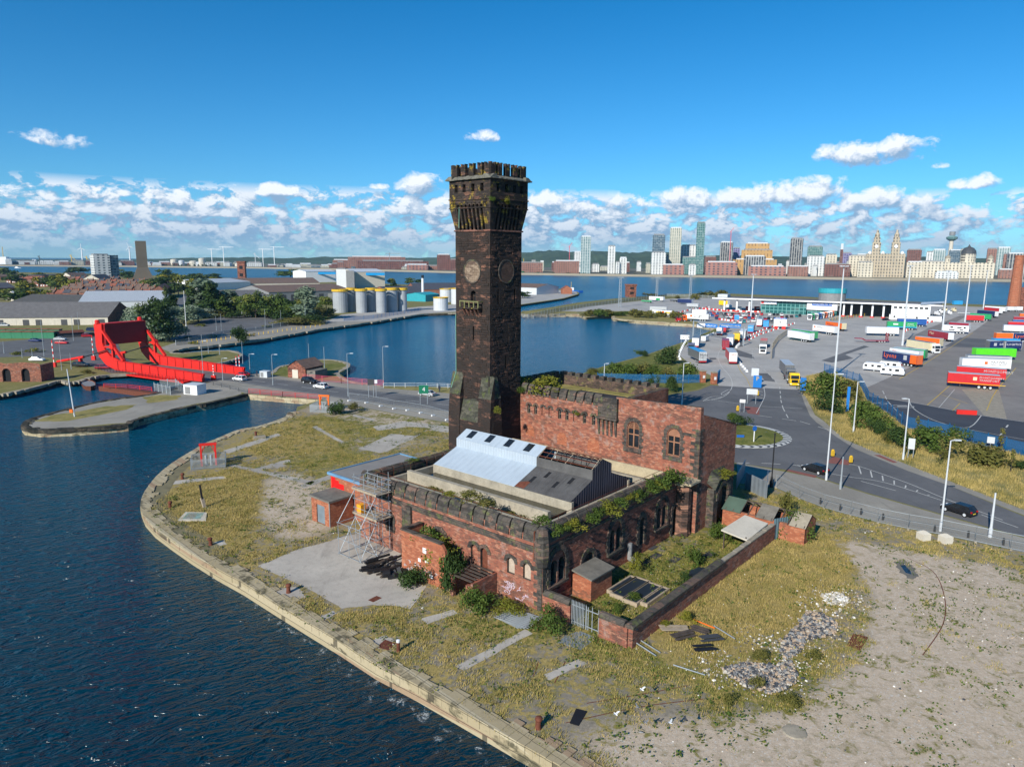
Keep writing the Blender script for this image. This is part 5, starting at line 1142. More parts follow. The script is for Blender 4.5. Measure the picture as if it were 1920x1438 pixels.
weeds('yard_weeds',m_leaf,220,lambda x,y: 1 if inpoly(x,y,yardin) and nz(x,y,.4) > -.25 else 0,7,.13,.5)
# stones strewn on the bare ground
def stones(name,mats,n,test,seed,lo,hi,box=bx,z=None):
 r = random.Random(seed); mb = MB(); k = t = 0
 while k < n and t < n*60:
  t += 1; x = r.uniform(*box[:2]); y = r.uniform(*box[2:])
  if r.random() > test(x,y): continue
  k += 1; s_ = r.uniform(lo,hi)*(1 if r.random() < .9 else 1.5); zz = (z(x,y)*r.uniform(.3,1) if z else 0); T = Matrix.Translation((x,y,zz)) @ Matrix.Rotation(r.uniform(0,6.3),4,'Z') @ Matrix.Rotation(r.uniform(-.5,.5),4,'X')
  q = [(-s_*r.uniform(.6,1),-s_*r.uniform(.4,.8),0),(s_*r.uniform(.6,1),-s_*r.uniform(.4,.8),0),(s_*r.uniform(.5,1),s_*r.uniform(.4,.8),0),(-s_*r.uniform(.6,1),s_*r.uniform(.4,.8),0)]
  top = [(p[0]*.6,p[1]*.6,s_*r.uniform(.5,.9)) for p in q]; m_ = r.randrange(len(mats))
  mb.add(q+top,[(4,5,6,7),(0,1,5,4),(1,2,6,5),(2,3,7,6),(3,0,4,7)],m_,T)
 o = mb.build(name,mats); o['kind'] = 'stuff'; return o
sm = [plain('pale stone',(.40,.37,.32),.9,var=.25,sc=6),plain('grey stone',(.20,.20,.20),.9,var=.3,sc=6),plain('tan stone',(.38,.29,.21),.9,var=.25,sc=6),plain('dark stone',(.055,.06,.07),.9,var=.3,sc=6),plain('white stone',(.66,.64,.6),.9,var=.1,sc=6)]
pile = [tuple(p[:2]) for p in PP((1352,1258),(1400,1245),(1450,1250),(1482,1240),(1495,1262),(1490,1285),(1465,1298),(1440,1302),(1425,1296),(1395,1290),(1370,1272))]
pile2 = [tuple(p[:2]) for p in PP((1512,1150),(1540,1150),(1570,1172),(1565,1190),(1540,1198),(1510,1200),(1500,1225),(1470,1238),(1462,1220),(1470,1200),(1490,1180))]
pile3 = [tuple(p[:2]) for p in PP((1538,1115),(1570,1112),(1592,1125),(1585,1137),(1550,1132))]
RC_ = [tuple(G(x,y)[:2]) for x,y in ((1400,1260),(1450,1265),(1480,1240),(1500,1205),(1530,1175),(1550,1140),(1570,1120),(1350,1250),(1440,1210))]
mound = lambda x,y: .22+.22*nz(x,y,.6)
stones('cobble_heap',sm[:4]+[sm[1],sm[3],sm[2]],2100,lambda x,y: 1 if inpoly(x,y,pile) else 0,1,.08,.18,(15,40,46,70),mound)
stones('rubble_heap',sm[:4]+[sm[1],sm[3],sm[2]],1500,lambda x,y: 1 if inpoly(x,y,pile2) else 0,2,.09,.22,(15,45,50,75),mound)
stones('white_rubble',[sm[4],sm[0]],200,lambda x,y: 1 if inpoly(x,y,pile3) else 0,3,.12,.3,(20,50,55,75))
stones('scattered_rubble',sm,1500,lambda x,y: max(0,1-min(math.hypot(x-c[0],y-c[1]) for c in RC_)/4.5)**2,9,.04,.13,(14,45,44,78))
stones('loose_stones',sm,2600,lambda x,y: 0 if not inpoly(x,y,YP2) or inpoly(x,y,foot) or inpoly(x,y,slabP) else (.12+max(0,nz(x,y,.12)))*(.3 if x < 10 else 1),4,.03,.09)
# bushes against the buildings (base row, top row, width in the photograph)
BU = [(775,1100,1058,52,m_leafdk,'dark bush at the foot of the orange wall'),(858,1075,1010,60,m_leaf,'big buddleia covering the ruined end of the orange wall'),(850,1110,1040,50,m_leafdk,'dark buddleia drooping beside the lean-to'),
(882,1150,1105,52,m_leaf,'flowering buddleia in front of the lean-to'),(915,1140,1112,40,m_leaf,'low bush between the lean-to and the hall wall'),(1028,1185,1140,52,m_leaf,'bush at the near corner of the hall beside the gate'),
(955,1150,1128,50,m_leafyel,'yellow weeds along the sunlit hall wall'),(1160,1150,1126,24,m_leaf,'weeds just inside the yard gate'),
(1300,1060,1010,40,m_leaf,'tall green plant in the middle of the walled yard'),(1345,1015,975,40,m_leaf,'green bush below the orange ruin wall'),(1285,1100,1068,34,m_leafdk,'plant against the yard wall coping'),(1195,1070,1030,30,m_leafyel,'plant in the corner by the hall windows'),
(1490,1010,960,50,m_leaf,'bush growing through the end of the ruined shed'),(1470,965,925,30,m_leafolive,'scrub beside the corrugated screen'),(1190,1125,1105,30,m_leaf,'weeds by the dark water tank'),
(1178,1205,1180,22,m_leafdk,'dark weed at the yard wall corner'),(1290,1165,1140,34,m_leafyel,'yellow ragwort beside the yard wall'),(1250,1180,1162,30,m_leafyel,'weeds by the broken planks'),(1420,1290,1250,40,m_leafolive,'rough weeds left of the cobble heap'),
(1480,1325,1290,60,m_leafolive,'rough weeds in front of the cobble heap'),(1370,1320,1290,40,m_leafolive,'weeds on the near side of the cobble heap'),(1525,1240,1205,36,m_leafolive,'rough weeds on the rubble heap'),(1430,1238,1205,50,m_leafolive,'weeds between the two stone heaps'),
(632,778,748,34,m_leafdk,'dark bush beside the orange frame by the road'),(665,772,755,24,m_leafolive,'scrub by the boulder near the road')]
for x,yb,yt,w,mt,lab in BU: pbush(x,yb,yt,w,mt,lab,n=1500 if w > 45 else 800,size=.032 if w > 45 else .04)
# plants rooted on the roofs and parapets, placed in the building's own frame
RP = [
(-1.7,14.8,2.6,2.8,3.2,m_leaf,'bright green growth filling the gap behind the orange wall'),
(-1.6,12.0,1.8,3.2,3.2,m_leafyel,'yellow green growth spilling over the ruined end of the orange wall'),
(3.6,-.25,7.2,1.1,1.6,m_leafyel,'trailing weeds right of the corner turret'),
(9.0,-.25,7.2,1.2,1.8,m_leaf,'weeds left of the middle of the right parapet'),
(17.3,-.25,7.2,1.2,2.0,m_leaf,'weeds above the narrow lancet window'),
(20.9,-.25,7.2,1.4,2.0,m_leafyel,'yellow green weeds beside the largest buddleia'),
(1.9,9.2,8.0,1.1,2.2,m_leafolive,'grey green buddleia on the hall roof behind the parapet'),(1.9,12.0,8.0,1.3,2.6,m_leafolive,'silvery buddleia on the hall roof behind the parapet'),(1.8,14.5,7.9,.8,1.8,m_leafyel,'yellow weeds behind the hall parapet'),(1.6,1.5,7.9,1.3,2.0,m_leaf,'weeds at the hall corner turret'),
(2.3,-.3,7.2,1.3,1.8,m_leaf,'weeds trailing over the right parapet near the corner'),(5.0,-.25,7.3,1.2,1.9,m_leafyel,'yellowish weeds on the right parapet'),(7.4,-.3,7.3,1.3,2.0,m_leaf,'green weeds hanging from the right parapet'),(10.5,-.35,7.2,1.6,2.6,m_leafyel,'bright weeds midway along the right parapet'),(12.8,-.3,7.4,1.2,1.8,m_leaf,'weeds right of the middle of the right parapet'),
(15.5,-.2,7.5,.9,1.4,m_leafyel,'small weeds on the right parapet'),(19.5,-.3,7.5,1.4,2.2,m_leaf,'weeds towards the tall block on the right parapet'),(22.2,-.5,7.3,2.0,3.0,m_leaf,'largest buddleia at the far end of the right parapet'),(24.5,-.7,7.0,2.2,3.0,m_leaf,'buddleia overhanging the last windows'),
(34.5,-2.4,6.2,1.2,2.6,m_leafyel,'weeds on the porch roof'),(30.8,23.8,14.2,3.4,4.6,m_leafyel,'large olive shrub on the engine house roof'),(30.5,28.5,14.4,2.4,3.2,m_leafyel,'yellow shrub by the stone gable'),(32,14,13.6,1.0,2.6,m_leafolive,'grey shrub on the flat roof'),(31,17,13.6,.9,1.8,m_leafolive,'low shrub behind the front battlements'),
(29.2,21,15.2,.7,1.6,m_leafyel,'weeds among the battlements'),(28.5,26.6,14.2,1.3,1.6,m_leaf,'green weeds beside the tower'),(28.3,16.6,12.6,.6,.9,m_leafyel,'tuft above the small windows'),(21.2,25.2,12.6,1.3,1.0,m_leafyel,'weeds between the tower buttresses') ,(21.5,26.5,41.6,.9,1.0,m_leaf,'green tuft on the tower head corner'),(24.5,26.5,41.4,1.0,1.2,m_leafyel,'yellow tuft on the shaded side of the tower head'),
(8.0,27.8,8.0,.7,1.5,m_leaf,'weeds on the left parapet'),(7.5,12,6.4,.5,3.5,m_leafolive,'dry growth in the roof gutter'),(4.3,8,6.4,.5,3.0,m_leafolive,'brown grass in the near gutter'),(4.3,21,6.4,.5,3.0,m_leafolive,'brown grass at the left end of the gutter')]
for u,v,z,h,w,mt,lab in RP:
 p = LW(u,v,z); plant('weed_clump',p,h*1.2,w*1.45,'bush',mt,lab,'plant','weeds growing on the derelict roofs',n=800,size=.04,trunk=False)
# ---------------------------------------------------------------- bollards
def bollard_proto():
 t = thing('mooring_bollard','x','bollard',group='rusty mooring bollards on the quay')
 mb = MB(); mb.lathe([(.26,0),(.24,.1),(.2,.35),(.2,.62)],12); mb.build('post',m_rust,t,smooth=True)
 mb = MB(); mb.lathe([(.2,.6),(.27,.68),(.3,.8),(.25,.92),(.12,.98)],12,(-.05,0,0)); mb.build('head',m_rust,t,smooth=True); return t
bp = bollard_proto()
BL = [(395,1022,'rusty bollard beside the curved quay paving, lower left'),(541,1111,'rusty bollard at the edge of the concrete slab'),(319,952,'rusty bollard near the flat sign board'),(342,898,'rusty bollard below the red frame enclosure'),(480,818,'small orange bollard on the inlet bank'),(1009,1365,'rusty bollard nearest the bottom of the yard')]
for i,(x,y,lab) in enumerate(BL):
 if i == 0: bp.location = G(x,y); bp['label'] = lab
 else: dup(bp,G(x,y),rnd.uniform(0,6),lab)
t = thing('rusty_pipe_post','short white capped rusty post on the quay grass','post',G(747,1221)); mb = MB(); mb.lathe([(.16,0),(.15,.9)],10); mb.build('pipe',m_rust,t); mb = MB(); mb.lathe([(.17,.9),(.17,1.1),(.05,1.14)],10); mb.build('cap',m_white,t)
# leaning and lying things in the yard
def lying(name,pts,z,mat,lab,cat,t=.05,extra=None):
 mb = MB(); P = PP(*pts); mb.prism([(p[0],p[1]) for p in P],.02,z,0); return tag(mb.build(name,mat),lab,cat)
T_ = thing('site_sign','faded sign board lying face up in the grass near the quay','sign',(0,0,0))
mb = MB(); P = PP((333,977),(386,977),(388,962),(348,961)); mb.prism([(p[0],p[1]) for p in P],.02,.12,0); mb.build('board',m_offwhite,T_)
mb = MB(); mb.prism([(p[0],p[1]) for p in PP((342,974),(376,974),(383,963),(352,963))],.121,.125,0); mb.build('panel',plain('faded teal panel',(.22,.33,.30),.7,var=.2,sc=2),T_)
mb = MB()
for k in range(5): a = G(346+k*1.5,973-k*2.1); b = G(374+k*1.2,973-k*2.1); mb.strip([lerp(a,b,.05),lerp(a,b,.6+.06*(k % 3))],.10,.128)
mb.build('faded_text',plain('faded red text',(.40,.14,.13),.8),T_)
t = thing('leaning_baulk','split timber baulk standing on end in the dry grass','timber',G(384,952)); mb = MB(); mb.bar((0,0,0),(-.5,.4,1.3),.42,.25); mb.build('pale_block',m_woodlt,t); mb = MB(); mb.bar((-.4,.3,1.0),(-.75,.6,3.1),.2); mb.build('dark_post',m_black,t)
tag(MB().cb(G(487,822),2.1,.7,.5,0,.5).build('stone_block',m_conc),'long pale stone block near the inlet bank','stone block')
for a,m_,lab in (([(1046,1205),(1062,1190),(1088,1184),(1118,1196),(1089,1219),(1070,1212)],m_galvsheet,'crumpled grey sheet lying before the gate'),([(1068,1356),(1080,1329),(1101,1334),(1085,1361)],m_black,'black sheet lying on the bare ground'),([(1588,1210),(1600,1188),(1628,1195),(1613,1220)],m_rust,'square rusty plate on the gravel'),
    ([(466,1213-0),(466,1213)],m_rust,'')):
 if lab: lying('sheet',a,.06,m_,lab,'sheet')
lying('manhole_cover',[(690,1125),(706,1117),(716,1121),(700,1129)],.03,m_rust,'brown steel cover set in the concrete slab','cover')
lying('manhole_cover',[(706,1213),(722,1199),(742,1206),(728,1219)],.03,m_rust,'brown steel plate in the grass near the white capped post','cover')
P0 = G(965,1160)
t = thing('fence_panels','stack of galvanised fence panels lying by the hall wall','fence panels',P0)
for k in range(4):
 mb = MB(); a = -.75+k*.05; ox = k*.25
 for i in range(9): y = -1.2+i*.3; mb.bar((-1.6+ox,y,.1+k*.07),(1.6+ox,y,.1+k*.07),.07,.04)
 for xx in (-1.3,1.3): mb.bar((xx+ox,-1.25,.14+k*.07),(xx+ox,1.3,.14+k*.07),.06)
 o = mb.build('panel',m_galv,t); o.rotation_euler = (0,0,a)
# broken timber and steel on the meadow's edge
for i,(x,y,L,az_,mt,lab) in enumerate([(1265,1188,3.2,.1,m_woodlt,'grey planks lying across the broken frame'),(1310,1190,1.8,-.5,m_wood,'dark plank right of the broken frame'),(1285,1200,2.6,.5,m_wood,'rotten board in the weeds'),(1335,1205,2.4,.3,m_dgrey,'dark crate lid on its side'),(1322,1225,2.2,.25,m_black,'black trough among the planks')]):
 mb = MB()
 for k in range(3): mb.cb((0,k*.32,.25+rnd.uniform(0,.15)),L*rnd.uniform(.8,1),.28,.06,0)
 o = mb.build('broken_planks',mt); o.location = G(x,y); o.rotation_euler = (.05,.06,az_); tag(o,lab,'planks')
for i,(a,b,mt,lab,r_w) in enumerate([((1285,1160),(1340,1180),m_orangep,'orange pole lying in the ragwort',.06),((1338,1178),(1378,1200),m_galv,'bent steel pole end beyond the orange pole',.05),((1192,1210),(1230,1232),m_galv,'steel frame lying near the wall corner',.06),((1262,1252),(1322,1268),m_galv,'thin white rail lying on the bare ground',.05)]):
 mb = MB(); p,q = G(*a),G(*b); mb.tube(p+Vector((0,0,.3)),q+Vector((0,0,.15)),r_w)
 if i == 2: mb.tube(p+Vector((.5,.6,.2)),q+Vector((.5,.6,.1)),r_w); mb.tube(p+Vector((0,0,.3)),p+Vector((.5,.6,.2)),r_w)
 tag(mb.build('pole',mt),lab,'pole')
t = thing('rail_heap','heap of black timbers and scrap at the foot of the scaffold','scrap heap',G(722,1066)); r_ = random.Random(9)
for k in range(26):
 mb = MB(); L = r_.uniform(1.5,3.2) if k < 18 else r_.uniform(.6,1.2); mb.cb((0,0,0),L,r_.uniform(.2,.35),.2); o = mb.build('timber',m_black if k % 4 else m_wood,t); o.location = (r_.uniform(-1.8,1.6),r_.uniform(-1.6,1.8),.05+.14*(k % 4)); o.rotation_euler = (r_.uniform(-.1,.1),r_.uniform(-.15,.15),.75+r_.gauss(0,.18) if k < 18 else r_.uniform(0,3))
t = thing('scrap_drum','black drum and scrap metal beside the dark bush','scrap',G(735,1083)); mb = MB(); mb.tube((-1,.0,.4),(-.3,.3,.4),.4,n=12); mb.build('drum',m_black,t)
for k in range(6): mb = MB(); mb.cb((0,0,0),r_.uniform(.6,1.4),.4,.3); o = mb.build('scrap_piece',m_dgrey if k % 2 else m_black,t); o.location = (r_.uniform(-.5,1.2),r_.uniform(-.3,1.2),r_.uniform(0,.5)); o.rotation_euler = (r_.uniform(-.4,.4),r_.uniform(-.4,.4),r_.uniform(0,3))
# tanks and covers in the walled yard
for i,(u,v,w,d,lab) in enumerate([(9.8,-4.0,4.8,1.35,'wide blue black tank cover, second from the outhouse'),(9.6,-5.6,4.8,1.35,'wide blue black tank cover, third from the outhouse'),(9.9,-6.85,4.2,.5,'narrow blue black tank cover nearest the yard wall'),(9.9,-2.9,4.2,.4,'narrow blue black tank cover nearest the outhouse')]):
 t = thing('tank_cover',lab,'cover',LW(u,v,0),BA,'covers over the sunken tanks'); mb = MB(); mb.box(-w/2,w/2,-d/2,d/2,.2,.32); mb.build('sheet',plain('blue black sheet',(.02,.03,.045),.3),t)
 mb = MB()
 for q in ((-w/2-.2,-w/2-.02,-d/2-.2,d/2+.2),(w/2+.02,w/2+.2,-d/2-.2,d/2+.2),(-w/2-.02,w/2+.02,-d/2-.2,-d/2-.01),(-w/2-.02,w/2+.02,d/2+.01,d/2+.2)): mb.box(q[0],q[1],q[2],q[3],0,.4)
 mb.build('kerb',m_woodlt,t)
mb = MB(); ol = [(-1.6,-.9),(1.6,-.9),(1.9,.0),(1.2,.8),(0,1.1),(-1.2,.8),(-1.9,0)]; mb.prism(ol,.05,.45); o = mb.build('water_tank',plain('blue black sheet2',(.02,.03,.045),.3)); o.location = LW(17.6,-8.0); o.rotation_euler = (0,0,BA); tag(o,'rounded black tank against the yard wall','tank')
for i,(x,y) in enumerate([(1222,1027),(1230,1043),(1265,1050),(1208,1055),(1330,1040)]):
 mb = MB(); mb.cb((0,0,0),1.6,.9,.06); o = mb.build('ground_hatch',m_dgrey); o.location = G(x,y,0)+Vector((0,0,.03)); o.rotation_euler = (0,0,BA); tag(o,ORD[i]+' small dark hatch from the left in the overgrown yard','hatch','hatches in the yard')
p0 = LW(15.6,-1.2); mb = MB(); mb.tube(LW(15.9,-.2,.4),LW(15.5,-1.6,.35),.32,n=10); mb.tube(LW(15.9,-.1,.3),LW(15.9,-.1,2.2),.3,n=10); tag(mb.build('fallen_pipe',m_grey),'grey bent pipe under the middle lancet window','pipe')
# scaffold tower
sc = thing('scaffold_tower','galvanised scaffold tower against the left end of the hall wall','scaffold',**B)
def pole(a,b,r=.035,nm='pole'): mb = MB(); mb.tube(a,b,r,n=5); return mb.build(nm,m_galv,sc)
for (u,v,h) in ((-4.95,26.2,4.0),(-4.9,24.3,4.0),(-4.86,22.3,4.0),(-2.5,26.2,9.2),(-2.5,24.4,9.4),(-2.5,22.4,9.6),(-.5,26.2,9.2),(-.5,24.4,9.0),(-.5,22.4,9.7),(-1.5,22.4,9.2)): pole((u,v,0),(u,v,h))
for z in (.15,2.0,3.9):
 pole((-4.95,26.4,z),(-4.86,22.1,z)); pole((-2.5,26.4,z),(-2.5,22.1,z))
 for v in (26.2,24.3,22.35): pole((-5.1,v,z),(-.4,v,z))
for z in (4.6,5.1,6.2,7.6,8.2,8.8):
 pole((-2.5,26.5,z),(-2.5,22.0,z)); pole((-.5,26.5,z),(-.5,22.0,z)); pole((-2.7,22.4,z),(-.3,22.4,z)); pole((-2.7,26.2,z),(-.3,26.2,z))
for a,b in (((-4.95,26.2,3.9),(-2.5,26.2,7.2)),((-4.86,22.3,3.9),(-2.5,22.4,7.0)),((-4.9,24.3,3.9),(-4.86,22.3,.2)),((-4.9,26.2,0.2),(-2.5,26.2,3.9)),((-2.5,24.4,7.2),(-2.5,22.4,4.4)),((-2.5,26.2,3.9),(-2.5,22.4,.2)),((-4.86,22.3,.2),(-2.5,22.4,3.9)),((-.5,22.4,.2),(-2.5,22.4,3.0))): pole(a,b,.04,'brace')
for z in (4.3,7.3): mb = MB(); [mb.box(-2.6,-.4,22.1+k*.88,22.9+k*.88,z,z+.07) for k in range(5)]; mb.box(-2.66,-2.61,22.0,26.5,z,z+.25); mb.build('platform',m_woodlt,sc)
mb = MB(); mb.box(-2.4,-1.7,25.2,26.0,4.4,5.5); o = mb.build('orange_box',plain('amber box',(.75,.32,.02),.6),sc)
# fenced pens with red lifting frames
def pen(x,y,col,lab,frame_h,pn,w,d,az_):
 t = thing('fenced_pen',lab,'enclosure',G(x,y),az_)
 for (a,b) in (((-w,-d),(w,-d)),((w,-d),(w,d)),((w,d),(-w,d)),((-w,d),(-w,-d))):
  mb = MB(); A_,B_2 = Vector((a[0],a[1],0)),Vector((b[0],b[1],0)); n = int((B_2-A_).length/.16)
  for i in range(n+1): p = A_+(B_2-A_)*(i/n); mb.cb(p,.07,.03,1.75,0,math.atan2(b[1]-a[1],b[0]-a[0]))
  for z in (.3,1.5): mb.bar(A_+Vector((0,0,z)),B_2+Vector((0,0,z)),.05)
  mb.build('palisade_panel',m_galv,t)
 t2 = thing('lifting_frame',pn,'frame',G(x,y),az_)
 fw_ = w*.42
 for s_ in (-1,1): mb = MB(); mb.bar((s_*fw_,.2,0),(s_*fw_,.2,frame_h),.28); mb.build('leg',col,t2); mb = MB(); mb.bar((s_*fw_,.2,frame_h*.55),(s_*fw_*.4,.2,frame_h-.1),.1); mb.build('brace',col,t2)
 mb = MB(); mb.bar((-fw_-.25,.2,frame_h),(fw_+.25,.2,frame_h),.34,.4); mb.build('crossbeam',col,t2)
 for s_ in (-.3,.3): mb = MB(); mb.lathe([(.22,0),(.22,frame_h*.5)],8,(s_*w*.5,.2,0)); mb.build('ram',m_galv,t2)
pen(392,873,m_red,'square palisade pen on the quay round the red frame',3.6,'bright red frame standing inside the quay pen',2.6,2.0,.35)
pen(608,770,m_orangep,'palisade pen beside the inlet wall',3.4,'rust orange frame standing in the pen by the road',2.4,2.2,-.15)
# temporary mesh fence along the pavement edge
t = thing('mesh_fence','long galvanised mesh fence on feet between yard and pavement','fence')
FP = smooth_path([Vector(G(x,y)) for x,y in ((1455,914),(1498,935),(1545,953),(1594,966),(1645,980),(1702,992),(1765,1003),(1828,1016),(1894,1030),(1960,1043))],1)
mesh_m = bpy.data.materials.new('fence mesh'); mesh_m.use_nodes = True; nt = NT(mesh_m.node_tree); bs = mesh_m.node_tree.nodes['Principled BSDF']; bs.inputs['Base Color'].default_value = (.25,.27,.28,1)
bs.inputs['Alpha'].default_value = .10
for i in range(len(FP)-1):
 a,b = FP[i],FP[i+1]; mb = MB()
 for p in (a,b): mb.tube(p,p+Vector((0,0,2.0)),.035,n=5)
 mb.tube(a+Vector((0,0,2.0)),b+Vector((0,0,2.0)),.03,n=4); mb.tube(a+Vector((0,0,.15)),b+Vector((0,0,.15)),.03,n=4); mb.tube(a+Vector((0,0,1.1)),b+Vector((0,0,1.1)),.015,n=4)
 o = mb.build('panel',m_galv,t); mb = MB(); mb.add([a+Vector((0,0,.15)),b+Vector((0,0,.15)),b+Vector((0,0,2)),a+Vector((0,0,2))],[(0,1,2,3)]); mb.build('mesh_infill',mesh_m,o)
 mb = MB(); mb.cb(a,.7,.25,.15,0,1.2); mb.build('foot',m_conc,t)
t = thing('mesh_fence','mesh fence with white feet along the road behind the yard','fence')
FP = [Vector(G(x,y)) for x,y in ((655,752),(687,750+6),(714,762),(739,758+9),(764,770),(789,775),(812,780),(838,788),(860,794))]
for i in range(len(FP)-1):
 a,b = FP[i],FP[i+1]; mb = MB()
 for p in (a,b): mb.tube(p,p+Vector((0,0,2.0)),.04,n=5)
 mb.tube(a+Vector((0,0,2.0)),b+Vector((0,0,2.0)),.03,n=4); mb.tube(a+Vector((0,0,.3)),b+Vector((0,0,.3)),.03,n=4); o = mb.build('panel',m_galv,t); mb = MB(); mb.add([a+Vector((0,0,.15)),b+Vector((0,0,.15)),b+Vector((0,0,2)),a+Vector((0,0,2))],[(0,1,2,3)]); mb.build('mesh_infill',mesh_m,o)
 mb = MB(); mb.cb(a,.9,.35,.3,0,.9); mb.build('foot',m_white,t)
# dark stub posts behind the mesh fence, concrete blocks
t0 = None
for i,(x,y) in enumerate([(1538,945),(1575,957),(1614,965),(1655,975),(1752,997),(1815,1008),(1881,1022)]):
 if t0 is None: mb = MB(); mb.lathe([(.14,0),(.12,.8),(.16,.85),(.05,.95)],8); t0 = mb.build('stub_post',m_black); t0.location = G(x,y); o = t0
 else: o = dup(t0,G(x,y))
 tag(o,ORD[i]+' dark stub post from the left behind the mesh fence','post','stub posts along the pavement')
for i,(x,y,s_,lab) in enumerate([(1731,1011,1.15,'pyramid topped concrete block left of the pair by the fence'),(1772,1017,1.15,'pyramid topped concrete block right of the pair by the fence'),(1500,1012,1.3,'nearest pale block of the pair by the ruined shed'),(1512,1003,1.2,'farther pale block of the pair by the ruined shed')]):
 mb = MB(); mb.box(-s_/2,s_/2,-s_/2,s_/2,0,s_*.75); mb.add([(-s_/2,-s_/2,s_*.75),(s_/2,-s_/2,s_*.75),(s_/2,s_/2,s_*.75),(-s_/2,s_/2,s_*.75),(-.1,-.1,s_*1.02),(.1,-.1,s_*1.02),(.1,.1,s_*1.02),(-.1,.1,s_*1.02)],[(0,1,5,4),(1,2,6,5),(2,3,7,6),(3,0,4,7),(4,5,6,7)])
 o = mb.build('concrete_block',m_offwhite); o.location = G(x,y); o.rotation_euler = (0,0,.7 if i > 1 else .2); tag(o,lab,'block','concrete blocks')
mb = MB(); c = G(1490,1372); mb.lathe([(.9,.0),(.8,.08),(.5,.1)],14,c); tag(mb.build('stone_disc',m_conc),'round pale stone set in the bare ground','stone')
# pigeons
def bird(p,az_,mat,lab,fly=False,i=0):
 t = thing('pigeon',lab,'bird',p,az_,'pigeons over the bare ground'); mb = MB()
 mb.lathe([(.01,-.16),(.05,-.1),(.075,0),(.05,.1),(.035,.14),(.04,.18),(.01,.22)],8); o = mb.build('body',mat,t,smooth=True); o.rotation_euler = (0,pi/2-.15,0); o.location = (0,0,.12)
 if fly:
  for s_ in (-1,1): mb = MB(); mb.add([(.08,0,.13),(-.06,0,.13),(-.09,s_*.34,.25),(.02,s_*.30,.25),(.08,s_*.16,.2)],[(0,1,2,3,4)]); mb.build('wing',mat,t)
for i,(x,y,f,mt,z) in enumerate([(1204,1295,1,m_white,1.4),(1196,1328,1,m_grey,1.2),(1155,1341,1,m_white,.8),(1210,1356,1,m_blue,1.0),(1256,1357,1,m_lgrey,1.3),(1201,1375,0,m_grey,0),(1238,1354,1,m_dgrey,1.2),(1286,1352,1,m_dgrey,1.6)]):
 bird(G(x,y,z),rnd.uniform(0,6),m_grey if mt is m_blue else mt,ORD[i]+' pigeon from the top of the flock over the bare ground',f)
# ---------------------------------------------------------------- vehicles
COLM = {}
def cm(name,col,rough=.35,spec=.5):
 if name not in COLM: COLM[name] = plain(name,col,rough,var=.08,spec=spec,dirt=.28)
 return COLM[name]
PAINT = dict(white=(.74,.75,.76),silver=(.42,.44,.46),black=(.012,.012,.014),red=(.50,.015,.02),blue=(.02,.09,.32),navy=(.012,.025,.10),grey=(.13,.135,.14),green=(.02,.30,.10),lime=(.10,.62,.02),orange=(.75,.13,.012),maroon=(.28,.012,.03),yellow=(.80,.50,.01),sky=(.03,.30,.62),cream=(.66,.58,.38),teal=(.02,.22,.24))
def paint(c): return cm(c+' vehicle paint',PAINT[c])
def wheel_mesh(r=.33,w=.22):
 mb = MB(); mb.lathe([(r*.3,-w/2),(r,-w/2),(r,w/2),(r*.3,w/2)],12,mat=0,cap=False); mb.lathe([(.01,-w/2+.01),(r*.62,-w/2-.01),(r*.62,w/2+.01),(.01,w/2-.01)],10,mat=1)
 me = bpy.data.meshes.new('wheel'); me.from_pydata([(v[0],v[2],v[1]) for v in mb.v],[],mb.f); me.materials.append(m_rubber); me.materials.append(m_lgrey); me.polygons.foreach_set('material_index',mb.m); return me
WM = wheel_mesh(); WMT = wheel_mesh(.5,.3)
def wheel(t,x,y,r=.33,me=None):
 o = bpy.data.objects.new('wheel',me or WM); C.objects.link(o); o.parent = t; o.location = (x,y,r); return o
def setmat(o,m,i=0):
 o.material_slots[i].link = 'OBJECT'; o.material_slots[i].material = m
CARP = {}
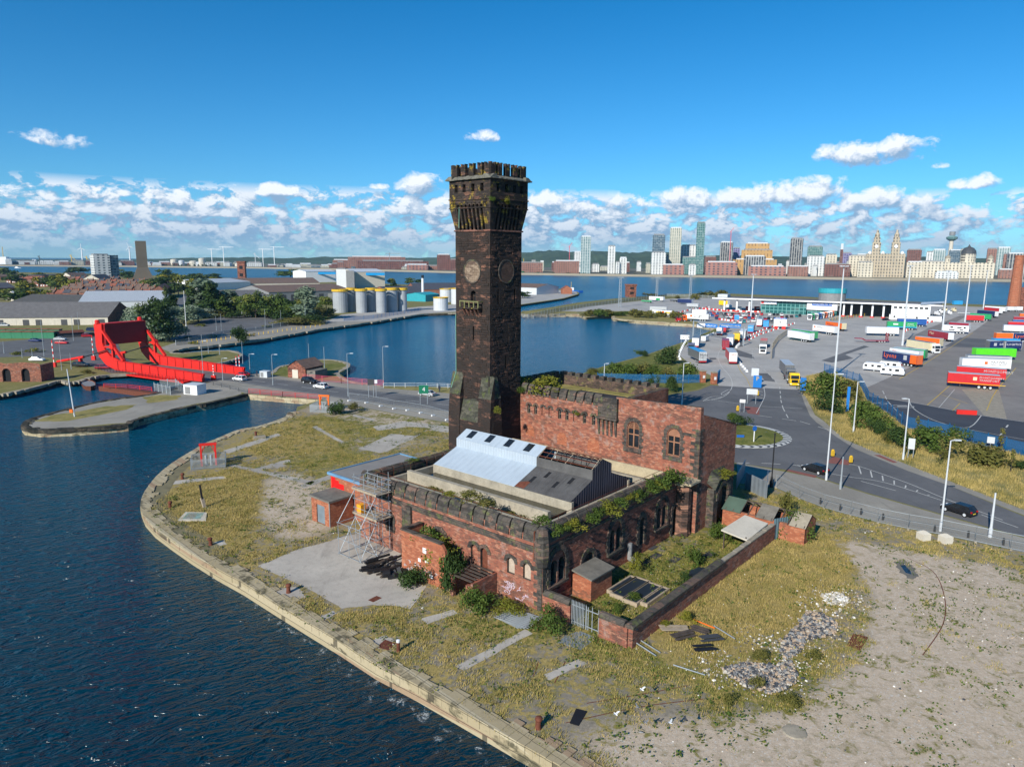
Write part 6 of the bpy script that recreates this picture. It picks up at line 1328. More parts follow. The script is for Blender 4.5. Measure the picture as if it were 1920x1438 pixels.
def car_meshes(kind):
 if kind in CARP: return CARP[kind]
 if kind == 'hatch': L,H,low,up = 4.15,1.47,[(-2.07,.3),(-2.05,.75),(-1.95,.95),(1.0,.93),(1.85,.78),(2.05,.62),(2.07,.3)],[(-1.98,.93),(-1.55,1.44),(.25,1.47),(1.1,.93)]
 elif kind == 'saloon': L,H,low,up = 4.5,1.42,[(-2.25,.3),(-2.24,.85),(-2.0,.98),(1.15,.93),(2.0,.78),(2.24,.6),(2.25,.3)],[(-1.85,.95),(-1.15,1.4),(.3,1.42),(1.2,.93)]
 else: L,H,low,up = 4.6,1.7,[(-2.28,.35),(-2.27,1.0),(-2.2,1.08),(1.1,1.05),(2.1,.95),(2.28,.7),(2.28,.35)],[(-2.2,1.07),(-1.95,1.66),(.3,1.7),(1.2,1.05)]
 mb = MB(); W = .89; n = len(low)
 vs = [(x,-W*(1 if .4 < z < .9 else .93),z) for x,z in low]+[(x,W*(1 if .4 < z < .9 else .93),z) for x,z in low]
 mb.add(vs,[(i,(i+1) % n,(i+1) % n+n,i+n) for i in range(n)]+[tuple(range(n-1,-1,-1)),tuple(range(n,2*n))])
 body = bpy.data.meshes.new('body'); body.from_pydata(mb.v,[],mb.f); body.materials.append(m_grey)
 mb = MB(); vs = []
 for s_ in (-1,1): vs += [(x,s_*(W*.93 if z < 1.1 else W*.74),z) for x,z in up]
 mb.add(vs,[(0,1,5,4),(2,3,7,6),(0,1,2,3),(4,5,6,7)]); glass = bpy.data.meshes.new('windows'); glass.from_pydata(mb.v,[],mb.f); glass.materials.append(m_glass)
 mb = MB(); a,b = up[1],up[2]; mb.box(a[0]-.03,b[0]+.03,-W*.74-.01,W*.74+.01,H-.03,H+.01)
 for s_ in (-1,1):
  for q,p in ((0,1),(3,2)): mb.bar((up[q][0],s_*W*.93,up[q][1]),(up[p][0],s_*W*.74,up[p][1]),.07)
  xm = (a[0]+b[0])/2+.1; mb.bar((xm,s_*W*.93,up[0][1]),(xm,s_*W*.745,H),.07)
 roof = bpy.data.meshes.new('roof'); roof.from_pydata(mb.v,[],mb.f); roof.materials.append(m_grey)
 CARP[kind] = (body,glass,roof,low,L); return CARP[kind]
LAMPH = plain('headlamp glass',(.75,.78,.8),.15); LAMPT = plain('tail lamp',(.45,.01,.01),.3); PLATE = plain('number plate',(.7,.55,.05),.5)
def car(p,az_,col,lab,kind='hatch',full=True,group=None,cat='car'):
 body,glass,roof,low,L = car_meshes(kind); t = thing('parked_car' if not full else 'car',lab,cat,p,az_,group); m_ = paint(col)
 for nm,me in (('body',body),('windows',glass),('roof',roof)):
  o = bpy.data.objects.new(nm,me); C.objects.link(o); o.parent = t
  if nm != 'windows': setmat(o,m_)
 if full:
  for x in (-1.3,1.32):
   for y in (-.82,.82): wheel(t,x,y)
  for y in (-.6,.6):
   mb = MB(); mb.cb((L/2-.12,y,.6),.25,.32,.14); mb.build('headlight',LAMPH,t); mb = MB(); mb.cb((-L/2+.05,y*1.12,.72),.16,.26,.2); mb.build('tail_light',LAMPT,t)
  mb = MB(); mb.cb((-L/2-.01,0,.5),.04,.52,.12); mb.build('number_plate',PLATE,t)
 return t
def between(a,b): d = G(*b)-G(*a); return math.atan2(d.y,d.x)
ra_ = between((440,708),(845,760))
car(G(449.5,713.5),ra_+pi,'white','white hatchback just coming off the red bridge'); car(G(455,706),ra_+pi,'red','dark red car behind the white hatchback at the bridge end','saloon')
car(G(580,718.5),ra_,'black','black car beside the pink railings on the bridge road','suv'); car(G(602,728),ra_+pi,'white','white hatchback in the near lane beside the black car')
car(G(801,742),ra_+pi,'silver','silver car passing behind the green road sign','saloon')
car(G(1528,885),between((1500,872),(1560,890))+pi,'black','black hatchback leaving the roundabout beside the tall lamp'); car(G(1797,962),between((1760,950),(1840,975))+pi,'black','black hatchback on the right hand road beyond the mesh fence')
for x,y,az_,c,k,lab in ((116,645,.1,'red','saloon','bright red car turning on the road left of the bridge'),(113,638,.1,'silver','saloon','silver car behind the bright red car'),(66,641,-.1,'navy','saloon','dark blue car in front of the green containers'),(70,677,.05,'white','saloon','white car near the ruined brick building'),
 (152,688,.1,'black','suv','black car under the bridge arm'),(193,692,.2,'maroon','hatch','dark red car half hidden by the bridge frame'),(173,621,.3,'navy','suv','blue car between the containers and bridge'),(172,631,1.3,'black','suv','dark car below the blue car by the containers'),(163,632,.5,'red','hatch','small red car beside the dark car'),(8,612,0,'silver','suv','pale van at the left end of the long warehouse'),
 (1661,601,.2,'black','saloon','dark car by the white terminal cabins')):
 car(G(x,y),az_,c,lab,k,full=False)
TEXTJOBS = []
def trailer(p0,p1,col,lab,z=4.0,rear='white',roofc='silver',words=None,wcol='white',near=-1,length=None,curved=False,rearend=1,front=None,nowheel=False,group='lorry trailers parked in the ferry port',sq=None):
 """box trailer from its near upper edge p0-p1; rearend=1: rear doors at p1"""
 a,b = G(p0[0],p0[1],z),G(p1[0],p1[1],z); d = (b-a); L = length or min(13.8,max(6.5,d.length)); ang = math.atan2(d.y,d.x)
 nrm = Vector((-sin(ang),cos(ang),0));
 if nrm.y < 0: nrm = -nrm
 mid = a+d.normalized()*(d.length/2 if length is None else L/2)+nrm*1.28; mid.z = 0
 if d.length > 13.8 and length is None: mid = (a+b)/2+nrm*1.28; mid.z = 0
 s_ = 1 if nrm.dot(Vector((-sin(ang),cos(ang),0))) > 0 else -1
 t = thing('lorry_trailer',lab,'trailer',mid,ang,group); W = 1.27; zb = 1.15
 mb = MB(); m_ = paint(col)
 if curved:
  n = 9; prof = [(-L/2+L*i/n,z-.35*max(0,i/n-.35)**1.2*2.2) for i in range(n+1)]; vs = [(x,-W,h) for x,h in prof]+[(L/2,-W,zb),(-L/2,-W,zb)]+[(x,W,h) for x,h in prof]+[(L/2,W,zb),(-L/2,W,zb)]; q = n+3
  mb.add(vs,[tuple(range(q)),tuple(range(q,2*q))]+[(i,(i+1) % q,(i+1) % q+q,i+q) for i in range(q)])
  mb.build('box_body',m_,t)
 else:
  mb.box(-L/2,L/2,-W,W,zb,z-.03); mb.build('box_body',m_,t)
  mb = MB(); mb.box(-L/2+.02,L/2-.02,-W-.02,W+.02,z-.05,z+.02); mb.build('roof',paint(roofc),t)
 mb = MB(); xr = L/2*rearend; mb.box(min(xr,xr+.06*rearend),max(xr,xr+.06*rearend),-W,W,zb-.1,z); mb.build('rear_door',paint(rear),t)
 mb = MB(); [mb.box(xr+.07*rearend-.01,xr+.07*rearend+.01,y,y+.05,zb,z-.1) for y in (-.8,-.25,.2,.75)]; mb.build('door_bar',m_grey,t)
 if front:
  mb = MB(); xf = -L/2*rearend; mb.box(min(xf,xf-.05*rearend),max(xf,xf-.05*rearend),-W,W,zb,z); mb.build('front_panel',paint(front),t)
 mb = MB(); mb.box(-L/2+.3,L/2-.3,-.5,.5,.85,zb); mb.build('chassis',m_dgrey,t)
 if not nowheel:
  for k in range(3):
   for y in (-1,1): wheel(t,rearend*(L/2-1.9-k*1.32),y,.5,WMT)
  mb = MB(); x = -rearend*(L/2-3); mb.bar((x,-.9,0),(x,-.9,1.1),.16); mb.bar((x,.9,0),(x,.9,1.1),.16); mb.build('landing_leg',m_dgrey,t)
 if words:
  for (w,sx,sz,size,c2) in words:
   T = face_T((sx*L/2,-s_*(W+.03),sz),(s_,0,0)) ; text(w,size,paint(c2),t,T,ext=.008)
 if sq:
  for (sx,sz,w,h,c2) in sq:
   mb = MB(); mb.box(sx*L/2,sx*L/2+w,-W-.025 if s_ > 0 else W+.02,-W-.02 if s_ > 0 else W+.025,sz,sz+h); mb.build('emblem',paint(c2),t)
 return t
def P6(x,y): return (1480+x*.22917,560+y*.22917)
def P5b(x,y): return (1440+x*.125,540+y*.125)
def P6b(x,y): return (1660+x*.13542,540+y*.13542)
trailer(P6(1303,603),P6(1728,632),'red','nearest red trailer with grey lettering, front of the right row',words=[('MONTGOMERY',.22,3.15,.8,'silver'),('TRANSPORT',.22,2.4,.8,'silver')],rear='red',front='red',sq=[(-.02,2.3,.9,.9,'cream'),(-.98,1.3,13.2,.12,'yellow')])
trailer(P6(1375,552),P6(1778,580),'red','second red trailer behind the nearest red one',words=[('MONTGOMERY',.1,3.1,1.0,'silver')],rear='red',front='red')
trailer(P6(1420,487),P6(1820,500),'white','long white trailer with orange diamond behind the two red ones',words=[('MAXWELL',.15,3.0,1.05,'grey'),('FREIGHT SERVICES',.15,2.3,.55,'grey')],sq=[(-.08,2.3,.85,.85,'orange')])
trailer(P6(1462,462),P6(1822,475),'silver','grey sided trailer between the white and lime green ones',roofc='grey')
trailer(P6(1523,408),P6(1872,412),'lime','lime green trailer in the right row',rear='green',roofc='lime')
trailer(P6(1645,348),P6(1908,350),'navy','dark blue trailer with white logistics lettering',words=[('DFDS LOGISTICS',-.4,2.75,1.1,'white')],roofc='silver',front='grey',sq=[(-.75,2.2,1.1,1.1,'silver')])
trailer(P6(1610,338),P6(1650,341),'grey','short grey trailer left of the dark blue logistics trailer',length=6.5,roofc='silver')
trailer(P6(1680,328),P6(1890,332),'sky','pale blue trailer behind the dark blue logistics trailer',roofc='sky')
trailer(P6(1745,279),P6(1990,284),'navy','dark blue trailer with big orange lettering at the right edge',words=[('Lyons',-.15,2.6,2.0,'orange')],front='orange',sq=[(-.75,2.0,1.0,1.3,'white')])
trailer(P6(1698,280),P6(1742,281),'orange','orange trailer end left of the dark blue lettered one',length=6.5,roofc='cream')
trailer(P6(1760,214),P6(1990,222),'white','white trailer with blue roof at the right edge',roofc='blue')
trailer(P6(1795,188),P6(1990,195),'red','red trailer above the white one at the right edge',roofc='silver'); trailer(P6(1832,173),P6(1995,179),'blue','blue trailer between two red ones at the right edge'); trailer(P6(1838,146),P6(1995,152),'maroon','dark red trailer highest at the right edge')
trailer(P6(1890,122),P6(1960,124),'orange','small orange trailer near the brick chimney',length=8)
trailer(P6(765,425),P6(1046,467),'navy','dark blue trailer with orange lettering beside the caravans',words=[('Lyons',-.92,2.75,2.2,'orange')],rear='orange',roofc='silver',sq=[(.25,2.0,1.3,1.5,'silver'),(.62,1.15,2.5,2.8,'orange')])
trailer(P6(822,402),P6(1058,432),'white','white trailer behind the orange lettered one',rear='white',roofc='silver',words=[('Blair',-.8,3.2,.9,'red')]); trailer(P6(850,396),P6(1112,420),'green','green trailer hidden behind the white one',rear='green',roofc='silver')
trailer(P6(1032,308),P6(1232,328),'orange','orange trailer with cream doors in the middle row',rear='cream',roofc='silver'); trailer(P6(1125,252),P6(1316,282),'maroon','maroon trailer with white lettering in the middle row',words=[('Mari',-.85,2.8,1.7,'cream')],rear='white',roofc='silver')
trailer(P6(1262,214),P6(1470,224),'white','white horse box trailer with black swoosh',rear='white',words=[],sq=[(-.55,1.6,2.4,.5,'black'),(.3,1.6,1.6,.5,'black'),(-.45,2.7,1.2,.7,'black'),(.1,2.7,1.8,.6,'black'),(.6,2.6,.9,.8,'black')]); trailer(P6(1307,192),P6(1470,203),'maroon','dark red trailer behind the white horse box',rear='white')
trailer(P6(1452,134),P6(1597,139),'red','bright red trailer with white end towards the river',rear='white',roofc='silver'); trailer(P6(1478,120),P6(1652,129),'green','green trailer behind the bright red one',rear='green',roofc='green')
trailer(P6(1528,92),P6(1695,107),'navy','navy trailer in the far row by the river',roofc='teal'); trailer(P6(1592,70),P6(1720,82),'red','far red trailer with pale roof',rear='white',roofc='maroon'); trailer(P6(1600,60),P6(1768,70),'white','farthest white trailer by the river')
for i,x in enumerate((1792,1842)): trailer(P6(x,66),P6(x+48,66),'white',('left' if i == 0 else 'right')+' of two white box vans below the brick chimney',length=6.5,z=3.6)
trailer(P6(637,232),P6(898,238),'white','plain white trailer beside the red low loader',roofc='white',rear='white'); trailer(P6(805,188),P6(1046,195),'green','bright green trailer with white emblem',roofc='green',words=[('Stewart',.35,3.1,.9,'white'),('freight services',.35,2.3,.55,'white')],sq=[(-.6,2.5,2.2,.7,'white'),(-1,1.25,13.4,.4,'sky')])
trailer(P6(892,165),P6(1127,171),'blue','blue trailer behind the green one by the terminal',roofc='navy')
trailer(P5b(298,635),P5b(625,680),'white','white teardrop trailer with curved roof',curved=True,rear='white'); trailer(P5b(355,612),P5b(682,655),'green','green trailer behind the white teardrop one',rear='green')
trailer(P5b(672,545),P5b(996,583),'white','white trailer with small orange diamond',words=[('MAXWELL',-.6,3.0,.8,'grey')],sq=[(-.85,2.6,.8,.8,'orange'),(-1,1.6,13,.12,'orange')]); trailer(P5b(865,495),P5b(1110,530),'orange','orange trailer by the first tall mast',rear='cream',words=[('McBurney',-.8,2.6,1.2,'maroon')],roofc='silver')
# red low loader
p,q = G(*P5b(1300,812)),G(*P5b(1800,818)); t = thing('low_loader','empty red low loader trailer with raised ramps','trailer',(p+q)/2,math.atan2(q.y-p.y,q.x-p.x)); L = (q-p).length; mr_ = paint('maroon')
mb = MB(); mb.box(-L*.2,L/2,-1.2,1.2,.7,.95); mb.build('deck',mr_,t); mb = MB(); mb.bar((-L*.2,0,.9),(-L*.28,0,1.6),1.0,.3); mb.bar((-L*.28,0,1.6),(-L/2,0,1.7),1.6,.3); mb.build('gooseneck',mr_,t)
for y in (-.8,.8): mb = MB(); mb.bar((L/2-.6,y,.9),(L/2-.7,y,4.2),.7,.15); mb.build('ramp',mr_,t)
for k in range(3):
 for y in (-1.05,1.05): wheel(t,L*.2+k*1.1,y,.42,WMT).scale = (.8,.8,.8)
def tractor(p,az_,col,lab,cat='lorry',full=True,h=3.7,group='lorry cabs in the port',grille='black'):
 t = thing('lorry_cab',lab,cat,p,az_,group); m_ = paint(col)
 mb = MB(); pr = [(1.0,.7),(1.05,2.0),(.85,3.0),(.55,h-.1),(-.2,h),(-1.2,h-.1),(-1.25,.9),(-1.25,.7)]; n = len(pr); vs = [(x,-1.22,z) for x,z in pr]+[(x,1.22,z) for x,z in pr]; mb.add(vs,[tuple(range(n)),tuple(range(n,2*n))]+[(i,(i+1) % n,(i+1) % n+n,i+n) for i in range(n)]); mb.build('cab_body',m_,t)
 mb = MB(); mb.add([(1.07,-1.08,2.0),(1.07,1.08,2.0),(.88,1.05,3.0),(.88,-1.05,3.0)],[(0,1,2,3)]); mb.build('windscreen',m_glass,t)
 for y in (-1.235,1.235): mb = MB(); mb.add([(.8,y,2.05),(-.2,y,2.05),(-.2,y,2.85),(.65,y,2.85)],[(0,1,2,3)]); mb.build('side_window',m_glass,t)
 mb = MB(); mb.cb((1.05,0,.95),.06,1.7,.85); mb.build('grille',paint(grille),t); mb = MB(); mb.cb((1.0,0,.35),.3,2.4,.45); mb.build('bumper',m_,t)
 for y in (-.95,.95): mb = MB(); mb.cb((1.16,y,.55),.06,.35,.2); mb.build('headlight',LAMPH,t)
 for y in (-1.38,1.38): mb = MB(); mb.cb((.85,y,2.1),.12,.22,.7); mb.build('mirror',m_black,t)
 mb = MB(); mb.box(-4.6,-1.2,-.45,.45,.65,.95); mb.build('chassis',m_dgrey,t)
 for x in (.1,-3.5):
  for y in (-1,1): wheel(t,x,y,.5,WMT)
 return t
a1 = between(P6(1150,365),P6(1240,460));
trailer(P6(962,332),P6(1152,362),'cream','cream white trailer coupled to the white lorry cab',roofc='grey',rear='white',rearend=-1); az_ = between(P6(962,332),P6(1152,362)); pp = G(*P6(1205,452)); tractor(pp+Vector((0,1.0,0)),az_,'white','white lorry cab facing down the lorry park')
for i,(x,y,c) in enumerate([(620,487,'white'),(660,480,'green'),(715,474,'white'),(765,468,'blue'),(805,458,'white'),(850,452,'orange'),(885,444,'white'),(925,438,'white'),(950,428,'orange')]):
 tractor(G(*P5b(x,y)),-1.9,c,ORD[i]+' lorry cab from the left in the row before the terminal')
# lorries queueing on the approach
def lorry_tr(rear,frnt,col,lab,words=None,rc='white',roofc='silver',z=4.0,L=None,**k):
 a,b = G(*rear),G(*frnt); d = (b-a).normalized(); L = L or min(13.6,(b-a).length); mid = a+d*(L/2); t = thing('lorry_trailer',lab,'lorry',mid,math.atan2(d.y,d.x),'lorries queueing for the ferry'); W = 1.27
 mb = MB(); mb.box(-L/2,L/2,-W,W,1.15,z-.03); mb.build('box_body',paint(col),t); mb = MB(); mb.box(-L/2+.03,L/2-.03,-W-.02,W+.02,z-.05,z+.02); mb.build('roof',paint(roofc),t)
 mb = MB(); mb.box(-L/2-.06,-L/2,-W,W,1.05,z); mb.build('rear_door',paint(rc),t); mb = MB(); [mb.box(-L/2-.09,-L/2-.06,y,y+.06,1.2,z-.15) for y in (-.8,-.25,.2,.75)]; mb.build('door_bar',m_grey,t)
 mb = MB(); mb.box(-L/2-.05,-L/2+.1,-W,W,.6,.9); mb.build('bumper',paint('red'),t)
 for j in range(3):
  for y in (-1,1): wheel(t,-L/2+1.4+j*1.32,y,.5,WMT)
 mb = MB(); mb.box(-L/2+.2,L/2-.3,-.5,.5,.8,1.14); mb.build('chassis',m_dgrey,t)
 for (w,zz,s_,c2) in (words or []): text(w,s_,paint(c2),t,face_T((-L/2-.1,1.05,zz),(0,-1,0)),ext=.008)
 return t
P5 = lambda x,y: (1200+x*.1947,560+y*.1947)
lorry_tr(P5(602,628),P5(470,562),'grey','grey curtain sided lorry with pink framed doors at the queue end',[('Hume',3.0,1.1,'black'),('freight',2.2,.6,'grey')],rc='silver',roofc='sky'); lorry_tr(P5(893,636),P5(838,560),'red','silver roofed lorry with white doors waiting in the middle lane',[('Collins',3.4,.7,'orange')],rc='white',roofc='silver')
lorry_tr(P5(860,470),P5(885,415),'white','white lorry ahead of the silver roofed one',[('Aldi Uk',3.1,.6,'blue')],rc='white'); lorry_tr(P5(823,500),P5(815,470),'maroon','purple lorry body beside the silver roofed one',rc='maroon',roofc='maroon',L=8,z=3.9)
lorry_tr(P5(925,425),P5(945,385),'yellow','yellow lorry in the queue',rc='yellow',roofc='yellow',L=7,z=3.9); lorry_tr(P5(980,405),P5(1035,335),'grey','dark lorry with white front beside the yellow one',rc='white',roofc='white',L=12)
lorry_tr(P5(1062,340),P5(1105,285),'navy','lorry with blue and red doors at the head of the queue',[('DFDS',3.0,.9,'white')],rc='sky',roofc='silver',L=12); lorry_tr(P5(1145,275),P5(1215,205),'white','white box lorry near the barriers',[('UK',3.0,1.0,'red')],rc='white',L=11); lorry_tr(P5(1210,292),P5(1225,262),'sky','light blue lorry at the barriers',rc='sky',roofc='sky',L=7)
lorry_tr(P5(762,358),P5(790,320),'white','white lorry turning in under the blue signs',rc='white',L=8,z=3.8); lorry_tr(P5(800,330),P5(900,290),'red','red car transporter body under the blue signs',rc='red',roofc='red',L=10,z=2.4); lorry_tr(P5(530,478),P5(575,400),'silver','grey roofed lorry facing the camera on the left lane',rc='white',roofc='grey',L=12)
tractor(G(*P5(492,520)),between(P5(575,400),P5(530,478)),'navy','dark cab of the lorry on the left lane'); lorry_tr(P5(930,222),P5(925,190),'sky','blue and white lorry among the parked cars',rc='sky',roofc='white',L=6,z=3.6)
tractor(G(*P5(1180,535)),between(P5(1190,450),P5(1180,535)),'white','white lorry cab coming out between the barriers'); lorry_tr(P5(1186,478),P5(1202,415),'teal','loaded trailer behind the outgoing white cab',rc='grey',roofc='orange',L=10,z=3.0)
a_,b_ = P5(1440,770),P5(1345,690); az_ = between(b_,a_); tractor(G(*P5(1445,795)),az_,'grey','grey lorry cab waiting at the exit gate'); lorry_tr(P5(1435,770),P5(1330,655),'grey','long grey trailer with orange panels at the exit gate',rc='grey',roofc='silver',L=12.5)
tractor(G(*P5(1480,838)),-1.75,'yellow','bright yellow lorry cab at the exit gate',grille='black',h=3.6)
# cars, vans, the striped advertising trailers at the left of the car park
a,b = (1305,594),(1365,599)
trailer(P5(447,143),P5(660,152),'white','white trailer with black lettering at the dock corner',words=[('morgan',-.3,3.2,1.6,'black'),('mcallion',-.3,2.1,1.6,'black')],rear='silver',roofc='white',sq=[(-.65,2.2,1.2,1.2,'orange')],group=None); tractor(G(*P5(425,220)),pi+.15,'orange','orange lorry cab at the dock corner'); tractor(G(*P5(365,222)),pi+.15,'red','low red tractor chassis beside the orange cab',h=2.2)
trailer(P5(112,105),P5(315,118),'white','white trailer with yellow ends and orange star by the bushes',words=[],sq=[(-.6,2.3,3.2,.8,'yellow'),(.0,2.0,1.5,1.5,'orange'),(.35,2.3,3.2,.8,'yellow')],rear='yellow',front='yellow',group=None); trailer(P5(95,75),P5(255,80),'silver','pale grey trailer behind the one with the orange star',group=None)
trailer(P5(452,45),P5(560,50),'silver','grey container trailer by the red fence',group=None,z=3.4); trailer(P5(362,2),P5(500,8),'navy','dark tanker trailer on the far yard',group=None,rear='white'); trailer(P5(505,102),P5(585,106),'white','white box trailer behind the lettered one',group=None,length=9)
q_ = lambda x,y: (960+x*.25,400+y*.25)
trailer(q_(1022,622),q_(1140,628),'white','green and white tanker on the far yard',sq=[(.0,1.2,4,1.6,'green')],group=None); trailer(q_(970,652),q_(1040,655),'green','low green trailer on the far yard',z=2.0,length=9,group=None); trailer(q_(1182,648),q_(1230,650),'black','small black flat trailer on the far yard',z=1.8,length=7,group=None)
trailer((1348,563),(1364,564),'yellow','yellow gantry truck by the terminal',z=4.5,length=8,group=None)
for i,(x,y,c,lab) in enumerate([(1322,640,'white','white van on the queue lane'),(1366,577,'white','white van by the terminal booths')]):
 t = thing('van',lab,'van',G(x,y),1.0+i); mb = MB(); mb.box(-2.5,1.2,-.95,.95,.4,2.3); mb.add([(1.2,-.95,.4),(2.5,-.95,.4),(2.5,-.95,1.1),(1.9,-.95,1.3),(1.2,-.95,2.3),(1.2,.95,.4),(2.5,.95,.4),(2.5,.95,1.1),(1.9,.95,1.3),(1.2,.95,2.3)],[(0,1,2,3,4),(5,6,7,8,9),(1,2,7,6),(2,3,8,7),(3,4,9,8)]); mb.build('body',paint(c),t)
 for x_w in (-1.6,1.6):
  for y_w in (-.85,.85): wheel(t,x_w,y_w)
r_ = random.Random(4)
CC = ['red','black','white','silver','blue','grey','navy','white','silver','red','teal','black']
rows = [((1312,588),(1420,594),17,'back'),((1322,593),(1440,600),18,'second'),((1342,598.5),(1455,606),15,'third'),((1380,607),(1500,594),16,'front'),((1404,590.5),(1466,592),9,'right hand')]
for (a,b,n,nm) in rows:
 for i in range(n):
  if r_.random() < .06: continue
  x,y = lerp(a[0],b[0],i/(n-1)),lerp(a[1],b[1],i/(n-1)); c = r_.choice(CC); p = G(x,y)
  if 1348 < x < 1362 and y > 598: continue
  car(p+Vector((r_.uniform(-.4,.4),r_.uniform(-.6,.6),0)),r_.choice((1.1,1.2,-1.9)),c,f'{c} car, {ORD[i]} from the left in the {nm} row of the ferry queue',r_.choice(('hatch','saloon','suv')),full=False,group='cars waiting in the ferry queue')
# small grey flatbeds near the terminal's right end
for i,(x,y) in enumerate([(1765,588),(1772,584),(1780,590),(1788,585),(1757,592)]): tractor(G(x,y),-.6+.2*i,'cream' if i % 2 else 'white',ORD[i]+' small cream dock tractor by the terminal end',h=2.8,group='dock tractors')
trailer((1796,586),(1806,586.5),'white','low white barrier wall near the dock tractors',z=1.4,length=9,group=None,nowheel=True)
# caravans
def caravan(p,az_,lab,mh=False):
 t = thing('caravan',lab,'caravan',p,az_,'touring caravans'); mb = MB(); pr = [(-3.1,.6),(-3.25,1.3),(-3.0,2.3),(-2.6,2.65),(2.5,2.65),(3.0,2.2),(3.3,1.4),(3.2,.6)]; n = len(pr); mb.add([(x,-1.1,z) for x,z in pr]+[(x,1.1,z) for x,z in pr],[tuple(range(n)),tuple(range(n,2*n))]+[(i,(i+1)%n,(i+1)%n+n,i+n) for i in range(n)]); mb.build('body',paint('white'),t)
 for (x,w) in ((-2.4,.8),(-.5,.7),(1.3,1.1)):
  for y in (-1.12,1.12): mb = MB(); mb.cb((x,y,1.45),w,.02,.65); mb.build('window',m_glass,t)
 mb = MB(); mb.add([(3.05,-.9,2.15),(3.05,.9,2.15),(3.3,.9,1.5),(3.3,-.9,1.5)],[(0,1,2,3)]); mb.build('window',m_glass,t)
 for y in (-1,1): wheel(t,0,y);
 if mh: mb = MB(); mb.cb((-.3,0,2.66),4.5,1.6,.25); mb.build('roof_pod',paint('grey'),t)
az_ = between(P6(630,590),P6(770,600)); caravan(G(*P6(695,592)),az_-.1,'left touring caravan beside the orange lettered trailer'); caravan(G(*P6(842,628)),az_-.12,'right touring caravan nearest the yellow line'); caravan(G(*P6(825,580)),az_-.2,'grey topped motor home behind the two caravans',True)
# ---------------------------------------------------------------- red bascule bridge
Gn0,Gn1,Gf1 = G(212,694),G(382,717),G(441,702)
dB = (Gn1-Gn0).normalized(); azB = math.atan2(dB.y,dB.x); nB = Vector((-dB.y,dB.x,0)); WB = (Gf1-Gn1).dot(nB)
def onpl(x,y):    # pixel on the near girder's plane -> (along, height)
 d = Vector(px_dir(x,y)); t = nB.dot(Gn0)/(nB.x*d.x+nB.y*d.y); p = Vector((d.x*t,d.y*t,0)); return ((p-Vector((Gn0.x,Gn0.y,0))).dot(dB),CAMZ+d.z*t)
zb_ = lambda X,Y: onpl(X*.2604,420+Y*.2604)
br = thing('bascule_bridge','bright red lifting bridge with raised tail counterweight across the dock channel','bridge',Gn0,azB)
out = [(680,720),(690,800),(697,880),(722,955),(770,1015),(840,1052),(1000,1075),(1200,1105),(1460,1135)]; inn = [(1470,1080),(1200,1035),(900,990),(858,980),(800,950),(762,905),(742,855),(736,720)]
prof = [zb_(*p) for p in out]+[zb_(*p) for p in inn]; n = len(prof)
for s_ in (0,1):
 mb = MB(); o_ = WB*s_; T = frame((0,o_,0),(1,0,0),(0,1,0)); v,e,f,*_ = delaunay_2d_cdt([Vector(p) for p in prof],[(i,(i+1) % n) for i in range(n)],[],1,1e-5)
 for yy in (-.3,.3): mb.add([(p[0],yy,p[1]) for p in v],[tuple(t) for t in f],0,T)
 mb.add([(p[0],-.3,p[1]) for p in prof]+[(p[0],.3,p[1]) for p in prof],[(i,(i+1) % n,(i+1) % n+n,i+n) for i in range(n)],0,T)
 g = mb.build('main_girder',m_red,br)
 mb = MB(); xs0,xs1 = zb_(860,1055)[0],zb_(1462,1100)[0]
 for k in range(11): x = lerp(xs0,xs1,k/10); zt = lerp(zb_(900,990)[1],zb_(1470,1080)[1],k/10); mb.box(x-.06,x+.06,-.42,.42,.3,zt-.1,0,T)
 mb.add([(xs0-1,-.5,lerp(zb_(900,990)[1],2,0)),(xs1,-.5,zb_(1470,1080)[1]),(xs1,.5,zb_(1470,1080)[1]),(xs0-1,.5,zb_(900,990)[1])],[(0,1,2,3)],0,T); mb.build('stiffener',m_reddk,g)
 A_,B_2,H_ = zb_(738,770),zb_(890,985),zb_(812,885)
 for (a,b,w) in ((A_,B_2,.7),(H_,zb_(740,885),.5),(H_,zb_(820,985),.7)): mb = MB(); mb.bar(T @ Vector((a[0],0,a[1])),T @ Vector((b[0],0,b[1])),w); mb.build('strut',m_red,br)
 mb = MB(); mb.tube(T @ Vector((H_[0],-.6,H_[1])),T @ Vector((H_[0],.6,H_[1])),.9,n=12); mb.build('pivot',m_red,br)
 a,b,c = zb_(440,1030),zb_(625,955),zb_(772,905); mb = MB(); mb.tube(T @ Vector((a[0]-.0,-.9,.6)),T @ Vector((b[0],-.9,b[1])),.42,n=10); mb.build('hydraulic_ram',m_red,br); mb = MB(); mb.tube(T @ Vector((b[0],-.9,b[1])),T @ Vector((H_[0],-.9,H_[1]-.6)),.16,n=8); mb.build('ram_rod',m_black,br)
 mb = MB(); p = zb_(605,1040)[0]; mb.add([(p-.7,-1.3,0),(p+.9,-1.3,0),(p+.5,-1.3,3.2),(p-.3,-1.3,3.2),(p-.7,-.5,0),(p+.9,-.5,0),(p+.5,-.5,3.2),(p-.3,-.5,3.2)],[(0,1,2,3),(4,5,6,7),(0,4,7,3),(1,5,6,2)],0,T); mb.build('ram_stand',m_red,br)
 mb = MB(); q = zb_(700,712); mb.lathe([(.7,0),(.7,.9),(.4,1.2)],8,(q[0],o_,q[1]-.3)); mb.build('tail_knob',m_red,br)
x0_,z1_ = zb_(736,725); z0_ = zb_(742,872)[1]
mb = MB(); mb.box(x0_-1.6,x0_+.6,.31,WB-.31,z0_,z1_); mb.build('counterweight',m_reddk,br)
mb = MB(); mb.box(x0_-1.7,x0_+.8,.32,WB-.32,z1_+.02,z1_+.35); mb.build('top_plate',m_red,br)
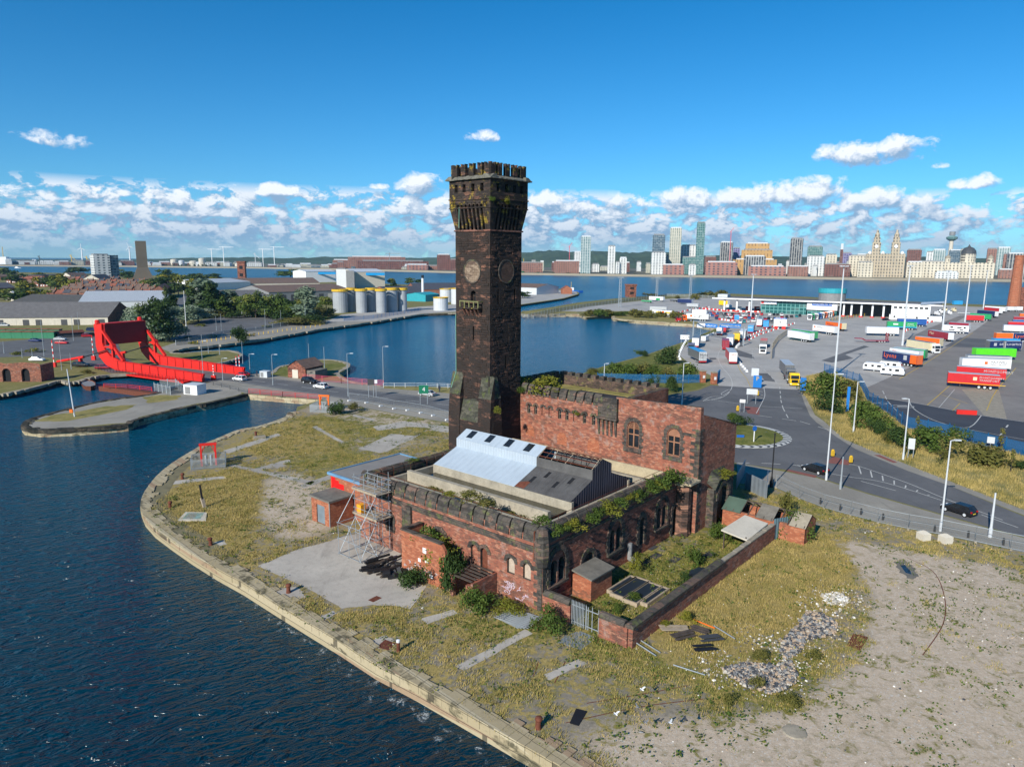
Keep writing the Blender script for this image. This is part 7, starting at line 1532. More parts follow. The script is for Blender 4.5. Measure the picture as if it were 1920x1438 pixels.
mb = MB(); mb.box(zb_(800,1000)[0],zb_(1465,1100)[0]+1,.35,WB-.35,-.35,.12); mb.build('deck',m_road,br)
mb = MB(); mb.box(zb_(700,1000)[0]+3,zb_(1380,1130)[0],-2.6,-.35,-.4,-.05); mb.build('footway',m_red,br)
mb = MB(); xa,xb = zb_(700,1000)[0]+3,zb_(1380,1130)[0]
for z in (.4,.8,1.15): mb.bar((xa,-2.5,z),(xb,-2.5,z),.05)
for k in range(28): x = lerp(xa,xb,k/27); mb.bar((x,-2.5,-.1),(x,-2.5,1.15),.06)
mb.build('footway_railing',m_black,br)
# ---------------------------------------------------------------- railings, lamps, signs and signals
def railing(pts,h,mat,lab,sp=2.2,rails=4,cat='railing',grp=None,w=.06,name='railing'):
 t = thing(name,lab,cat,(0,0,0),0,grp); P = [G(x,y) for x,y in pts]
 for i in range(len(P)-1):
  a,b = P[i],P[i+1]; n = max(1,int((b-a).length/sp)); mb = MB()
  for k in range(rails): z = h*(k+1)/rails; mb.bar(a+Vector((0,0,z)),b+Vector((0,0,z)),w)
  mb.build('rail',mat,t)
  for j in range(n+1): mb = MB(); p = a+(b-a)*(j/n); mb.bar(p,p+Vector((0,0,h)),w*1.8); mb.build('post',mat,t)
railing([(467,738),(530,744),(602,750)],1.3,m_red,'red railing on top of the inlet wall',3.4,4,w=.055); railing([(569,713),(640,719),(719,725)],1.7,m_pinkc,'faded pink railing between road and round pier',4.5,5,w=.06)
railing([(719,727),(780,727),(860,729)],1.3,m_lgrey,'pale railing along the dock bank left of the tower',2.5,3); railing([(195,727),(240,729),(285,734)],1.1,m_red,'red railing on the lock gate in the channel',3,3)
railing([(400,722),(465,739)],1.1,m_dgrey,'dark post rail beside the bridge road',4,2)
def lamp(x,yb,yt,lab,arm=1,mat=None,r0=.10,group='street lamps',name='street_lamp',xt=None,head=True,armlen=1.1):
 p = G(x,yb); h = HZ(xt or x,yt,p); t = thing(name,lab,'street lamp' if name == 'street_lamp' else 'post',p,0,group); mat = mat or m_galv
 mb = MB(); mb.tube((0,0,0),(0,0,1.2),r0*1.4,n=8); mb.tube((0,0,1.2),(0,0,h),r0,r0*.6,8); mb.build('column',mat,t)
 if head:
  mb = MB(); mb.bar((0,0,h),(arm*armlen,0,h+.08),.09); mb.build('arm',mat,t); mb = MB(); mb.cb((arm*(armlen+.35),0,h),.8,.32,.16); mb.build('lantern',m_lgrey,t)
LMP = [(653,743,663,1),(719,722,650,0),(512,722,665,0),(580,690,644,0),(608.5,690,650,0),(455.5,682,640,0),(469,702,664,0),(418,713,672,0),(381,702,639,0),(412,665,636,0),(391,662,640,0),(416,630,588,0),(406,620,593,0),(498,618,580,0),(527,606,582,0),(573,607,571,0),
 (83,668,600,0),(149,630,585,0),(138,639,593,0),(203,606,578,0),(222,603,574,0),(116,694,640,0),(134,692,662,0),(42,671,653,0),(61,671,654,0),(8,663,640,0),(290,615,563,0),(349,612,545,0)]
wh = ['by the signs on the bridge road','at the end of the pink railing','above the red railing','behind the brick hut on the round pier','on the grass of the round pier','at the right end of the bridge deck','beside the barrier at the bridge','in front of the bridge girder','rising over the red girder','on the round pier behind the bridge','shorter, on the pier behind the bridge','tall, on the north quay road','slim, left on the north quay road','in the middle of the north quay road','behind the north car park rail','right, before the silver trees','nearest the green containers','before the long warehouse, right','before the long warehouse, left','left of the warehouse gable','right of the warehouse gable','tall, by the bridge arm','pair, by the bridge arm','small, second on the left road','small, third on the left road','small, at the left edge','in the side street','white, thick, by the silver trees']
for (x,yb,yt,arm),w in zip(LMP,wh): lamp(x,yb,yt,'grey lamp column '+w,arm or 1,m_white if 'white' in w else None,.16 if 'white' in w else .10,head=arm != 0 or yb > 700,armlen=.8)
for x,yb,yt,xt,lab in [(1549,900,702,1565,'tall pale lamp column on the pavement beside the first black car'),(1693,862,748,1703,'lamp column in the dry verge by the blue sign'),(1763,996,826,1781,'lamp column behind the mesh fence beside the second black car'),(1600,810,716,1607,'lamp column on the verge by the blue totem'),(1278.5,759,681,1281,'lamp column at the mouth of the entry road'),(1132.6,712,682,1133,'lamp column behind the engine house roof')]:
 lamp(x,yb,yt,lab,1 if x != 1693 else -1,m_lgrey,.13,xt=xt,armlen=.5)
lamp(1856,1007,924,'square grey post without a lantern beside the second black car',1,m_lgrey,.16,'street posts','street_post',1867,head=False); lamp(1575.5,917,856,'short grey post without a lantern on the pavement',1,m_galv,.14,'street posts','street_post',1581,head=False)
t = thing('black_lamp_post','black ornamental post beside the corrugated screens','post',G(1446,913)); mb = MB(); mb.lathe([(.3,0),(.32,.8),(.2,1.1),(.16,1.6),(.1,1.8),(.09,8.2),(.14,8.3),(.02,8.5)],10); mb.build('column',m_black,t)
# high masts
MST = [(1565,704,1582,500),(1692,648,1703,499),(1767,619,1777,508),(1809,604,1818,499),(1843.5,579,1850,508),(1910.5,574,1918,494),(1407.5,598,1413,515)]
for i,(x,yb,xt,yt) in enumerate(MST):
 p = G(x,yb); h = HZ(xt,yt,p); t = thing('high_mast',ORD[i]+(' tall floodlight mast from the left in the lorry park' if i < 6 else ' floodlight mast, standing in the car queue'),'light mast',p,0,'floodlight masts in the port'); r_ = .22 if p.y < 250 else .3
 mb = MB(); mb.tube((0,0,0),(0,0,h),r_*1.5,r_*.7,8); mb.build('mast',m_lgrey,t)
 for a in (0,2.1,4.2): mb = MB(); mb.cb((1.0*cos(a),1.0*sin(a),h),.7,.5,.25); mb.build('floodlight',m_lgrey,t)
 mb = MB(); mb.lathe([(1.0,h-.05),(1.0,h+.05)],10); mb.build('ring',m_lgrey,t)
for i,(x,yb,xt,yt) in enumerate([(1162,576,1164,521),(1231,561,1232,521),(1294,561,1295,517)]):
 p = G(x,yb); h = HZ(xt,yt,p); t = thing('lattice_mast',ORD[i]+' lattice floodlight tower from the left beyond the dock','light mast',p,0,'lattice towers'); mb = MB()
 for s_ in ((-1,-1),(1,-1),(1,1),(-1,1)): mb.bar((s_[0]*.9,s_[1]*.9,0),(s_[0]*.55,s_[1]*.55,h),.22)
 n = 9
 for k in range(n):
  z0,z1 = h*k/n,h*(k+1)/n; w0,w1 = lerp(.9,.55,k/n),lerp(.9,.55,(k+1)/n); mb.bar((-w0,-w0,z0),(w1,-w1,z1),.12); mb.bar((w0,-w0,z0),(-w1,-w1,z1),.12); mb.bar((w0,w0,z0),(w1,-w1,z1),.12)
 mb.build('lattice_frame',m_galv,t); mb = MB(); mb.cb((0,0,h),4.2,2.0,.5); mb.build('floodlight_platform',m_galv,t)
# barriers booms at the bridge
for i,(x,yb,yt,lab) in enumerate([(102,688,638,'raised red and white boom left of the bridge arm'),(176,675,629,'raised red and white boom behind the bridge arm'),(444,701,668,'raised red and white boom at the bridge end, left of two'),(450,703,666,'raised red and white boom at the bridge end, right of two'),(401,713,682,'raised boom in front of the girder end')]):
 p = G(x,yb); h = HZ(x,yt,p); t = thing('traffic_boom',lab,'barrier',p,0,'lifting bridge booms'); mb = MB(); mb.cb((0,0,0),1.2,.8,1.4); mb.build('housing',m_red,t); mb = MB(); n = 8
 for k in range(n): mb.box(-.1,.1,-.1,.1,1.4+(h-1.4)*k/n,1.4+(h-1.4)*(k+1)/n,k % 2)
 mb.build('boom',[m_white,m_red],t)
def board(x0,x1,yt,yb_,ybase,mat,lab,posts=2,fr=None,words=None,th=.12,name='road_sign',zc=None,pm=None):
 p = G((x0+x1)/2,ybase); w = SZ(x1-x0,p.y); zt = HZ(x0,yt,p); zb2 = HZ(x0,yb_,p); t = thing(name,lab,'sign',p,-math.atan2(p.x,p.y))
 mb = MB(); mb.box(-w/2,w/2,-th/2,th/2,zb2,zt); mb.build('panel',mat,t)
 for s_ in ([-.38,.38] if posts == 2 else [0]): mb = MB(); mb.tube((s_*w,.12,0),(s_*w,.12,zt-.05),.07,n=6); mb.build('post',pm or m_galv,t)
 for (wd,sx,sz,size,mt) in (words or []): text(wd,size,mt,t,face_T((sx*w,-th/2-.02,lerp(zb2,zt,sz)),(1,0,0)),align='CENTER')
 return t
board(786,803.6,722.5,738,758,cm('road sign green',(.01,.16,.09)),'green direction sign on two posts left of the tower',words=[('4',0,.5,1.4,m_white)]); board(690,702,711,722,745,m_dgrey,'grey backed sign left of the tall road lamp'); board(703,708,712,719,745,m_white,'small white sign beside the grey backed sign',1)
board(1399,1418.5,728.5,739,757,m_lgrey,'pale blue grey sign back on the entry island'); board(1386,1396,748.5,754.5,773,m_white,'small white sign on the entry island',2)
board(1408,1421,690,704.5,720,m_lgrey,'two tier grey and blue sign above the blue gate sign',1); board(1412,1427,704,726,727,cm('sign blue',(.01,.16,.50)),'blue sign with yellow emblem between the lanes',2,words=[('P',0,.75,1.6,m_yellow)],th=.5,zc=0)
board(1500,1510,708,732,733,cm('sign blue',(.01,.16,.50)),'blue and white gate totem beside the yellow cab',1,th=.4); board(1585.5,1590.5,725,771,774,cm('sign blue',(.01,.16,.50)),'slender blue totem sign in the bushes',1,th=.5); board(1701,1712,821,841,860,m_lgrey,'pale blue sign back on the verge beside the lamp')
board(1850,1862,818,830,842,m_lgrey,'pale sign by the blue fence at the right',1); board(1275,1291,628,636,653,m_white,'white lane sign with four arrows at the dock bank',2,words=[('1 2 3 4',0,.5,1.2,m_black)])
p = G(1300,640)
for (x0,x1,mat,lab,ws_) in ((1306,1320.5,m_white,'white gantry sign over the queue lanes',[('Stena Line',0,.5,1.0,paint('blue'))]),(1320.8,1343.5,cm('sign blue',(.01,.16,.50)),'blue gantry sign left of two',[('Belfast',-.22,.5,1.3,m_white),('car',.25,.5,1.3,m_white)]),(1349,1387,cm('sign blue',(.01,.16,.50)),'blue gantry sign right of two',[('Freight',-.2,.5,1.4,m_white),('check in',.22,.5,1.2,m_white)])): board(x0,x1,606.5,614,632,mat,lab,1,words=ws_)
t = thing('sign_gantry','long grey gantry beam over the queue lanes','gantry',(0,0,0)); a,b = G(1301,640),G(1393,661)
a,b = G(1324,634),G(1392,650); mb = MB();
for p in (G(1299,632),G(1393,648)): mb = MB(); mb.bar(p,p+Vector((0,0,7.5)),.5); mb.build('leg',m_galv,t)
mb = MB(); mb.bar(G(1299,632)+Vector((0,0,7.3)),G(1393,648)+Vector((0,0,7.3)),.4); mb.build('beam',m_galv,t)
p = G(1462,617); t = thing('direction_board','large white direction board on red blocks in the car queue','sign',p,-math.atan2(p.x,p.y)); mb = MB(); mb.box(-3,3,-.1,.1,1.4,5.6); mb.build('panel',m_white,t); mb = MB(); mb.box(-3,3,-.13,-.1,5.0,5.6); mb.build('header',m_blue,t); text('FREIGHT  CARS',.7,m_white,t,face_T((0,-.15,5.3),(1,0,0)),align='CENTER'); text('+',2.6,m_black,t,face_T((0,-.12,3.3),(1,0,0)),align='CENTER')
for s_ in (-1.8,1.8): mb = MB(); mb.cb((s_,0,0),1.8,1.2,1.3); mb.build('red_block',m_red,t)
# keep left bollards, island signs
for i,(x,y,lab) in enumerate([(1561,856,'yellow traffic bollard nearest the roundabout'),(1595,868,'yellow traffic bollard between the hatched lines'),(1383,771,'yellow traffic bollard by the small white sign'),(1420.5,742,'yellow traffic bollard by the grey sign back')]):
 t = thing('traffic_bollard',lab,'bollard',G(x,y),.3,'yellow traffic bollards'); mb = MB(); mb.cb((0,0,.1),.5,.35,1.0); mb.lathe([(.27,1.1),(.2,1.3),(.05,1.35)],8); mb.build('body',m_yellow,t); mb = MB(); mb.cb((0,0,0),.6,.5,.15); mb.build('base',m_black,t)
t = thing('keep_left_sign','round blue sign on a white post on the roundabout','sign',G(1413,831)); mb = MB(); mb.tube((0,0,0),(0,0,2.6),.1); mb.build('post',m_white,t); mb = MB(); mb.tube((-.05,-.1,3),(.05,.1,3),.01); mb.lathe([(.01,-.03),(.5,-.03),(.5,.03)],16); o = mb.build('disc',m_blue,t); o.rotation_euler = (pi/2,0,.4); o.location = (0,-.12,2.9)
t = thing('plaque','small blue and white plaque in the roundabout grass','sign',G(1388,824)); mb = MB(); mb.cb((0,0,.2),1.4,.15,.7); mb.build('board',m_blue,t)
# brick gate piers and blue security fence
for i,(x,y,lab) in enumerate([(1317,717,'left brick gate pier with white notice'),(1338,720,'right brick gate pier beside the blue gate')]):
 t = thing('gate_pier',lab,'gate pier',G(x,y),.3,'brick gate piers'); mb = MB(); mb.cb((0,0,0),1.3,1.3,3.2); mb.build('brickwork',m_orange,t); mb = MB(); mb.cb((0,0,3.2),1.5,1.5,.25); mb.build('cap',m_conc,t); mb = MB(); mb.cb((0,-.67,1.3),.7,.04,.8); mb.build('notice',m_white,t)
bfm = bpy.data.materials.new('blue mesh'); bfm.use_nodes = True; bs = bfm.node_tree.nodes['Principled BSDF']; bs.inputs['Base Color'].default_value = (.01,.14,.36,1); bs.inputs['Alpha'].default_value = .45
def meshfence(pts,h,lab,mat,post,sp=3.0,grp=None):
 t = thing('security_fence',lab,'fence',(0,0,0),0,grp); P = [G(x,y) for x,y in pts]; k_ = 0
 for i in range(len(P)-1):
  a,b = P[i],P[i+1]; mb = MB(); mb.add([a+Vector((0,0,.1)),b+Vector((0,0,.1)),b+Vector((0,0,h)),a+Vector((0,0,h))],[(0,1,2,3)]); mb.build('mesh_panel',mat,t); n = max(1,int((b-a).length/sp))
  mb = MB(); mb.bar(a+Vector((0,0,h)),b+Vector((0,0,h)),.07); mb.build('top_rail',post,t)
  for j in range(n):
   if k_ > 90: break
   k_ += 1; p = a+(b-a)*(j/n); mb = MB(); mb.bar(p,p+Vector((0,0,h+.35)),.14); mb.build('post',post,t)
meshfence([(1120,716),(1200,718),(1270,719),(1312,718)],2.4,'blue security fence behind the engine house',bfm,m_bluefence); meshfence([(1341,720),(1350,712)],2.8,'open blue gate leaf by the brick piers',bfm,m_bluefence,1)
meshfence([(1545,697),(1610,718),(1627,752),(1663,775),(1700,803),(1778,819),(1850,838),(1920,855),(2010,880)],2.4,'long blue security fence round the lorry park',bfm,m_bluefence)
gm = bpy.data.materials.new('grey mesh'); gm.use_nodes = True; bs = gm.node_tree.nodes['Principled BSDF']; bs.inputs['Base Color'].default_value = (.20,.22,.22,1); bs.inputs['Alpha'].default_value = .5
meshfence([(990,598),(1042,586),(1110,575),(1207,562),(1250,556),(1340,560)],2.6,'grey palisade fence beyond the dock',gm,m_galv,6); meshfence([(1555,603),(1600,596),(1672,587)],1.6,'yellow posted fence before the terminal',gm,m_yellow,4)
meshfence([(1446,673),(1448,655),(1458,640),(1476,627)],2.2,'curving grey wall beside the exit lane',gm,m_conc,3); meshfence([(960,590),(1000,598),(1060,592)],1.6,'grey railings on the lock pier',gm,m_galv,6); meshfence([(645,602),(700,598),(790,583)],2,'blue pipe fence on the tank quay',bfm,m_bluefence,5)
meshfence([(330,648),(420,628),(480,622),(540,610),(610,604)],1.8,'grey fence along the north quay plots',gm,m_galv,8); meshfence([(420,593),(520,592),(600,600)],2.2,'pale fence behind the car park',gm,m_lgrey,8)
# white and red barrier blocks
def blocks(paths,n,lab,grp,alt,sz=(1.1,.5,.8),taper=True):
 pr = None; P = smooth_path([Vector(G(*p)) for p in paths],8); tot = [0]
 for i in range(len(P)-1): tot.append(tot[-1]+(P[i+1]-P[i]).length)
 for k in range(n):
  s_ = tot[-1]*k/max(1,n-1); i = max(j for j in range(len(tot)) if tot[j] <= s_+1e-6); i = min(i,len(P)-2); d = P[i+1]-P[i]; p = P[i]+d.normalized()*(s_-tot[i]); az_ = math.atan2(d.y,d.x); c = alt[k % len(alt)]
  key = c.name+str(sz)
  if key not in BLK_ME:
   mb = MB(); a,b,h = sz; mb.add([(-a/2,-b/2,0),(a/2,-b/2,0),(a/2,b/2,0),(-a/2,b/2,0),(-a/2,-b*.25,h),(a/2,-b*.25,h),(a/2,b*.25,h),(-a/2,b*.25,h)],[(0,1,5,4),(1,2,6,5),(2,3,7,6),(3,0,4,7),(4,5,6,7)]); BLK_ME[key] = mb.build('barrier_block',c); o = BLK_ME[key]
  else: o = BLK_ME[key].copy(); C.objects.link(o)
  o.location = p; o.rotation_euler = (0,0,az_); tag(o,('white ' if c is m_white else 'red ')+lab,'barrier block',grp)
BLK_ME = {}
ww = [m_white]; rw = [m_red,m_white]
blocks([(1286,640),(1281,648),(1277,657),(1273,668),(1275,674)],10,'barrier block in the curved row by the dock bank','blocks by the dock bank',ww,(2.2,.9,.7)); blocks([(1319,635),(1338,627)],9,'barrier block in the short row below the gantry','blocks below the gantry',ww,(1.6,.8,1.0))
blocks([(1386,681),(1394,690),(1400,697)],5,'barrier block at the lane split','blocks at the lane split',ww,(1.8,.8,.7)); blocks([(1381,652),(1386,647)],4,'barrier block behind the silver roofed lorry','blocks behind the silver roofed lorry',ww,(1.6,.8,1.0))
blocks([(1395,640),(1410,629),(1430,620),(1455,612)],22,'barrier block in the inner lane line','blocks of the inner lane line',[m_white,m_red]); blocks([(1405,638),(1425,628),(1450,620),(1478,611),(1490,607)],22,'barrier block in the outer lane line','blocks of the outer lane line',rw)
blocks([(1320,580),(1370,584),(1420,586),(1475,588)],34,'barrier block in the line behind the waiting cars','blocks behind the waiting cars',rw,(2.4,.7,1.0)); blocks([(1350,600),(1385,604),(1415,603)],18,'barrier block in the line before the waiting cars','blocks before the waiting cars',rw,(2.4,.7,1.0)); blocks([(1265,590),(1290,583),(1330,577)],14,'barrier block by the dock corner','blocks by the dock corner',rw,(2.0,.7,1.0))
blocks([(1697,622),(1725,609),(1760,602)],22,'barrier block beside the middle row of trailers','blocks beside the trailers',rw,(1.6,.7,1.0)); blocks([(1335,587),(1360,590),(1375,596)],10,'barrier block between the car rows','blocks between the car rows',rw,(2.0,.7,1.0))
t = tag(MB().cb(Vector((0,0,0)),4.0,.5,1.0).build('barrier_block',m_red),'long bright red barrier on the brown tarmac','barrier block'); t.location = G(1812,777); t.rotation_euler = (0,0,-.25)
# trees and scrub on the port side
RB = [(1250,683,650,34,m_leafdk,'round dark bush on the grass bank by the queue'),(1150,708,680,40,m_leaf,'left bush of the scrub behind the engine house'),(1175,712,682,36,m_leaf,'second bush of the scrub behind the engine house'),(1200,706,676,40,m_leafolive,'tall pale scrub behind the engine house'),(1225,710,684,34,m_leaf,'green bush before the blue fence'),
(1252,712,688,30,m_leafolive,'pale scrub before the blue fence'),(1290,712,680,40,m_leaf,'large bush beside the brick gate piers'),(1195,664,655,12,m_leaf,'small bush at the dock edge'),(1110,706,690,26,m_leafolive,'low scrub at the dock corner behind the engine house'),(1205,668,654,18,m_leafdk,'bush at the bank tip'),
(1222,732,700,22,m_leafdk,'young tree left of the lamp by the entry road'),(1257,735,705,22,m_leafdk,'young tree right of the lamp by the entry road'),(1545,745,698,62,m_leaf,'largest bush beside the yellow cab'),(1585,750,712,50,m_leafolive,'olive bush left of the blue totem'),(1552,775,742,46,m_leafdk,'dark hedge below the large bush'),(1610,790,750,40,m_leaf,'bush under the verge lamp'),
(1638,806,762,54,m_leaf,'wide bush right of the blue totem'),(1642,815,778,26,m_leafdk,'small tree before the wide bush'),(1680,835,800,40,m_leafdk,'dark tree with stake by the roadside'),(1730,843,798,64,m_leaf,'broad bush between two lamps'),(1795,835,802,40,m_leaf,'bush behind the right hand lamp'),(1835,868,820,80,m_leafolive,'largest round bush on the right verge'),
(1912,880,858,30,m_leafdk,'bush at the right edge'),(1390,800,780,32,m_leafdk,'bush on the far side of the roundabout'),(1376,790,774,20,m_leaf,'small shrub behind the tall brick wall'),(1660,830,810,20,m_leafolive,'low scrub on the verge'),(1770,858,845,24,m_leafolive,'dry scrub in the long grass'),(1620,775,760,24,m_leafolive,'scrub under the blue fence')]
for x,yb,yt,w,mt,lab in RB: pbush(x,yb,yt,w,mt,lab,n=1500,size=.036,name='bush')
r_ = random.Random(8)
for i in range(14): x = 1100+i*13; pbush(x,594-(3 if 1130 < x < 1180 else 0)+r_.uniform(-2,5),582+r_.uniform(-3,3),r_.uniform(16,26),r_.choice((m_leafolive,m_leaf)),ORD[i]+' bush from the left in the scrub across the dock','scrub across the dock',n=500,size=.07)
for x,yb,yt,w,lab in ((1220,556,549,24,'round olive bush by the second lattice tower'),(1325,558,546,40,'green trees left of the terminal roof'),(1270,560,553,10,'small bush between lattice towers'),(1300,562,552,16,'bush left of the third lattice tower'),(1355,556,544,20,'yellow green tree by the terminal roof')): pbush(x,yb,yt,w,m_leafolive,lab,n=500,size=.07)
for i,(x,yb,yt) in enumerate([(1762,872,825),(1895,885,838),(1718,820,780),(1875,850,800)]): ptree(x,yb,yt,16,'tall',m_leafolive,ORD[i]+' thin birch sapling from the nearest lamp on the right verge','birch saplings',n=160,size=.05)
# dark island parts behind the bridge, small structures there
hut = thing('brick_hut','small brick hut with slate roof on the round pier','hut',G(556,709),ra_+.12); mb = MB(); mb.box(-3,3.2,0,8,0,3.2); mb.add([(-3,0,3.2),(3.2,0,3.2),(.1,0,5.0),(-3,8,3.2),(3.2,8,3.2),(.1,8,5.0)],[(0,1,2),(3,4,5)]); mb.build('wall',m_brickdk,hut)
mb = MB(); mb.add([(-3.4,-.3,3.0),(.1,-.3,5.12),(.1,8.3,5.12),(-3.4,8.3,3.0)],[(0,1,2,3)]); mb.add([(3.6,-.3,3.0),(.1,-.3,5.12),(.1,8.3,5.12),(3.6,8.3,3.0)],[(0,1,2,3)]); mb.build('roof',m_slate2,hut); mb = MB(); mb.box(-1.4,.6,-.06,0,0,2.4); mb.build('door',m_offwhite,hut)
mb = MB(); mb.box(3.21,6.2,.5,6,0,2.4); mb.build('lean_to',m_concdk,hut)
for x,y,w,h,lab in ((498,707,1.9,1.7,'grey equipment cabinet beside the bridge road'),(366,738,3.2,2.4,'white cabin on the long quay by the bridge')): t = thing('cabinet',lab,'cabinet',G(x,y),ra_+.2); mb = MB(); mb.cb((0,0,0),w*1.3,w,h); mb.build('body',m_white if w > 3 else m_lgrey,t); mb = MB(); mb.cb((0,0,h),w*1.38,w*1.08,.12); mb.build('roof',m_lgrey,t); mb = MB(); mb.cb((-w*.25,-w/2-.02,.15),w*.5,.03,h*.75); mb.build('door',m_grey,t)
meshfence([(290,733),(320,740),(342,735),(330,726),(300,726)],1.9,'palisade pen on the long quay',gm,m_galv,2)
t = thing('quay_mast','leaning pale mast with a life ring at the long quay','mast',G(140,781)); mb = MB(); mb.tube((0,0,0),(-.6,0,10.3),.16,.1,8); mb.build('pole',m_lgrey,t); mb = MB(); mb.cb((-.5,-.2,.9),.7,.2,.7); mb.build('life_ring',m_orangep,t)
t = thing('old_boat','rusty hulk of a small boat moored beside the lock gate','boat',G(166,727,WZ),2.2); mb = MB(); hl = [(-6,0),(-4.5,1.3),(0,1.7),(4,1.4),(6,.3),(6,-.3),(4,-1.4),(0,-1.7),(-4.5,-1.3)]; n = 9; mb.add([(x*.9,y*.7,-.3) for x,y in hl]+[(x,y,1.3) for x,y in hl],[(i,(i+1)%n,(i+1)%n+n,i+n) for i in range(n)]); mb.build('hull',m_rust,t); mb = MB(); mb.add([(x*.97,y*.95,1.1) for x,y in hl],[tuple(range(n))]); mb.build('deck',m_grey,t)
t = thing('lock_gate','rusty floating gate with a red railing in the channel','lock gate',(G(195,736,WZ)+G(292,741,WZ))/2,azB+.05); mb = MB(); mb.box(-11,11,-1,1,-.5,1.2); mb.build('gate_beam',m_rust,t)
per = thing('person','person in dark clothes walking by the equipment cabinet','person',G(482,706),0)
def figure(t,sh,tr,h=1.75):
 mb = MB()
 mb.lathe([(.09,.0),(.06,.1),(.07,.45),(.09,.85)],7,(-.1,.12,0)); mb.lathe([(.09,.0),(.06,.1),(.07,.45),(.09,.85)],7,(.1,-.15,0)); mb.lathe([(.17,.8),(.18,1.0),(.2,1.35),(.12,1.48),(.055,1.5),(.055,1.56),(.1,1.6),(.11,1.7),(.08,1.8),(.01,1.83)],9); mb.tube((-.22,0,1.42),(-.3,.1,.9),.06,.045,6); mb.tube((.22,0,1.42),(.3,-.1,.9),.06,.045,6)
 mb.build('body',m_denim,t); mb = MB(); mb.lathe([(.105,1.62),(.12,1.72),(.09,1.82),(.01,1.85)],9); mb.build('hair',m_black,t)
figure(per,0,0); per = thing('person','person walking along the pavement behind the silver car','person',G(824,735),0); figure(per,0,0)
# ---------------------------------------------------------------- distant blocks: x0,x1,top row of the photo, metres behind the shore
def shoreY(x):
 for a,b in zip(fs,fs[1:]):
  if a[0] <= x <= b[0]: return G(x,lerp(a[1],b[1],(x-a[0])/(b[0]-a[0])),WZ).y
 return 1500
F_ = {k: facade(*v[0],**v[1]) for k,v in dict(
teal=(('teal tower facade',(.40,.46,.46),(.06,.14,.15),5,3.4,.6,.7),{}),white=(('white tower facade',(.60,.61,.60),(.05,.07,.09),6,3.3,.45,.5),{}),cream=(('cream tower facade',(.48,.46,.38),(.08,.12,.10),4.5,3.2,.5,.6),{}),glass=(('blue glass facade',(.16,.22,.26),(.03,.06,.09),4,3.6,.85,.7),{}),
green=(('green glass facade',(.17,.28,.27),(.03,.10,.10),4,3.6,.8,.7),{}),dark=(('dark striped facade',(.30,.30,.29),(.025,.03,.04),5,3.5,.6,.95),{}),brick=(('red brick facade',(.24,.115,.085),(.05,.045,.045),5,4,.4,.5),{}),brickd=(('dark brick facade',(.15,.06,.045),(.03,.02,.02),5,4.5,.4,.5),{}),
stone=(('portland stone facade',(.55,.50,.40),(.12,.11,.09),6,5.2,.38,.6),{}),stoneg=(('granite facade',(.42,.35,.25),(.08,.07,.06),5,6,.4,.6),{}),ochre=(('ochre brick facade',(.42,.25,.09),(.20,.12,.05),7,12,.25,.6),{}),shed=(('pale shed cladding',(.50,.52,.52),(.30,.33,.35),30,30,.2,.2),{}),redw=(('red and white facade',(.30,.14,.11),(.05,.06,.08),9,5,.45,.5),{}),purple=(('purple panel facade',(.22,.20,.38),(.05,.05,.09),5,4,.7,.6),{})).items()}
def block(x0,x1,yt,off,mt,lab,nm='office_block',cat='building',dep=None,D=None,z0=3.0,top=.85,tops=1.6,grp=None,yaw=0.0,pit=None):
 xm = (x0+x1)/2; Y = D if D else shoreY(xm)+off; p = AT(xm,yt,Y); w = SZ(x1-x0,Y)*.97; d = dep or w*.8; h = p.z-z0; m_ = F_.get(mt,None) if isinstance(mt,str) else mt
 t = thing(nm,lab,cat,(p.x,Y+d/2,z0),-math.atan2(p.x,Y)*.9+yaw,grp); mb = MB(); mb.box(-w/2,w/2,-d/2,d/2,0,h-.01); mb.build('walls',m_,t)
 if top: mb = MB(); mb.box(-w/2*top,w/2*top,-d/2*top,d/2*top,h,h+tops*Y/1000); mb.build('roof',m_lgrey if rnd.random() < .5 else m_grey,t)
 return t,w,d,h
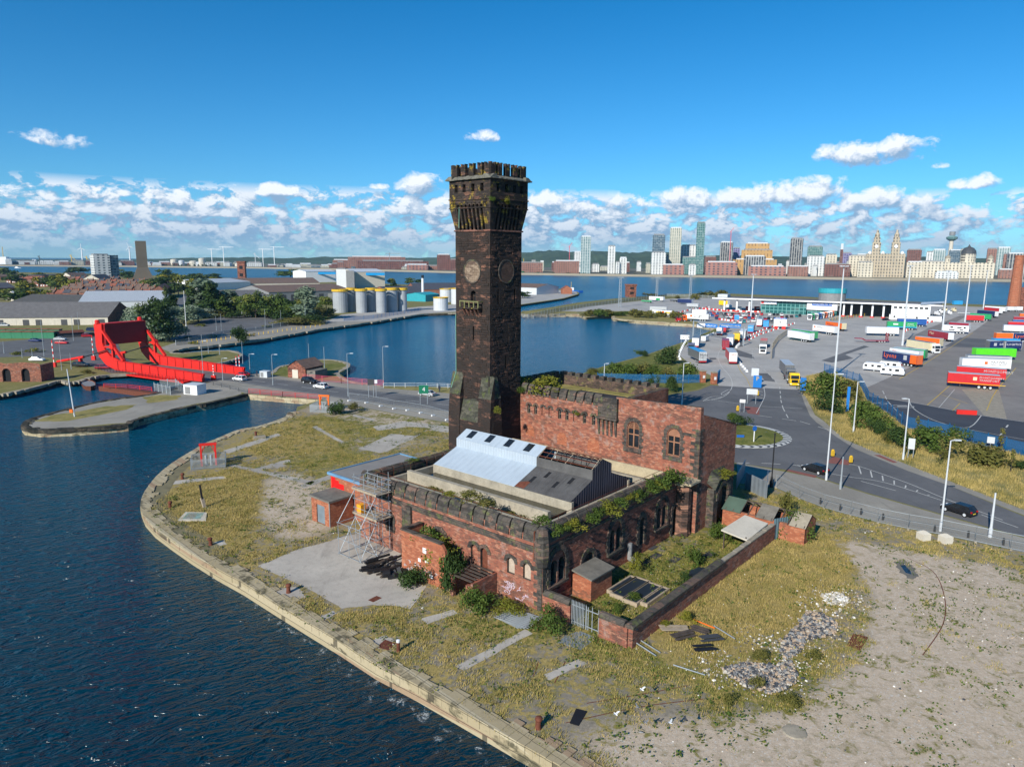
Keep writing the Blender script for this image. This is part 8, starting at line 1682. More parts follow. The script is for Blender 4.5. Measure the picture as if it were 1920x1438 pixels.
for a in [(975,1018,493,60,'brick','long brown brick warehouse just right of the tower'),(1040,1087,490,40,'brick','brick and glass waterfront block left of the teal tower'),(1077,1090,473,350,'white','pale slab behind the teal tower'),(1090.5,1109,444,40,'teal','slim teal and white tower, first tower right of the clock tower'),(1141,1154.5,462,60,'white','white tower with dark side, second right of the clock tower'),(1163,1176,484,60,'white','low white twin block beside the second tower'),(1155,1162,492,50,'white','small white block beside the second tower'),
(1226,1249,441,80,'glass','grey green tower above a white base'),(1224,1250.5,474,40,'white','white base of the grey green tower'),(1259,1280,428,90,'cream','tall cream patterned tower'),(1280,1308,461,140,'white','white office block with dark crown'),(1280,1308,483,100,'green','green glass block under the white office'),(1309,1324,418,90,'green','tallest tower, slim green glass'),(1247,1286,497,30,'redw','orange and glass low block on the shore'),(1250,1259,480,120,'white','narrow white slab left of the cream tower'),
(1293,1306,497,25,'white','small white block on the shore'),(1324,1345,482,300,'brickd','dark brick block right of the tallest tower'),(1354,1377,455,260,'dark','dark striped tower under a crane'),(1377,1389,466,320,'purple','pink and purple block beside the striped tower'),(1330,1388,492,30,'redw','white framed red brick hotel on the shore'),(1405,1447,457,160,'ochre','top tier of the stepped ochre building'),(1399,1454,469,150,'ochre','middle tier of the stepped ochre building'),(1386,1464,487,140,'ochre','base of the stepped ochre building'),
(1401,1440,481,70,'dark','white and grey waterfront office with large windows'),(1414,1481,500,25,'redw','long cream and brick waterfront block'),(1487,1509,448,260,'dark','faceted dark patterned tower'),(1520,1546,463,300,'green','green glass office block'),(1520,1550,481,90,'white','rounded white hotel block'),(1484,1520,500,30,'brick','red brick apartments on the shore'),(1553,1572,478,150,'stone','pale stone office left of the church'),(1582,1600,475,320,'purple','purple panelled tower behind the church'),(1556,1600,496,60,'brickd','brown stone church hall'),
(1601,1640,480,120,'stone','broad white stone block left of the twin towered building'),(1615,1641,492,60,'stone','white stone front beside the twin towered building'),(1708,1732,469,420,'brickd','brown slab behind the palaces'),(1741,1752,473,500,'white','small white tower behind the palaces'),(1756,1777,469,500,'teal','teal glass block left of the beacon'),(1788,1812,470,380,'glass','blue grey glass block behind the palaces'),(1807,1823,468,300,'cream','plain cream stone shaft tower'),(1708,1735,492,50,'stone','stone palace wing in shade'),(1733,1778,491,45,'stone','long white stone palace'),
(1857,1872,467,420,'brick','red slab tower at the right'),(1878,1899,465,420,'teal','teal glass tower at the right'),(1885,1893,477,150,'brick','narrow brown brick block'),(1880,1902,506,60,'brick','low red brick block by the chimney'),(1899,1925,476,100,'dark','dark glass block at the right edge'),(1612,1640,478,300,'cream','cream block far behind the waterfront'),(1660,1700,482,500,'stone','stone block behind the twin towers')]:
 block(*a)
Y_ = 60
t,w,d,h = block(1641,1706,476,Y_,'stoneg','grand stone building with twin clock towers and domes','palace',top=0)
for sx,s2 in ((-.26,1),(.24,2)):
 k = w; mb = MB(); a = w*.11; mb.box(sx*w-a,sx*w+a,-d*.35-a,-d*.35+a,h+.01,h+22); mb.box(sx*w-a*.75,sx*w+a*.75,-d*.35-a*.75,-d*.35+a*.75,h+22,h+31); mb.lathe([(a*.6,h+31),(a*.62,h+36),(a*.3,h+41),(a*.28,h+44),(.4,h+46)],10,(sx*w,-d*.35,0)); o = mb.build('clock_tower',F_['stoneg'],t)
 mb = MB(); mb.lathe([(3.2,0),(3.2,.5)],14); o2 = mb.build('clock_face',m_white,o); o2.rotation_euler = (pi/2,0,0); o2.location = (sx*w,-d*.35-a-.1,h+14)
 for cx in (-.42,-.08,.42): mb = MB(); mb.lathe([(3.5,0),(3.3,2.5),(1.5,4.5),(.1,5)],10,(cx*w,-d*.4,h+.01)); mb.build('dome',m_white,t) if s2 == 1 else None
t,w,d,h = block(1795,1877,493,50,'stone','white domed stone building on the shore','palace',top=0)
for cx,r,hh in ((-.02,13,30),(-.42,5,14),(.42,5,14)):
 mb = MB(); mb.lathe([(r,0),(r,hh*.55)],16,(cx*w,-d*.2,h+.01)); mb.build('drum',F_['stone'],t); mb = MB(); mb.lathe([(r,hh*.55),(r*.93,hh*.75),(r*.6,hh*.93),(r*.2,hh),(.3,hh*1.15)],16,(cx*w,-d*.2,h+.01)); mb.build('dome',m_dgrey if r > 6 else m_conc,t)
p = AT(1786,437,shoreY(1786)+600); H_ = p.z; t = thing('beacon_tower','slim concrete beacon tower with saucer top','tower',(p.x,p.y,3)); mb = MB(); mb.lathe([(7,0),(5,H_-40),(4.5,H_-15)],14); mb.build('shaft',m_offwhite,t); mb = MB(); mb.lathe([(5,H_-24),(13,H_-19),(13.5,H_-14),(5,H_-10)],20); mb.build('saucer',F_['green'],t); mb = MB(); mb.lathe([(7,H_-9),(7,H_)],14); mb.build('crown',m_grey,t)
block(1765,1803,511,5,'white','low white angular museum on the shore'); block(1577,1582,468,140,'brickd','dark spire of the stone church',tops=8)
# warehouses and docks on the left of the far shore
for a in [(650,756,482,150,'brick','huge red brick warehouse across the river'),(668,800,490,90,'brickd','lower dark warehouse range before the huge one'),(817.5,842,478,120,'brickd','tall brown brick tobacco block near the tower'),(842,858,487,130,'brickd','dark block half hidden by the clock tower'),(620,650,488,160,'brick','brick sheds left of the huge warehouse'),(760,800,497,60,'redw','red brick dock offices'),(628,640,492,40,'brick','small brick dock shed')]: block(*a,dep=60)
r_ = random.Random(12); cl = ['shed','white','shed','brickd','glass','shed','cream','brick']
nm_ = dict(shed='pale shed',white='white block',brickd='dark shed',glass='blue grey block',cream='cream block',brick='brick shed')
for i in range(64):
 x = 4+i*12.6+r_.uniform(-4,4); c = r_.choice(cl); w = r_.uniform(7,26); yt = lerp(490,499,x/800)+r_.uniform(-2.5,3.5)
 block(x,x+w,yt,r_.uniform(30,260),c,f'{nm_[c]}, {ORD[i] if i < 39 else "number "+str(i+1)} from the left along the far docks' if i < 39 else f'{nm_[c]}, {ORD[i-39]} of the right half of the far docks','dock_shed','shed',dep=40,grp='dock sheds across the river')
for i in range(40):
 x = 985+i*16+r_.uniform(-5,5); c = r_.choice(['brick','white','cream','brickd','shed']); block(x,x+r_.uniform(7,18),lerp(493,492,i/40)+r_.uniform(-5,8)+(x-1000)*.006,r_.uniform(60,500),c,f'{nm_[c]}, {ORD[i] if i < 39 else "last"} from the left among the low city roofs','city_building','building',dep=40,grp='low city buildings')
for i,(x,yt,w) in enumerate([(326,486,12),(340,488,10),(362,489,13),(372,491,9),(378,484,11),(430,492,10),(445,494,9),(468,493,9)]):
 p = AT(x,yt,shoreY(x)+120); mb = MB(); r = SZ(w,p.y)/2; mb.lathe([(r,3),(r,p.z-2),(r*.5,p.z)],14,(p.x,p.y,0)); tag(mb.build('storage_tank',m_lgrey if i % 2 else m_offwhite),ORD[i]+' storage tank from the left across the river','tank','tanks across the river')
def jib(x,yt,yb,lab,col,L=12,D=None,up=0.0):
 Y = D or shoreY(x)+100; p = AT(x,yt,Y); s_ = Y/1333; t = thing('tower_crane',lab,'crane',(p.x,Y,3),0,'distant cranes'); h = p.z-3; mb = MB(); mb.bar((0,0,0),(0,0,h),1.5*s_*.6); mb.build('mast',col,t); mb = MB(); mb.bar((-L*.6*s_,0,h-1.5*s_),(L*s_*1.6,0,h-1.5*s_+up*s_),1.1*s_*.6); mb.build('jib',col,t)
for i,(x,yt,c) in enumerate([(396,466,m_white),(418,462,m_white),(492,466,m_white),(513,462,m_white),(730,474,m_grey)]): jib(x,yt,0,ORD[i]+' tower crane from the left on the far shore',c)
for x,lab in ((1068,'red crane on the wooded skyline'),(1371,'pink crane above the striped tower')): jib(x,462 if x < 1100 else 434,0,lab,m_pinkc,3,None,8)
for i,(x,y,c) in enumerate([(73,479,m_dgrey),(133,477,m_yellow),(162,480,m_yellow),(478,474,m_lgrey)]): jib(x,y,0,ORD[i]+' leaning dock crane from the left',c,5,None,-9)
for i,(x,yh,D) in enumerate([(152.5,465,2500),(242,463,2450)]):
 p = AT(x,yh,D); t = thing('wind_turbine',('left' if i == 0 else 'right')+' white wind turbine on the far shore','wind turbine',(p.x,D,3),0,'wind turbines'); mb = MB(); mb.tube((0,0,0),(0,0,p.z-3),2.6,1.6,8); mb.build('tower',m_white,t)
 for k in range(3): a = pi/2+k*2.09+i*.4; mb = MB(); mb.bar((0,-3,p.z-3),(14*cos(a),-3,p.z-3+14*sin(a)),1.0); mb.build('blade',m_white,t)
# white flats, vent tower and small towers on the near bank
t,w,d,h = block(164,191,478,0,'white','white block of flats by the river on the left','flats','building',D=950,dep=22,z0=0,yaw=.25); block(190,208,478.5,0,'glass','side of the white flats with shade put into its blue grey','flats','building',D=962,dep=22,z0=0,yaw=.25,top=0)  # second block is the flats' shaded side, shade given by a darker facade
p = AT(263,452,1050); t = thing('vent_tower','tapering concrete ventilation tower with splayed foot','tower',(p.x,1050,0),.5); h = p.z; mb = MB(); m_vt = plain('brown concrete',(.125,.105,.08),.9,var=.1,sc=.05); a = 7.0; mb.prism([(-a,-a*.8),(a,-a*.8),(a,a*.8),(-a,a*.8)],h*.3,h,0); mb.build('shaft',m_vt,t)
mb = MB(); q0 = [(-a-7,-a-3),(a+7,-a-3),(a+7,a+3),(-a-7,a+3)]; q1 = [(-a,-a*.8),(a,-a*.8),(a,a*.8),(-a,a*.8)]; mb.add([(x,y,0) for x,y in q0]+[(x,y,h*.32) for x,y in q1],[(0,1,5,4),(1,2,6,5),(2,3,7,6),(3,0,4,7)]); mb.build('splayed_foot',m_vt,t)
for x0,x1,yt,D,lab in ((446,459,490,1000,'square brick tower by the river left of the clock tower'),(1175,1191,533,None,'square red brick hydraulic tower by the lock')):
 Y = D or G(1183,557).y; p = AT((x0+x1)/2,yt,Y); w = SZ(x1-x0,Y); t = thing('brick_tower',lab,'tower',(p.x,Y,0),.15); mb = MB(); mb.box(-w/2,w/2,-w/2,w/2,0,p.z-1.5); mb.build('shaft',m_brickdk,t); mb = MB(); mb.box(-w*.57,w*.57,-w*.57,w*.57,p.z-1.5,p.z); mb.build('head',m_brickdk,t)
 for zz in (.25,.62): mb = MB(); mb.cb((0,-w/2-.06,p.z*zz),w*.45,.1,p.z*.16); mb.build('window',m_void,t)
# gabled sheds: front wall ground line a-b, eaves row, ridge rise
def gshed(a,b,ye,dep,rise,wall,roof,lab,nm='warehouse',doors=0,grp=None,z=None,cat='warehouse',ridge_par=True):
 A_,B_2 = G(*a),G(*b); L = (B_2-A_).length; h = z or HZ(a[0],ye,A_); t = thing(nm,lab,cat,A_,math.atan2(B_2.y-A_.y,B_2.x-A_.x),grp); mb = MB(); mb.box(0,L,0,dep,0,h)
 mb.add([(0,0,h),(0,dep,h),(0,dep/2,h+rise),(L,0,h),(L,dep,h),(L,dep/2,h+rise)],[(0,1,2),(3,4,5)]); mb.build('wall',wall,t)
 for y0_,y1_ in ((-.4,dep/2),(dep+.4,dep/2)): mb = MB(); mb.add([(-.4,y0_,h-.1),(L+.4,y0_,h-.1),(L+.4,y1_,h+rise+.1),(-.4,y1_,h+rise+.1)],[(0,1,2,3)]); mb.build('roof_slope',roof,t)
 for k in range(doors): x = L*(k+.5)/doors; mb = MB(); mb.cb((x,-.04,0),min(4.2,L/doors*.5),.06,h*.72); mb.build('door',m_dgrey if k % 3 else m_offwhite,t)
 return t
t = gshed((-60,611),(203,609),596,34,6.5,m_brickdk,m_slate,'long cream fronted warehouse with grey roof on the left',doors=11); L = (G(-60,611)-G(203,609)).length; mb = MB(); mb.box(0,L,-.015,0,0,HZ(-60,596,G(-60,611))-.2); mb.build('cream_front',m_offwhite,t)
gshed((150,587),(308,584),566,60,5,m_lgrey,m_metroof,'broad pale metal roofed factory on the left'); gshed((20,578),(150,580),566,40,4,m_brickdk,m_felt,'dark roofed works behind the long warehouse'); gshed((35,566),(90,564),556,30,3.5,m_offwhite,m_metroof,'low white shed among the trees on the left'); gshed((-40,552),(30,550),541,40,4,m_brickdk,m_dslate,'slate roofed hall at the left edge')
gshed((385,545),(470,541),531,60,3,m_white,m_metroof,'white cornered warehouse behind the silver trees'); gshed((440,541),(600,539),532,70,5,m_offwhite,m_slate2,'vast brown roofed warehouse on the north quay'); gshed((405,572),(520,569),556,55,3,m_white,m_slate,'grey roofed warehouse with white side'); gshed((505,569),(660,563),548,60,4,m_grey,m_slate2,'long warehouse with rooflights behind the silos',doors=9)
gshed((574,530),(630,529),513,40,2,m_white,m_lgrey,'blue banded white shed left of the white works tower',z=15); gshed((664,540),(722,539),511,50,3,m_offwhite,m_lgrey,'blue banded cream shed right of the white works tower',z=18)
for x0,x1,yb,lab in ((574,630,530,'a'),(664,722,540,'b')): a,b = G(x0,yb-.4),G(x1,yb-.5); mb = MB(); zt = 11 if lab == 'a' else 14; mb.wall([a-Vector((0,.6,0)),b-Vector((0,.6,0))],.2,zt,zt+3); o = mb.build('blue_band',plain('bright blue band',(.01,.28,.62),.5)); tag(o,'blue band along the '+('left' if lab == 'a' else 'right')+' cream shed','cladding band')
block(627,645,505,0,m_white,'tall white works tower between the banded sheds','works_tower','tower',D=G(640,541).y,z0=0,dep=18); block(645,661,508,0,m_grey,'half of the white works tower with shade put into its grey','works_tower','tower',D=G(640,541).y+2,z0=0,dep=16,top=0)  # one white tower: its shaded half is painted grey
gshed((735,563),(800,561),551,45,5,m_brick,m_dslate,'saw tooth roofed brick works right of the silos'); gshed((780,556),(870,555),543,45,5,m_brick,m_dslate,'dark roofed works by the tank farm'); gshed((798,566),(824,564),553,20,1.5,m_teal,m_teal,'small teal shed by the tanks',nm='shed'); gshed((958,551),(1006,553),538,40,3,m_lgrey,m_slate2,'brown roofed dock shed right of the clock tower',nm='shed')
m_silo = plain('silo steel',(.33,.355,.38),.5,var=.12,sc=.2,dirt=.3)
for i,(x0,x1,yt,yb) in enumerate([(650,666,543,585),(686,704,543,585),(723,744,543,585),(622,649,546,587),(666,686,545,587),(704,723,545,587),(745,762,543,584)]):
 p = G((x0+x1)/2,yb); h = HZ(x0,yt,p); r = SZ(x1-x0,p.y)/2; t = thing('silo',ORD[i]+' pale steel silo counted back row first','silo',p+Vector((0,r,0)),0,'silos on the tank quay'); mb = MB(); mb.lathe([(r,0),(r,h*.33),(r*1.01,h*.335),(r,h*.34),(r,h-.6),(r*.5,h)],20); mb.build('drum',m_silo,t); mb = MB(); mb.lathe([(r+.15,h-.5),(r+.6,h-.4),(r+.6,h+1.0),(r+.3,h+1.0)],20,cap=False); mb.build('walkway',m_yellow,t)
for i,(x0,x1,yt,yb) in enumerate([(813,840,557,582),(825,848,541,566),(846,870,540,570)]): p = G((x0+x1)/2,yb); h = HZ(x0,yt,p); r = SZ(x1-x0,p.y)/2; t = thing('storage_tank',ORD[i]+' round tank from the front left of the clock tower','tank',p,0,'tanks by the north quay'); mb = MB(); mb.lathe([(r,0),(r,h-.8),(r*.3,h)],20); mb.build('drum',m_lgrey,t); mb = MB(); mb.lathe([(r+.1,h-.8),(r+.4,h)],20,cap=False); mb.build('rim',m_yellow,t)
p = G(793,562); h = HZ(793,516,p); t = thing('steel_chimney','white steel chimney with black tip','chimney',p); mb = MB(); mb.tube((0,0,0),(0,0,h-2.5),1.1,1.0,10); mb.build('stack',m_white,t); mb = MB(); mb.tube((0,0,h-2.5),(0,0,h),1.05,1.0,10); mb.build('tip',m_black,t)
# containers on the left
for i in range(11):
 x = 4+i*10; p = G(x,634 if i % 2 else 629); t = thing('shipping_container',ORD[i]+' green container from the left before the long warehouse','container',p,.05,'green containers'); mb = MB(); mb.box(-2.4,2.4,-1.3,1.3,0,2.7); mb.build('box_body',m_green,t); mb = MB(); mb.box(-2.6,2.6,-1.6,1.6,2.71,2.85); mb.build('roof',plain('rusty red roof',(.26,.10,.06),.9) if i == 0 else bpy.data.materials['rusty red roof'],t)
gshed((108,634),(158,631),625,7,.6,m_dgrey,m_rust,'dark sheds right of the green containers',nm='shed')
t = thing('ruined_brick_building','roofless red brick ruin with ivy at the left edge','ruin',G(28,716),.05); mb = MB(); T = Matrix.Identity(4); holed(mb,[(-14,0),(7,0),(7,5),(3,5.4),(-2,5),(-6,6),(-8,9),(-10,9),(-10,6),(-14,6)],[arch(x,2.2,.05,2.6) for x in (-11,-6.5,-2,3)],T,.6,0,0,1); mb.box(6.5,7.1,.01,6,0,4.6); mb.build('wall',[m_brick,m_void],t)
# terraced houses
hs0 = thing('terraced_house','x','house'); mb = MB(); mb.box(-2.8,2.8,-4,4,0,5.2); mb.build('wall',m_brick,hs0); mb = MB(); mb.add([(-2.85,-4.3,5),(2.85,-4.3,5),(2.85,0,7.6),(-2.85,0,7.6)],[(0,1,2,3)]); mb.add([(-2.85,4.3,5),(2.85,4.3,5),(2.85,0,7.6),(-2.85,0,7.6)],[(0,1,2,3)]); rf = mb.build('roof',m_slate2,hs0); mb = MB(); mb.box(2.2,2.8,-.5,.5,6.9,8.8); mb.build('chimney',m_orange,hs0)
for sx in (-1.3,1.3): mb = MB(); mb.cb((sx,-4.02,1.2),1.3,.05,1.3); mb.build('window',m_white,hs0)
rfm = [m_slate2,m_tile,m_dslate,m_slate2,m_slate2]; first = True; r_ = random.Random(6)
for j,(x0,x1,y,n) in enumerate([(100,290,561,15),(125,300,553,17),(140,290,546,14),(130,285,541,16),(150,300,536,18),(60,130,538,8),(20,100,531,9),(120,230,530,12)]):
 n = min(36,int((G(x1,y)-G(x0,y)).length/5.7)); az_ = .05
 for i in range(n):
  p = G(x0,y)+(G(x1,y)-G(x0,y))*(i/n)+Vector((0,r_.uniform(-1,1),r_.uniform(-.4,.4))); lab = f'{ORD[i]} house from the left in the {ORD[j]} terrace row behind the factory'
  if first: o = hs0; o.location = p; o['label'] = lab; o['group'] = 'terraced houses'; first = False
  else: o = dup(hs0,p,az_,lab,'terraced houses')
  for ch in o.children:
   if ch.name.startswith('roof'): setmat(ch,rfm[r_.randrange(5)])
for a in [((1,525),(45,524),519,14,3,m_brickdk,m_slate2,'long dark terrace at the left by the river'),((50,524),(80,524),517,14,1,m_brick,m_dslate,'brick flats with blue balconies, left of two'),((86,523),(128,522),516,14,1,m_brick,m_dslate,'brick flats with blue balconies, right of two'),((132,524),(165,523),517,14,4,m_offwhite,m_slate2,'pale gabled houses left of the white flats'),((186,532),(212,530),523,18,5,m_offwhite,m_dslate,'cream hall with dark roof below the white flats'),((310,548),(330,545),536,12,3,m_offwhite,m_slate2,'cream gabled house at the head of the side street'),((311,560),(322,553),543,10,3,m_brick,m_tile,'red gabled house in the side street'),((330,526),(372,524),520,30,2,m_lgrey,m_metroof,'pale shed beside the vent tower')]: gshed(*a,nm='house',cat='house')
# trees left and north
TT = [(275,638,570,52,'round',m_leafsilver,'silvery willow right of the bridge tail'),(292,640,562,44,'round',m_leafdk,'dark tree between silver willows by the bridge'),(305,636,575,46,'round',m_leafsilver,'second silvery willow by the bridge'),(318,638,600,40,'round',m_leafsilver,'low silver willow by the quay plots'),(262,625,572,36,'round',m_leafsilver,'silver willow nearest the counterweight'),
(345,606,575,44,'round',m_leafsilver,'silvery bush at the end of the side street'),(372,602,578,40,'round',m_leafsilver,'silvery scrub beside the car park'),(385,590,525,44,'tall',m_leafsilver,'tallest silver poplar by the white cornered warehouse'),(362,590,540,20,'tall',m_leafdk,'dark narrow tree left of the silver poplar'),(398,592,534,34,'tall',m_leafdk,'dark tree right of the silver poplar'),
(430,590,545,30,'tall',m_leafsilver,'slim silver birch before the white warehouse'),(442,590,556,26,'tall',m_leaf,'green tree right of the silver birch'),(415,592,556,24,'tall',m_leaf,'green tree left of the silver birch'),(458,592,555,28,'round',m_leaf,'green tree behind the car park, first'),(480,594,550,34,'round',m_leaf,'green tree behind the car park, second'),
(500,594,548,34,'round',m_leafdk,'dark tree behind the car park, third'),(520,595,553,34,'round',m_leaf,'green tree behind the car park, fourth'),(540,594,552,30,'round',m_leafdk,'dark tree behind the car park, fifth'),(575,598,541,36,'tall',m_leafsilver,'single silvery tree before the long warehouse'),(556,597,560,28,'round',m_leaf,'green tree left of the single silvery tree'),(612,580,556,24,'round',m_leaf,'small tree left of the silos'),
(447,640,606,26,'bush',m_leafdk,'dark round bush on the north quay plot'),(318,600,540,24,'round',m_leafdk,'dark tree in the side street'),(560,606,592,60,'bush',m_leafolive,'low olive hedge behind the quay road'),(590,604,586,50,'bush',m_leafdk,'dark hedge near the silos'),(600,592,572,46,'bush',m_leafolive,'olive scrub left of the silos')]
for x,yb,yt,w,k,mt,lab in TT: ptree(x,yb+2,yt-2,w*1.6,k,mt,lab,n=2300,size=.034)
TL_ = [(8,560,540,30),(28,564,543,34),(50,562,541,36),(72,562,544,30),(52,546,521,30),(110,541,518,26),(95,540,518,30),(124,541,515,32),(30,529,514,26),(2,516,501,22),(18,516,503,20),(72,520,512,16),(148,512,501,30),(235,518,506,22),(300,545,520,30),(322,540,514,34),(345,536,514,34),(310,522,506,22),(370,530,513,30),(386,528,514,26),(400,524,514,22),(280,541,524,26),(250,520,512,26),(355,548,524,28),(335,552,530,26),(545,516,506,40),(575,518,508,30),(733,533,522,12),(737,541,528,12),(770,531,522,14),(785,531,524,12),(95,568,552,24),(980,556,548,22)]
for i,(x,yb,yt,w) in enumerate(TL_): mt = (m_leafdk,m_leaf,m_leafdk,m_leafyel)[i % 4 if i != 4 else 3]; ptree(x,yb+3,yt-1,w*1.5,'round',mt,(ORD[i] if i < 39 else 'last')+' tree in the belt between the houses and the river','trees of the town belt',n=800,size=.06,v=i % 3)
for i in range(34): x = 5+i*13 if i < 12 else 980+(i-12)*26; ptree(x,508 if x < 400 else 513,497 if x < 400 else 507+(x-980)*.012,9,'round',m_leafdk,ORD[i]+' tree from the left along the far waterfront','trees on the far waterfront',n=50,size=.12,v=1).location.y = shoreY(x)+22
for i,(x,y) in enumerate([(115,628),(107,628),(20,690),(40,700),(160,700),(60,710),(30,665),(60,660)]): pbush(x+5,y,y-8,22,m_leafyel if y > 650 and y < 670 else m_leafolive,ORD[i]+' patch of scrub on the left bank','left bank scrub',n=300,size=.06)
# ---------------------------------------------------------------- ferry terminal
A_,B_2 = G(1338,583),G(1756,601); L = (B_2-A_).length; tm = thing('ferry_terminal','long grey roofed ferry terminal with glass front and drum tower','terminal building',A_,math.atan2(B_2.y-A_.y,B_2.x-A_.x)); X = lambda x: L*(x-1338)/(1756-1338)*(1+.06*(1756-x)/418)
zr = HZ(1440,561,G(1440,587)); tg = facade('terminal glazing',(.10,.28,.27),(.02,.10,.10),2.6,2.2,.82,.8)
mb = MB(); mb.box(0,L+2,-3,26,zr-.9,zr); mb.build('roof',m_slate,tm); mb = MB(); mb.box(-.5,L+2.5,-3.4,-3.01,zr-.7,zr+.15); mb.build('fascia',m_white,tm)
mb = MB(); mb.box(X(1432),X(1520),0,14,0,zr-.91); mb.build('glass_hall',tg,tm); mb = MB(); mb.box(X(1521),X(1578),-1.2,14,zr*.38,zr-.92); mb.build('white_cladding',m_white,tm); mb = MB(); mb.box(X(1522),X(1577),.2,14,0,zr*.37); mb.build('ground_floor',tg,tm)
mb = MB(); mb.box(X(1432),X(1463),-1.0,-.3,zr-3.1,zr-1.0); o = mb.build('name_board',m_white,tm); text('Stena Line',2.0,paint('blue'),o,face_T((X(1438),-1.05,zr-2.0),(1,0,0))); mb = MB(); mb.cb((X(1435.5),-1.1,zr-2.7),1.6,.1,1.4); mb.build('emblem',m_red,o)
mb = MB(); mb.box(X(1531),X(1568),-1.5,-1.21,zr-2.9,zr-1.0); o = mb.build('name_board',m_blue,tm); text('Welcome to Stena Line',1.7,m_white,o,face_T((X(1532.5),-1.55,zr-1.95),(1,0,0)))
mb = MB(); mb.box(X(1579),X(1674),12,14,0,zr-.93); mb.build('back_wall',m_dgrey,tm)
for x in (1360,1385,1410,1590,1604,1622,1642,1662): mb = MB(); mb.box(X(x)-.5,X(x)+.5,-1,0,0,zr-.95); mb.build('pillar',m_white,tm); mb = MB(); mb.box(X(x)-1,X(x)+1,-1.6,.4,0,.8); mb.build('kerb',m_red,tm)
mb = MB(); mb.box(X(1676),X(1744),-4,10,0,zr-.2); o = mb.build('white_block',m_white,tm); mb = MB(); [mb.box(X(x),X(x+6),-4.05,-4.01,zr-2.6,zr-1.5) for x in range(1680,1740,9)]; mb.build('window_band',m_glass,o)
c = X(1563); mb = MB(); mb.lathe([(8,zr+.01),(8,zr+5)],24,(c,8,0)); mb.build('drum',m_grey,tm); mb = MB(); mb.lathe([(8.4,zr+5),(8.4,zr+7.8)],24,(c,8,0)); mb.build('drum_cap',m_teal,tm); mb = MB(); mb.box(X(1340),X(1375)-5,6,14,zr+.01,zr+2); mb.build('roof_plant',m_lgrey,tm)
mb = MB(); mb.add([(L-9,-5,zr+.1),(L+3,-3,zr+1.2),(L+3,22,zr+1.2),(L-9,24,zr+.1)],[(0,1,2,3)]); mb.build('canopy',m_lgrey,tm)
for i in range(4): x = 1674+i*21; p = G(x+10,599+i*1.1); t = thing('portable_cabin',ORD[i]+' white cabin from the left before the terminal','cabin',p,tm.rotation_euler[2],'white cabins'); mb = MB(); mb.cb((0,0,0),9.6,3,2.9); mb.build('body',m_white,t); mb = MB(); mb.cb((-2,-1.55,1.2),1,.05,1); mb.build('window',m_glass,t)
for i,x in enumerate((1403,1419,1385)): p = G(x,583); t = thing('ticket_booth',ORD[i]+' red and white booth by the terminal','booth',p,0,'booths'); mb = MB(); mb.cb((0,0,0),3,2.4,3); mb.build('body',m_red if i < 2 else m_white,t); mb = MB(); mb.cb((0,-1.22,1.2),1.8,.05,1.2); mb.build('window',m_white,t)
p = G(1899,582); h = HZ(1911,479,p); t = thing('brick_chimney','tall tapering red brick chimney at the right edge','chimney',p); mb = MB(); mb.lathe([(4.2,0),(2.7,h-1),(2.9,h-.8),(2.9,h)],12); mb.build('stack',m_orange,t); mb = MB(); mb.box(5,14,2,14,0,h*.25); mb.add([(5,2,h*.25),(14,2,h*.25),(9.5,2,h*.42),(5,14,h*.25),(14,14,h*.25),(9.5,14,h*.42)],[(0,1,2),(3,4,5),(0,2,5,3),(1,4,5,2)]); mb.build('engine_room',m_brickdk,t)
p = G(1795,571); tag(MB().cb(p,7,2.5,3).build('blue_kiosk',paint('sky')),'bright blue cabin by the river railing','cabin')
# boats and lock buildings
t = thing('lock_house','brick lock building with tiled roof at the pier end','building',G(1062,551),.1); mb = MB(); mb.box(-5,5,-4,4,0,5); mb.add([(-5,-4,5),(5,-4,5),(0,-4,8),(-5,4,5),(5,4,5),(0,4,8)],[(0,1,2),(3,4,5)]); mb.build('wall',m_orange,t); mb = MB(); mb.add([(-5.3,-4.3,4.9),(0,-4.3,8.2),(0,4.3,8.2),(-5.3,4.3,4.9)],[(0,1,2,3)]); mb.add([(5.3,-4.3,4.9),(0,-4.3,8.2),(0,4.3,8.2),(5.3,4.3,4.9)],[(0,1,2,3)]); mb.build('roof',m_tile,t)
for x,y,s_,lab,mt in ((1073,549,1.3,'blue masted tug behind the lock building',m_blue),(985,514.5,4,'green and yellow dredger beyond the river at the tower',m_green),(33,503,1.0,'small red white boat on the river at the left',m_white),(12,498,7,'white ferry moored at the far left',m_white)):
 t = thing('boat',lab,'boat',G(x,y,WZ),.1,None,s_); mb = MB(); hl = [(-8,0),(-7,2),(5,2),(9,0),(5,-2),(-7,-2)]; mb.prism(hl,-.5,1.8); mb.build('hull',mt,t); mb = MB(); mb.box(-5,1,-1.4,1.4,1.81,4.2); mb.build('cabin',m_white,t); mb = MB(); mb.tube((-1,0,4.2),(-1,0,9),.15); mb.build('mast',m_yellow,t)
mb = MB(); P = [G(x,511.5+.008*(x-1000),WZ) for x in range(975,1920,60)]; [mb.wall([P[i],P[i+1]],2,WZ,WZ+rnd.uniform(4,6)) for i in range(len(P)-1)]; struct('river_wall',mb,m_concdk)
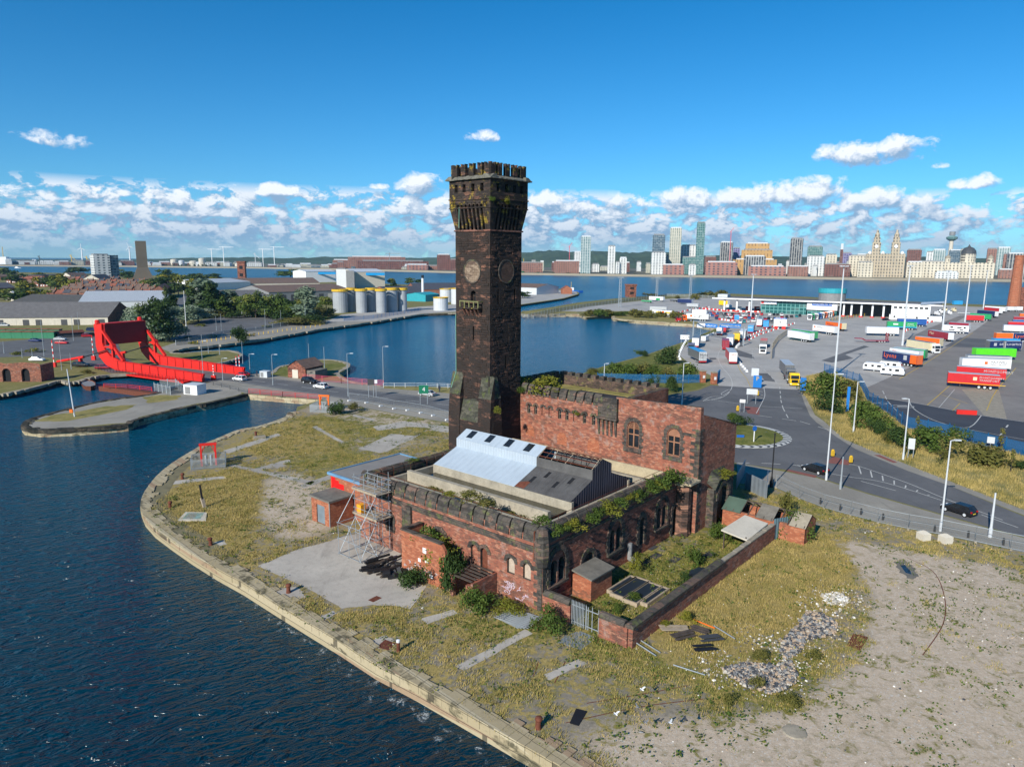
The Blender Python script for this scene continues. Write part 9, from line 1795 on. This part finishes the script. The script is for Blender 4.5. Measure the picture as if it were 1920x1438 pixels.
# foam drifting along the near quay wall
m_foam,tf,bf = principled('foam',.8); pf = tf.pos(); nf_ = tf.noise(pf,.8,6,.75,.8); at_ = tf.n('ShaderNodeAttribute'); at_.attribute_name = 'edge'; ef = tf.sep(at_.outputs['Color'])[0]
bf.inputs['Base Color'].default_value = (.5,.55,.57,1); tf.put(bf.inputs['Alpha'],tf.m('MULTIPLY',tf.ramp(tf.m('ADD',tf.m('MULTIPLY',nf_,1.0),tf.m('MULTIPLY',ef,.22)),.74,.86),tf.ramp(tf.noise(pf,9.,3,.7),.42,.6)))
Q = smooth_path([Vector(p) for p in PP(*near_q[:11],z=WZ+.015)],5); vs = []; ed = []
for i,p in enumerate(Q):
 a,b = Q[max(0,i-1)],Q[min(len(Q)-1,i+1)]; d = (b-a).normalized(); nrm = Vector((d.y,-d.x,0));
 if nrm.x > 0: nrm = -nrm
 wf = 1.0+1.6*max(0,1-i/len(Q))
 for k,e_ in ((.1,.2),(1.2*wf,1.),(3.0*wf,0)): q = p+nrm*k; vs.append((q.x,q.y,WZ+.02)); ed.append(e_)
me = bpy.data.meshes.new('quay_foam'); me.from_pydata(vs,[],[(i*3+k,i*3+k+1,i*3+k+4,i*3+k+3) for i in range(len(Q)-1) for k in (0,1)]); at2 = me.color_attributes.new('edge','FLOAT_COLOR','POINT'); fl = []
for e_ in ed: fl += [e_,e_,e_,1.]
at2.data.foreach_set('color',fl); me.materials.append(m_foam); o = bpy.data.objects.new('quay_foam',me); C.objects.link(o); o['kind'] = 'stuff'
# thin air over river and city
hz = bpy.data.materials.new('thin haze'); hz.use_nodes = True; nt_ = hz.node_tree; nt_.nodes.clear(); pv = nt_.nodes.new('ShaderNodeVolumePrincipled'); pv.inputs['Color'].default_value = (.36,.72,1.0,1); pv.inputs['Density'].default_value = .00005; pv.inputs['Anisotropy'].default_value = .2
ou = nt_.nodes.new('ShaderNodeOutputMaterial'); nt_.links.new(pv.outputs[0],ou.inputs['Volume']); hz.cycles.homogeneous_volume = True
mb = MB(); mb.box(-7000,7000,-200,7000,-10,235); tag(mb.build('haze',hz),kind='stuff')
for i in range(9): x = 352+i*30; pbush(x,596-(i%3)+(4 if x > 520 else 0),580+(i%2)*3,34,(m_leafdk,m_leaf,m_leafolive)[i%3],ORD[i]+' hedge clump from the left behind the north car park','hedge behind the north car park',n=700,size=.05)
for i,(x,y) in enumerate([(345,620),(375,612),(352,636),(395,632),(540,607),(500,614),(470,630),(365,645)]): pbush(x,y,y-5,18,m_leafyel if i % 2 else m_leafolive,ORD[i]+' low weed clump from the left on the north plots','weeds on the north plots',n=250,size=.07)
yp = None
for i in range(28):
 p = G(lerp(362,600,i/27),lerp(646.5,613,i/27)-1.2)
 if yp is None: mb = MB(); mb.cb((0,0,0),.22,.22,1.1); yp = mb.build('quay_post',m_yellow); o = yp
 else: o = yp.copy(); C.objects.link(o)
 o.location = p; tag(o,ORD[i]+' yellow post from the left along the north quay','post','yellow posts on the north quay')
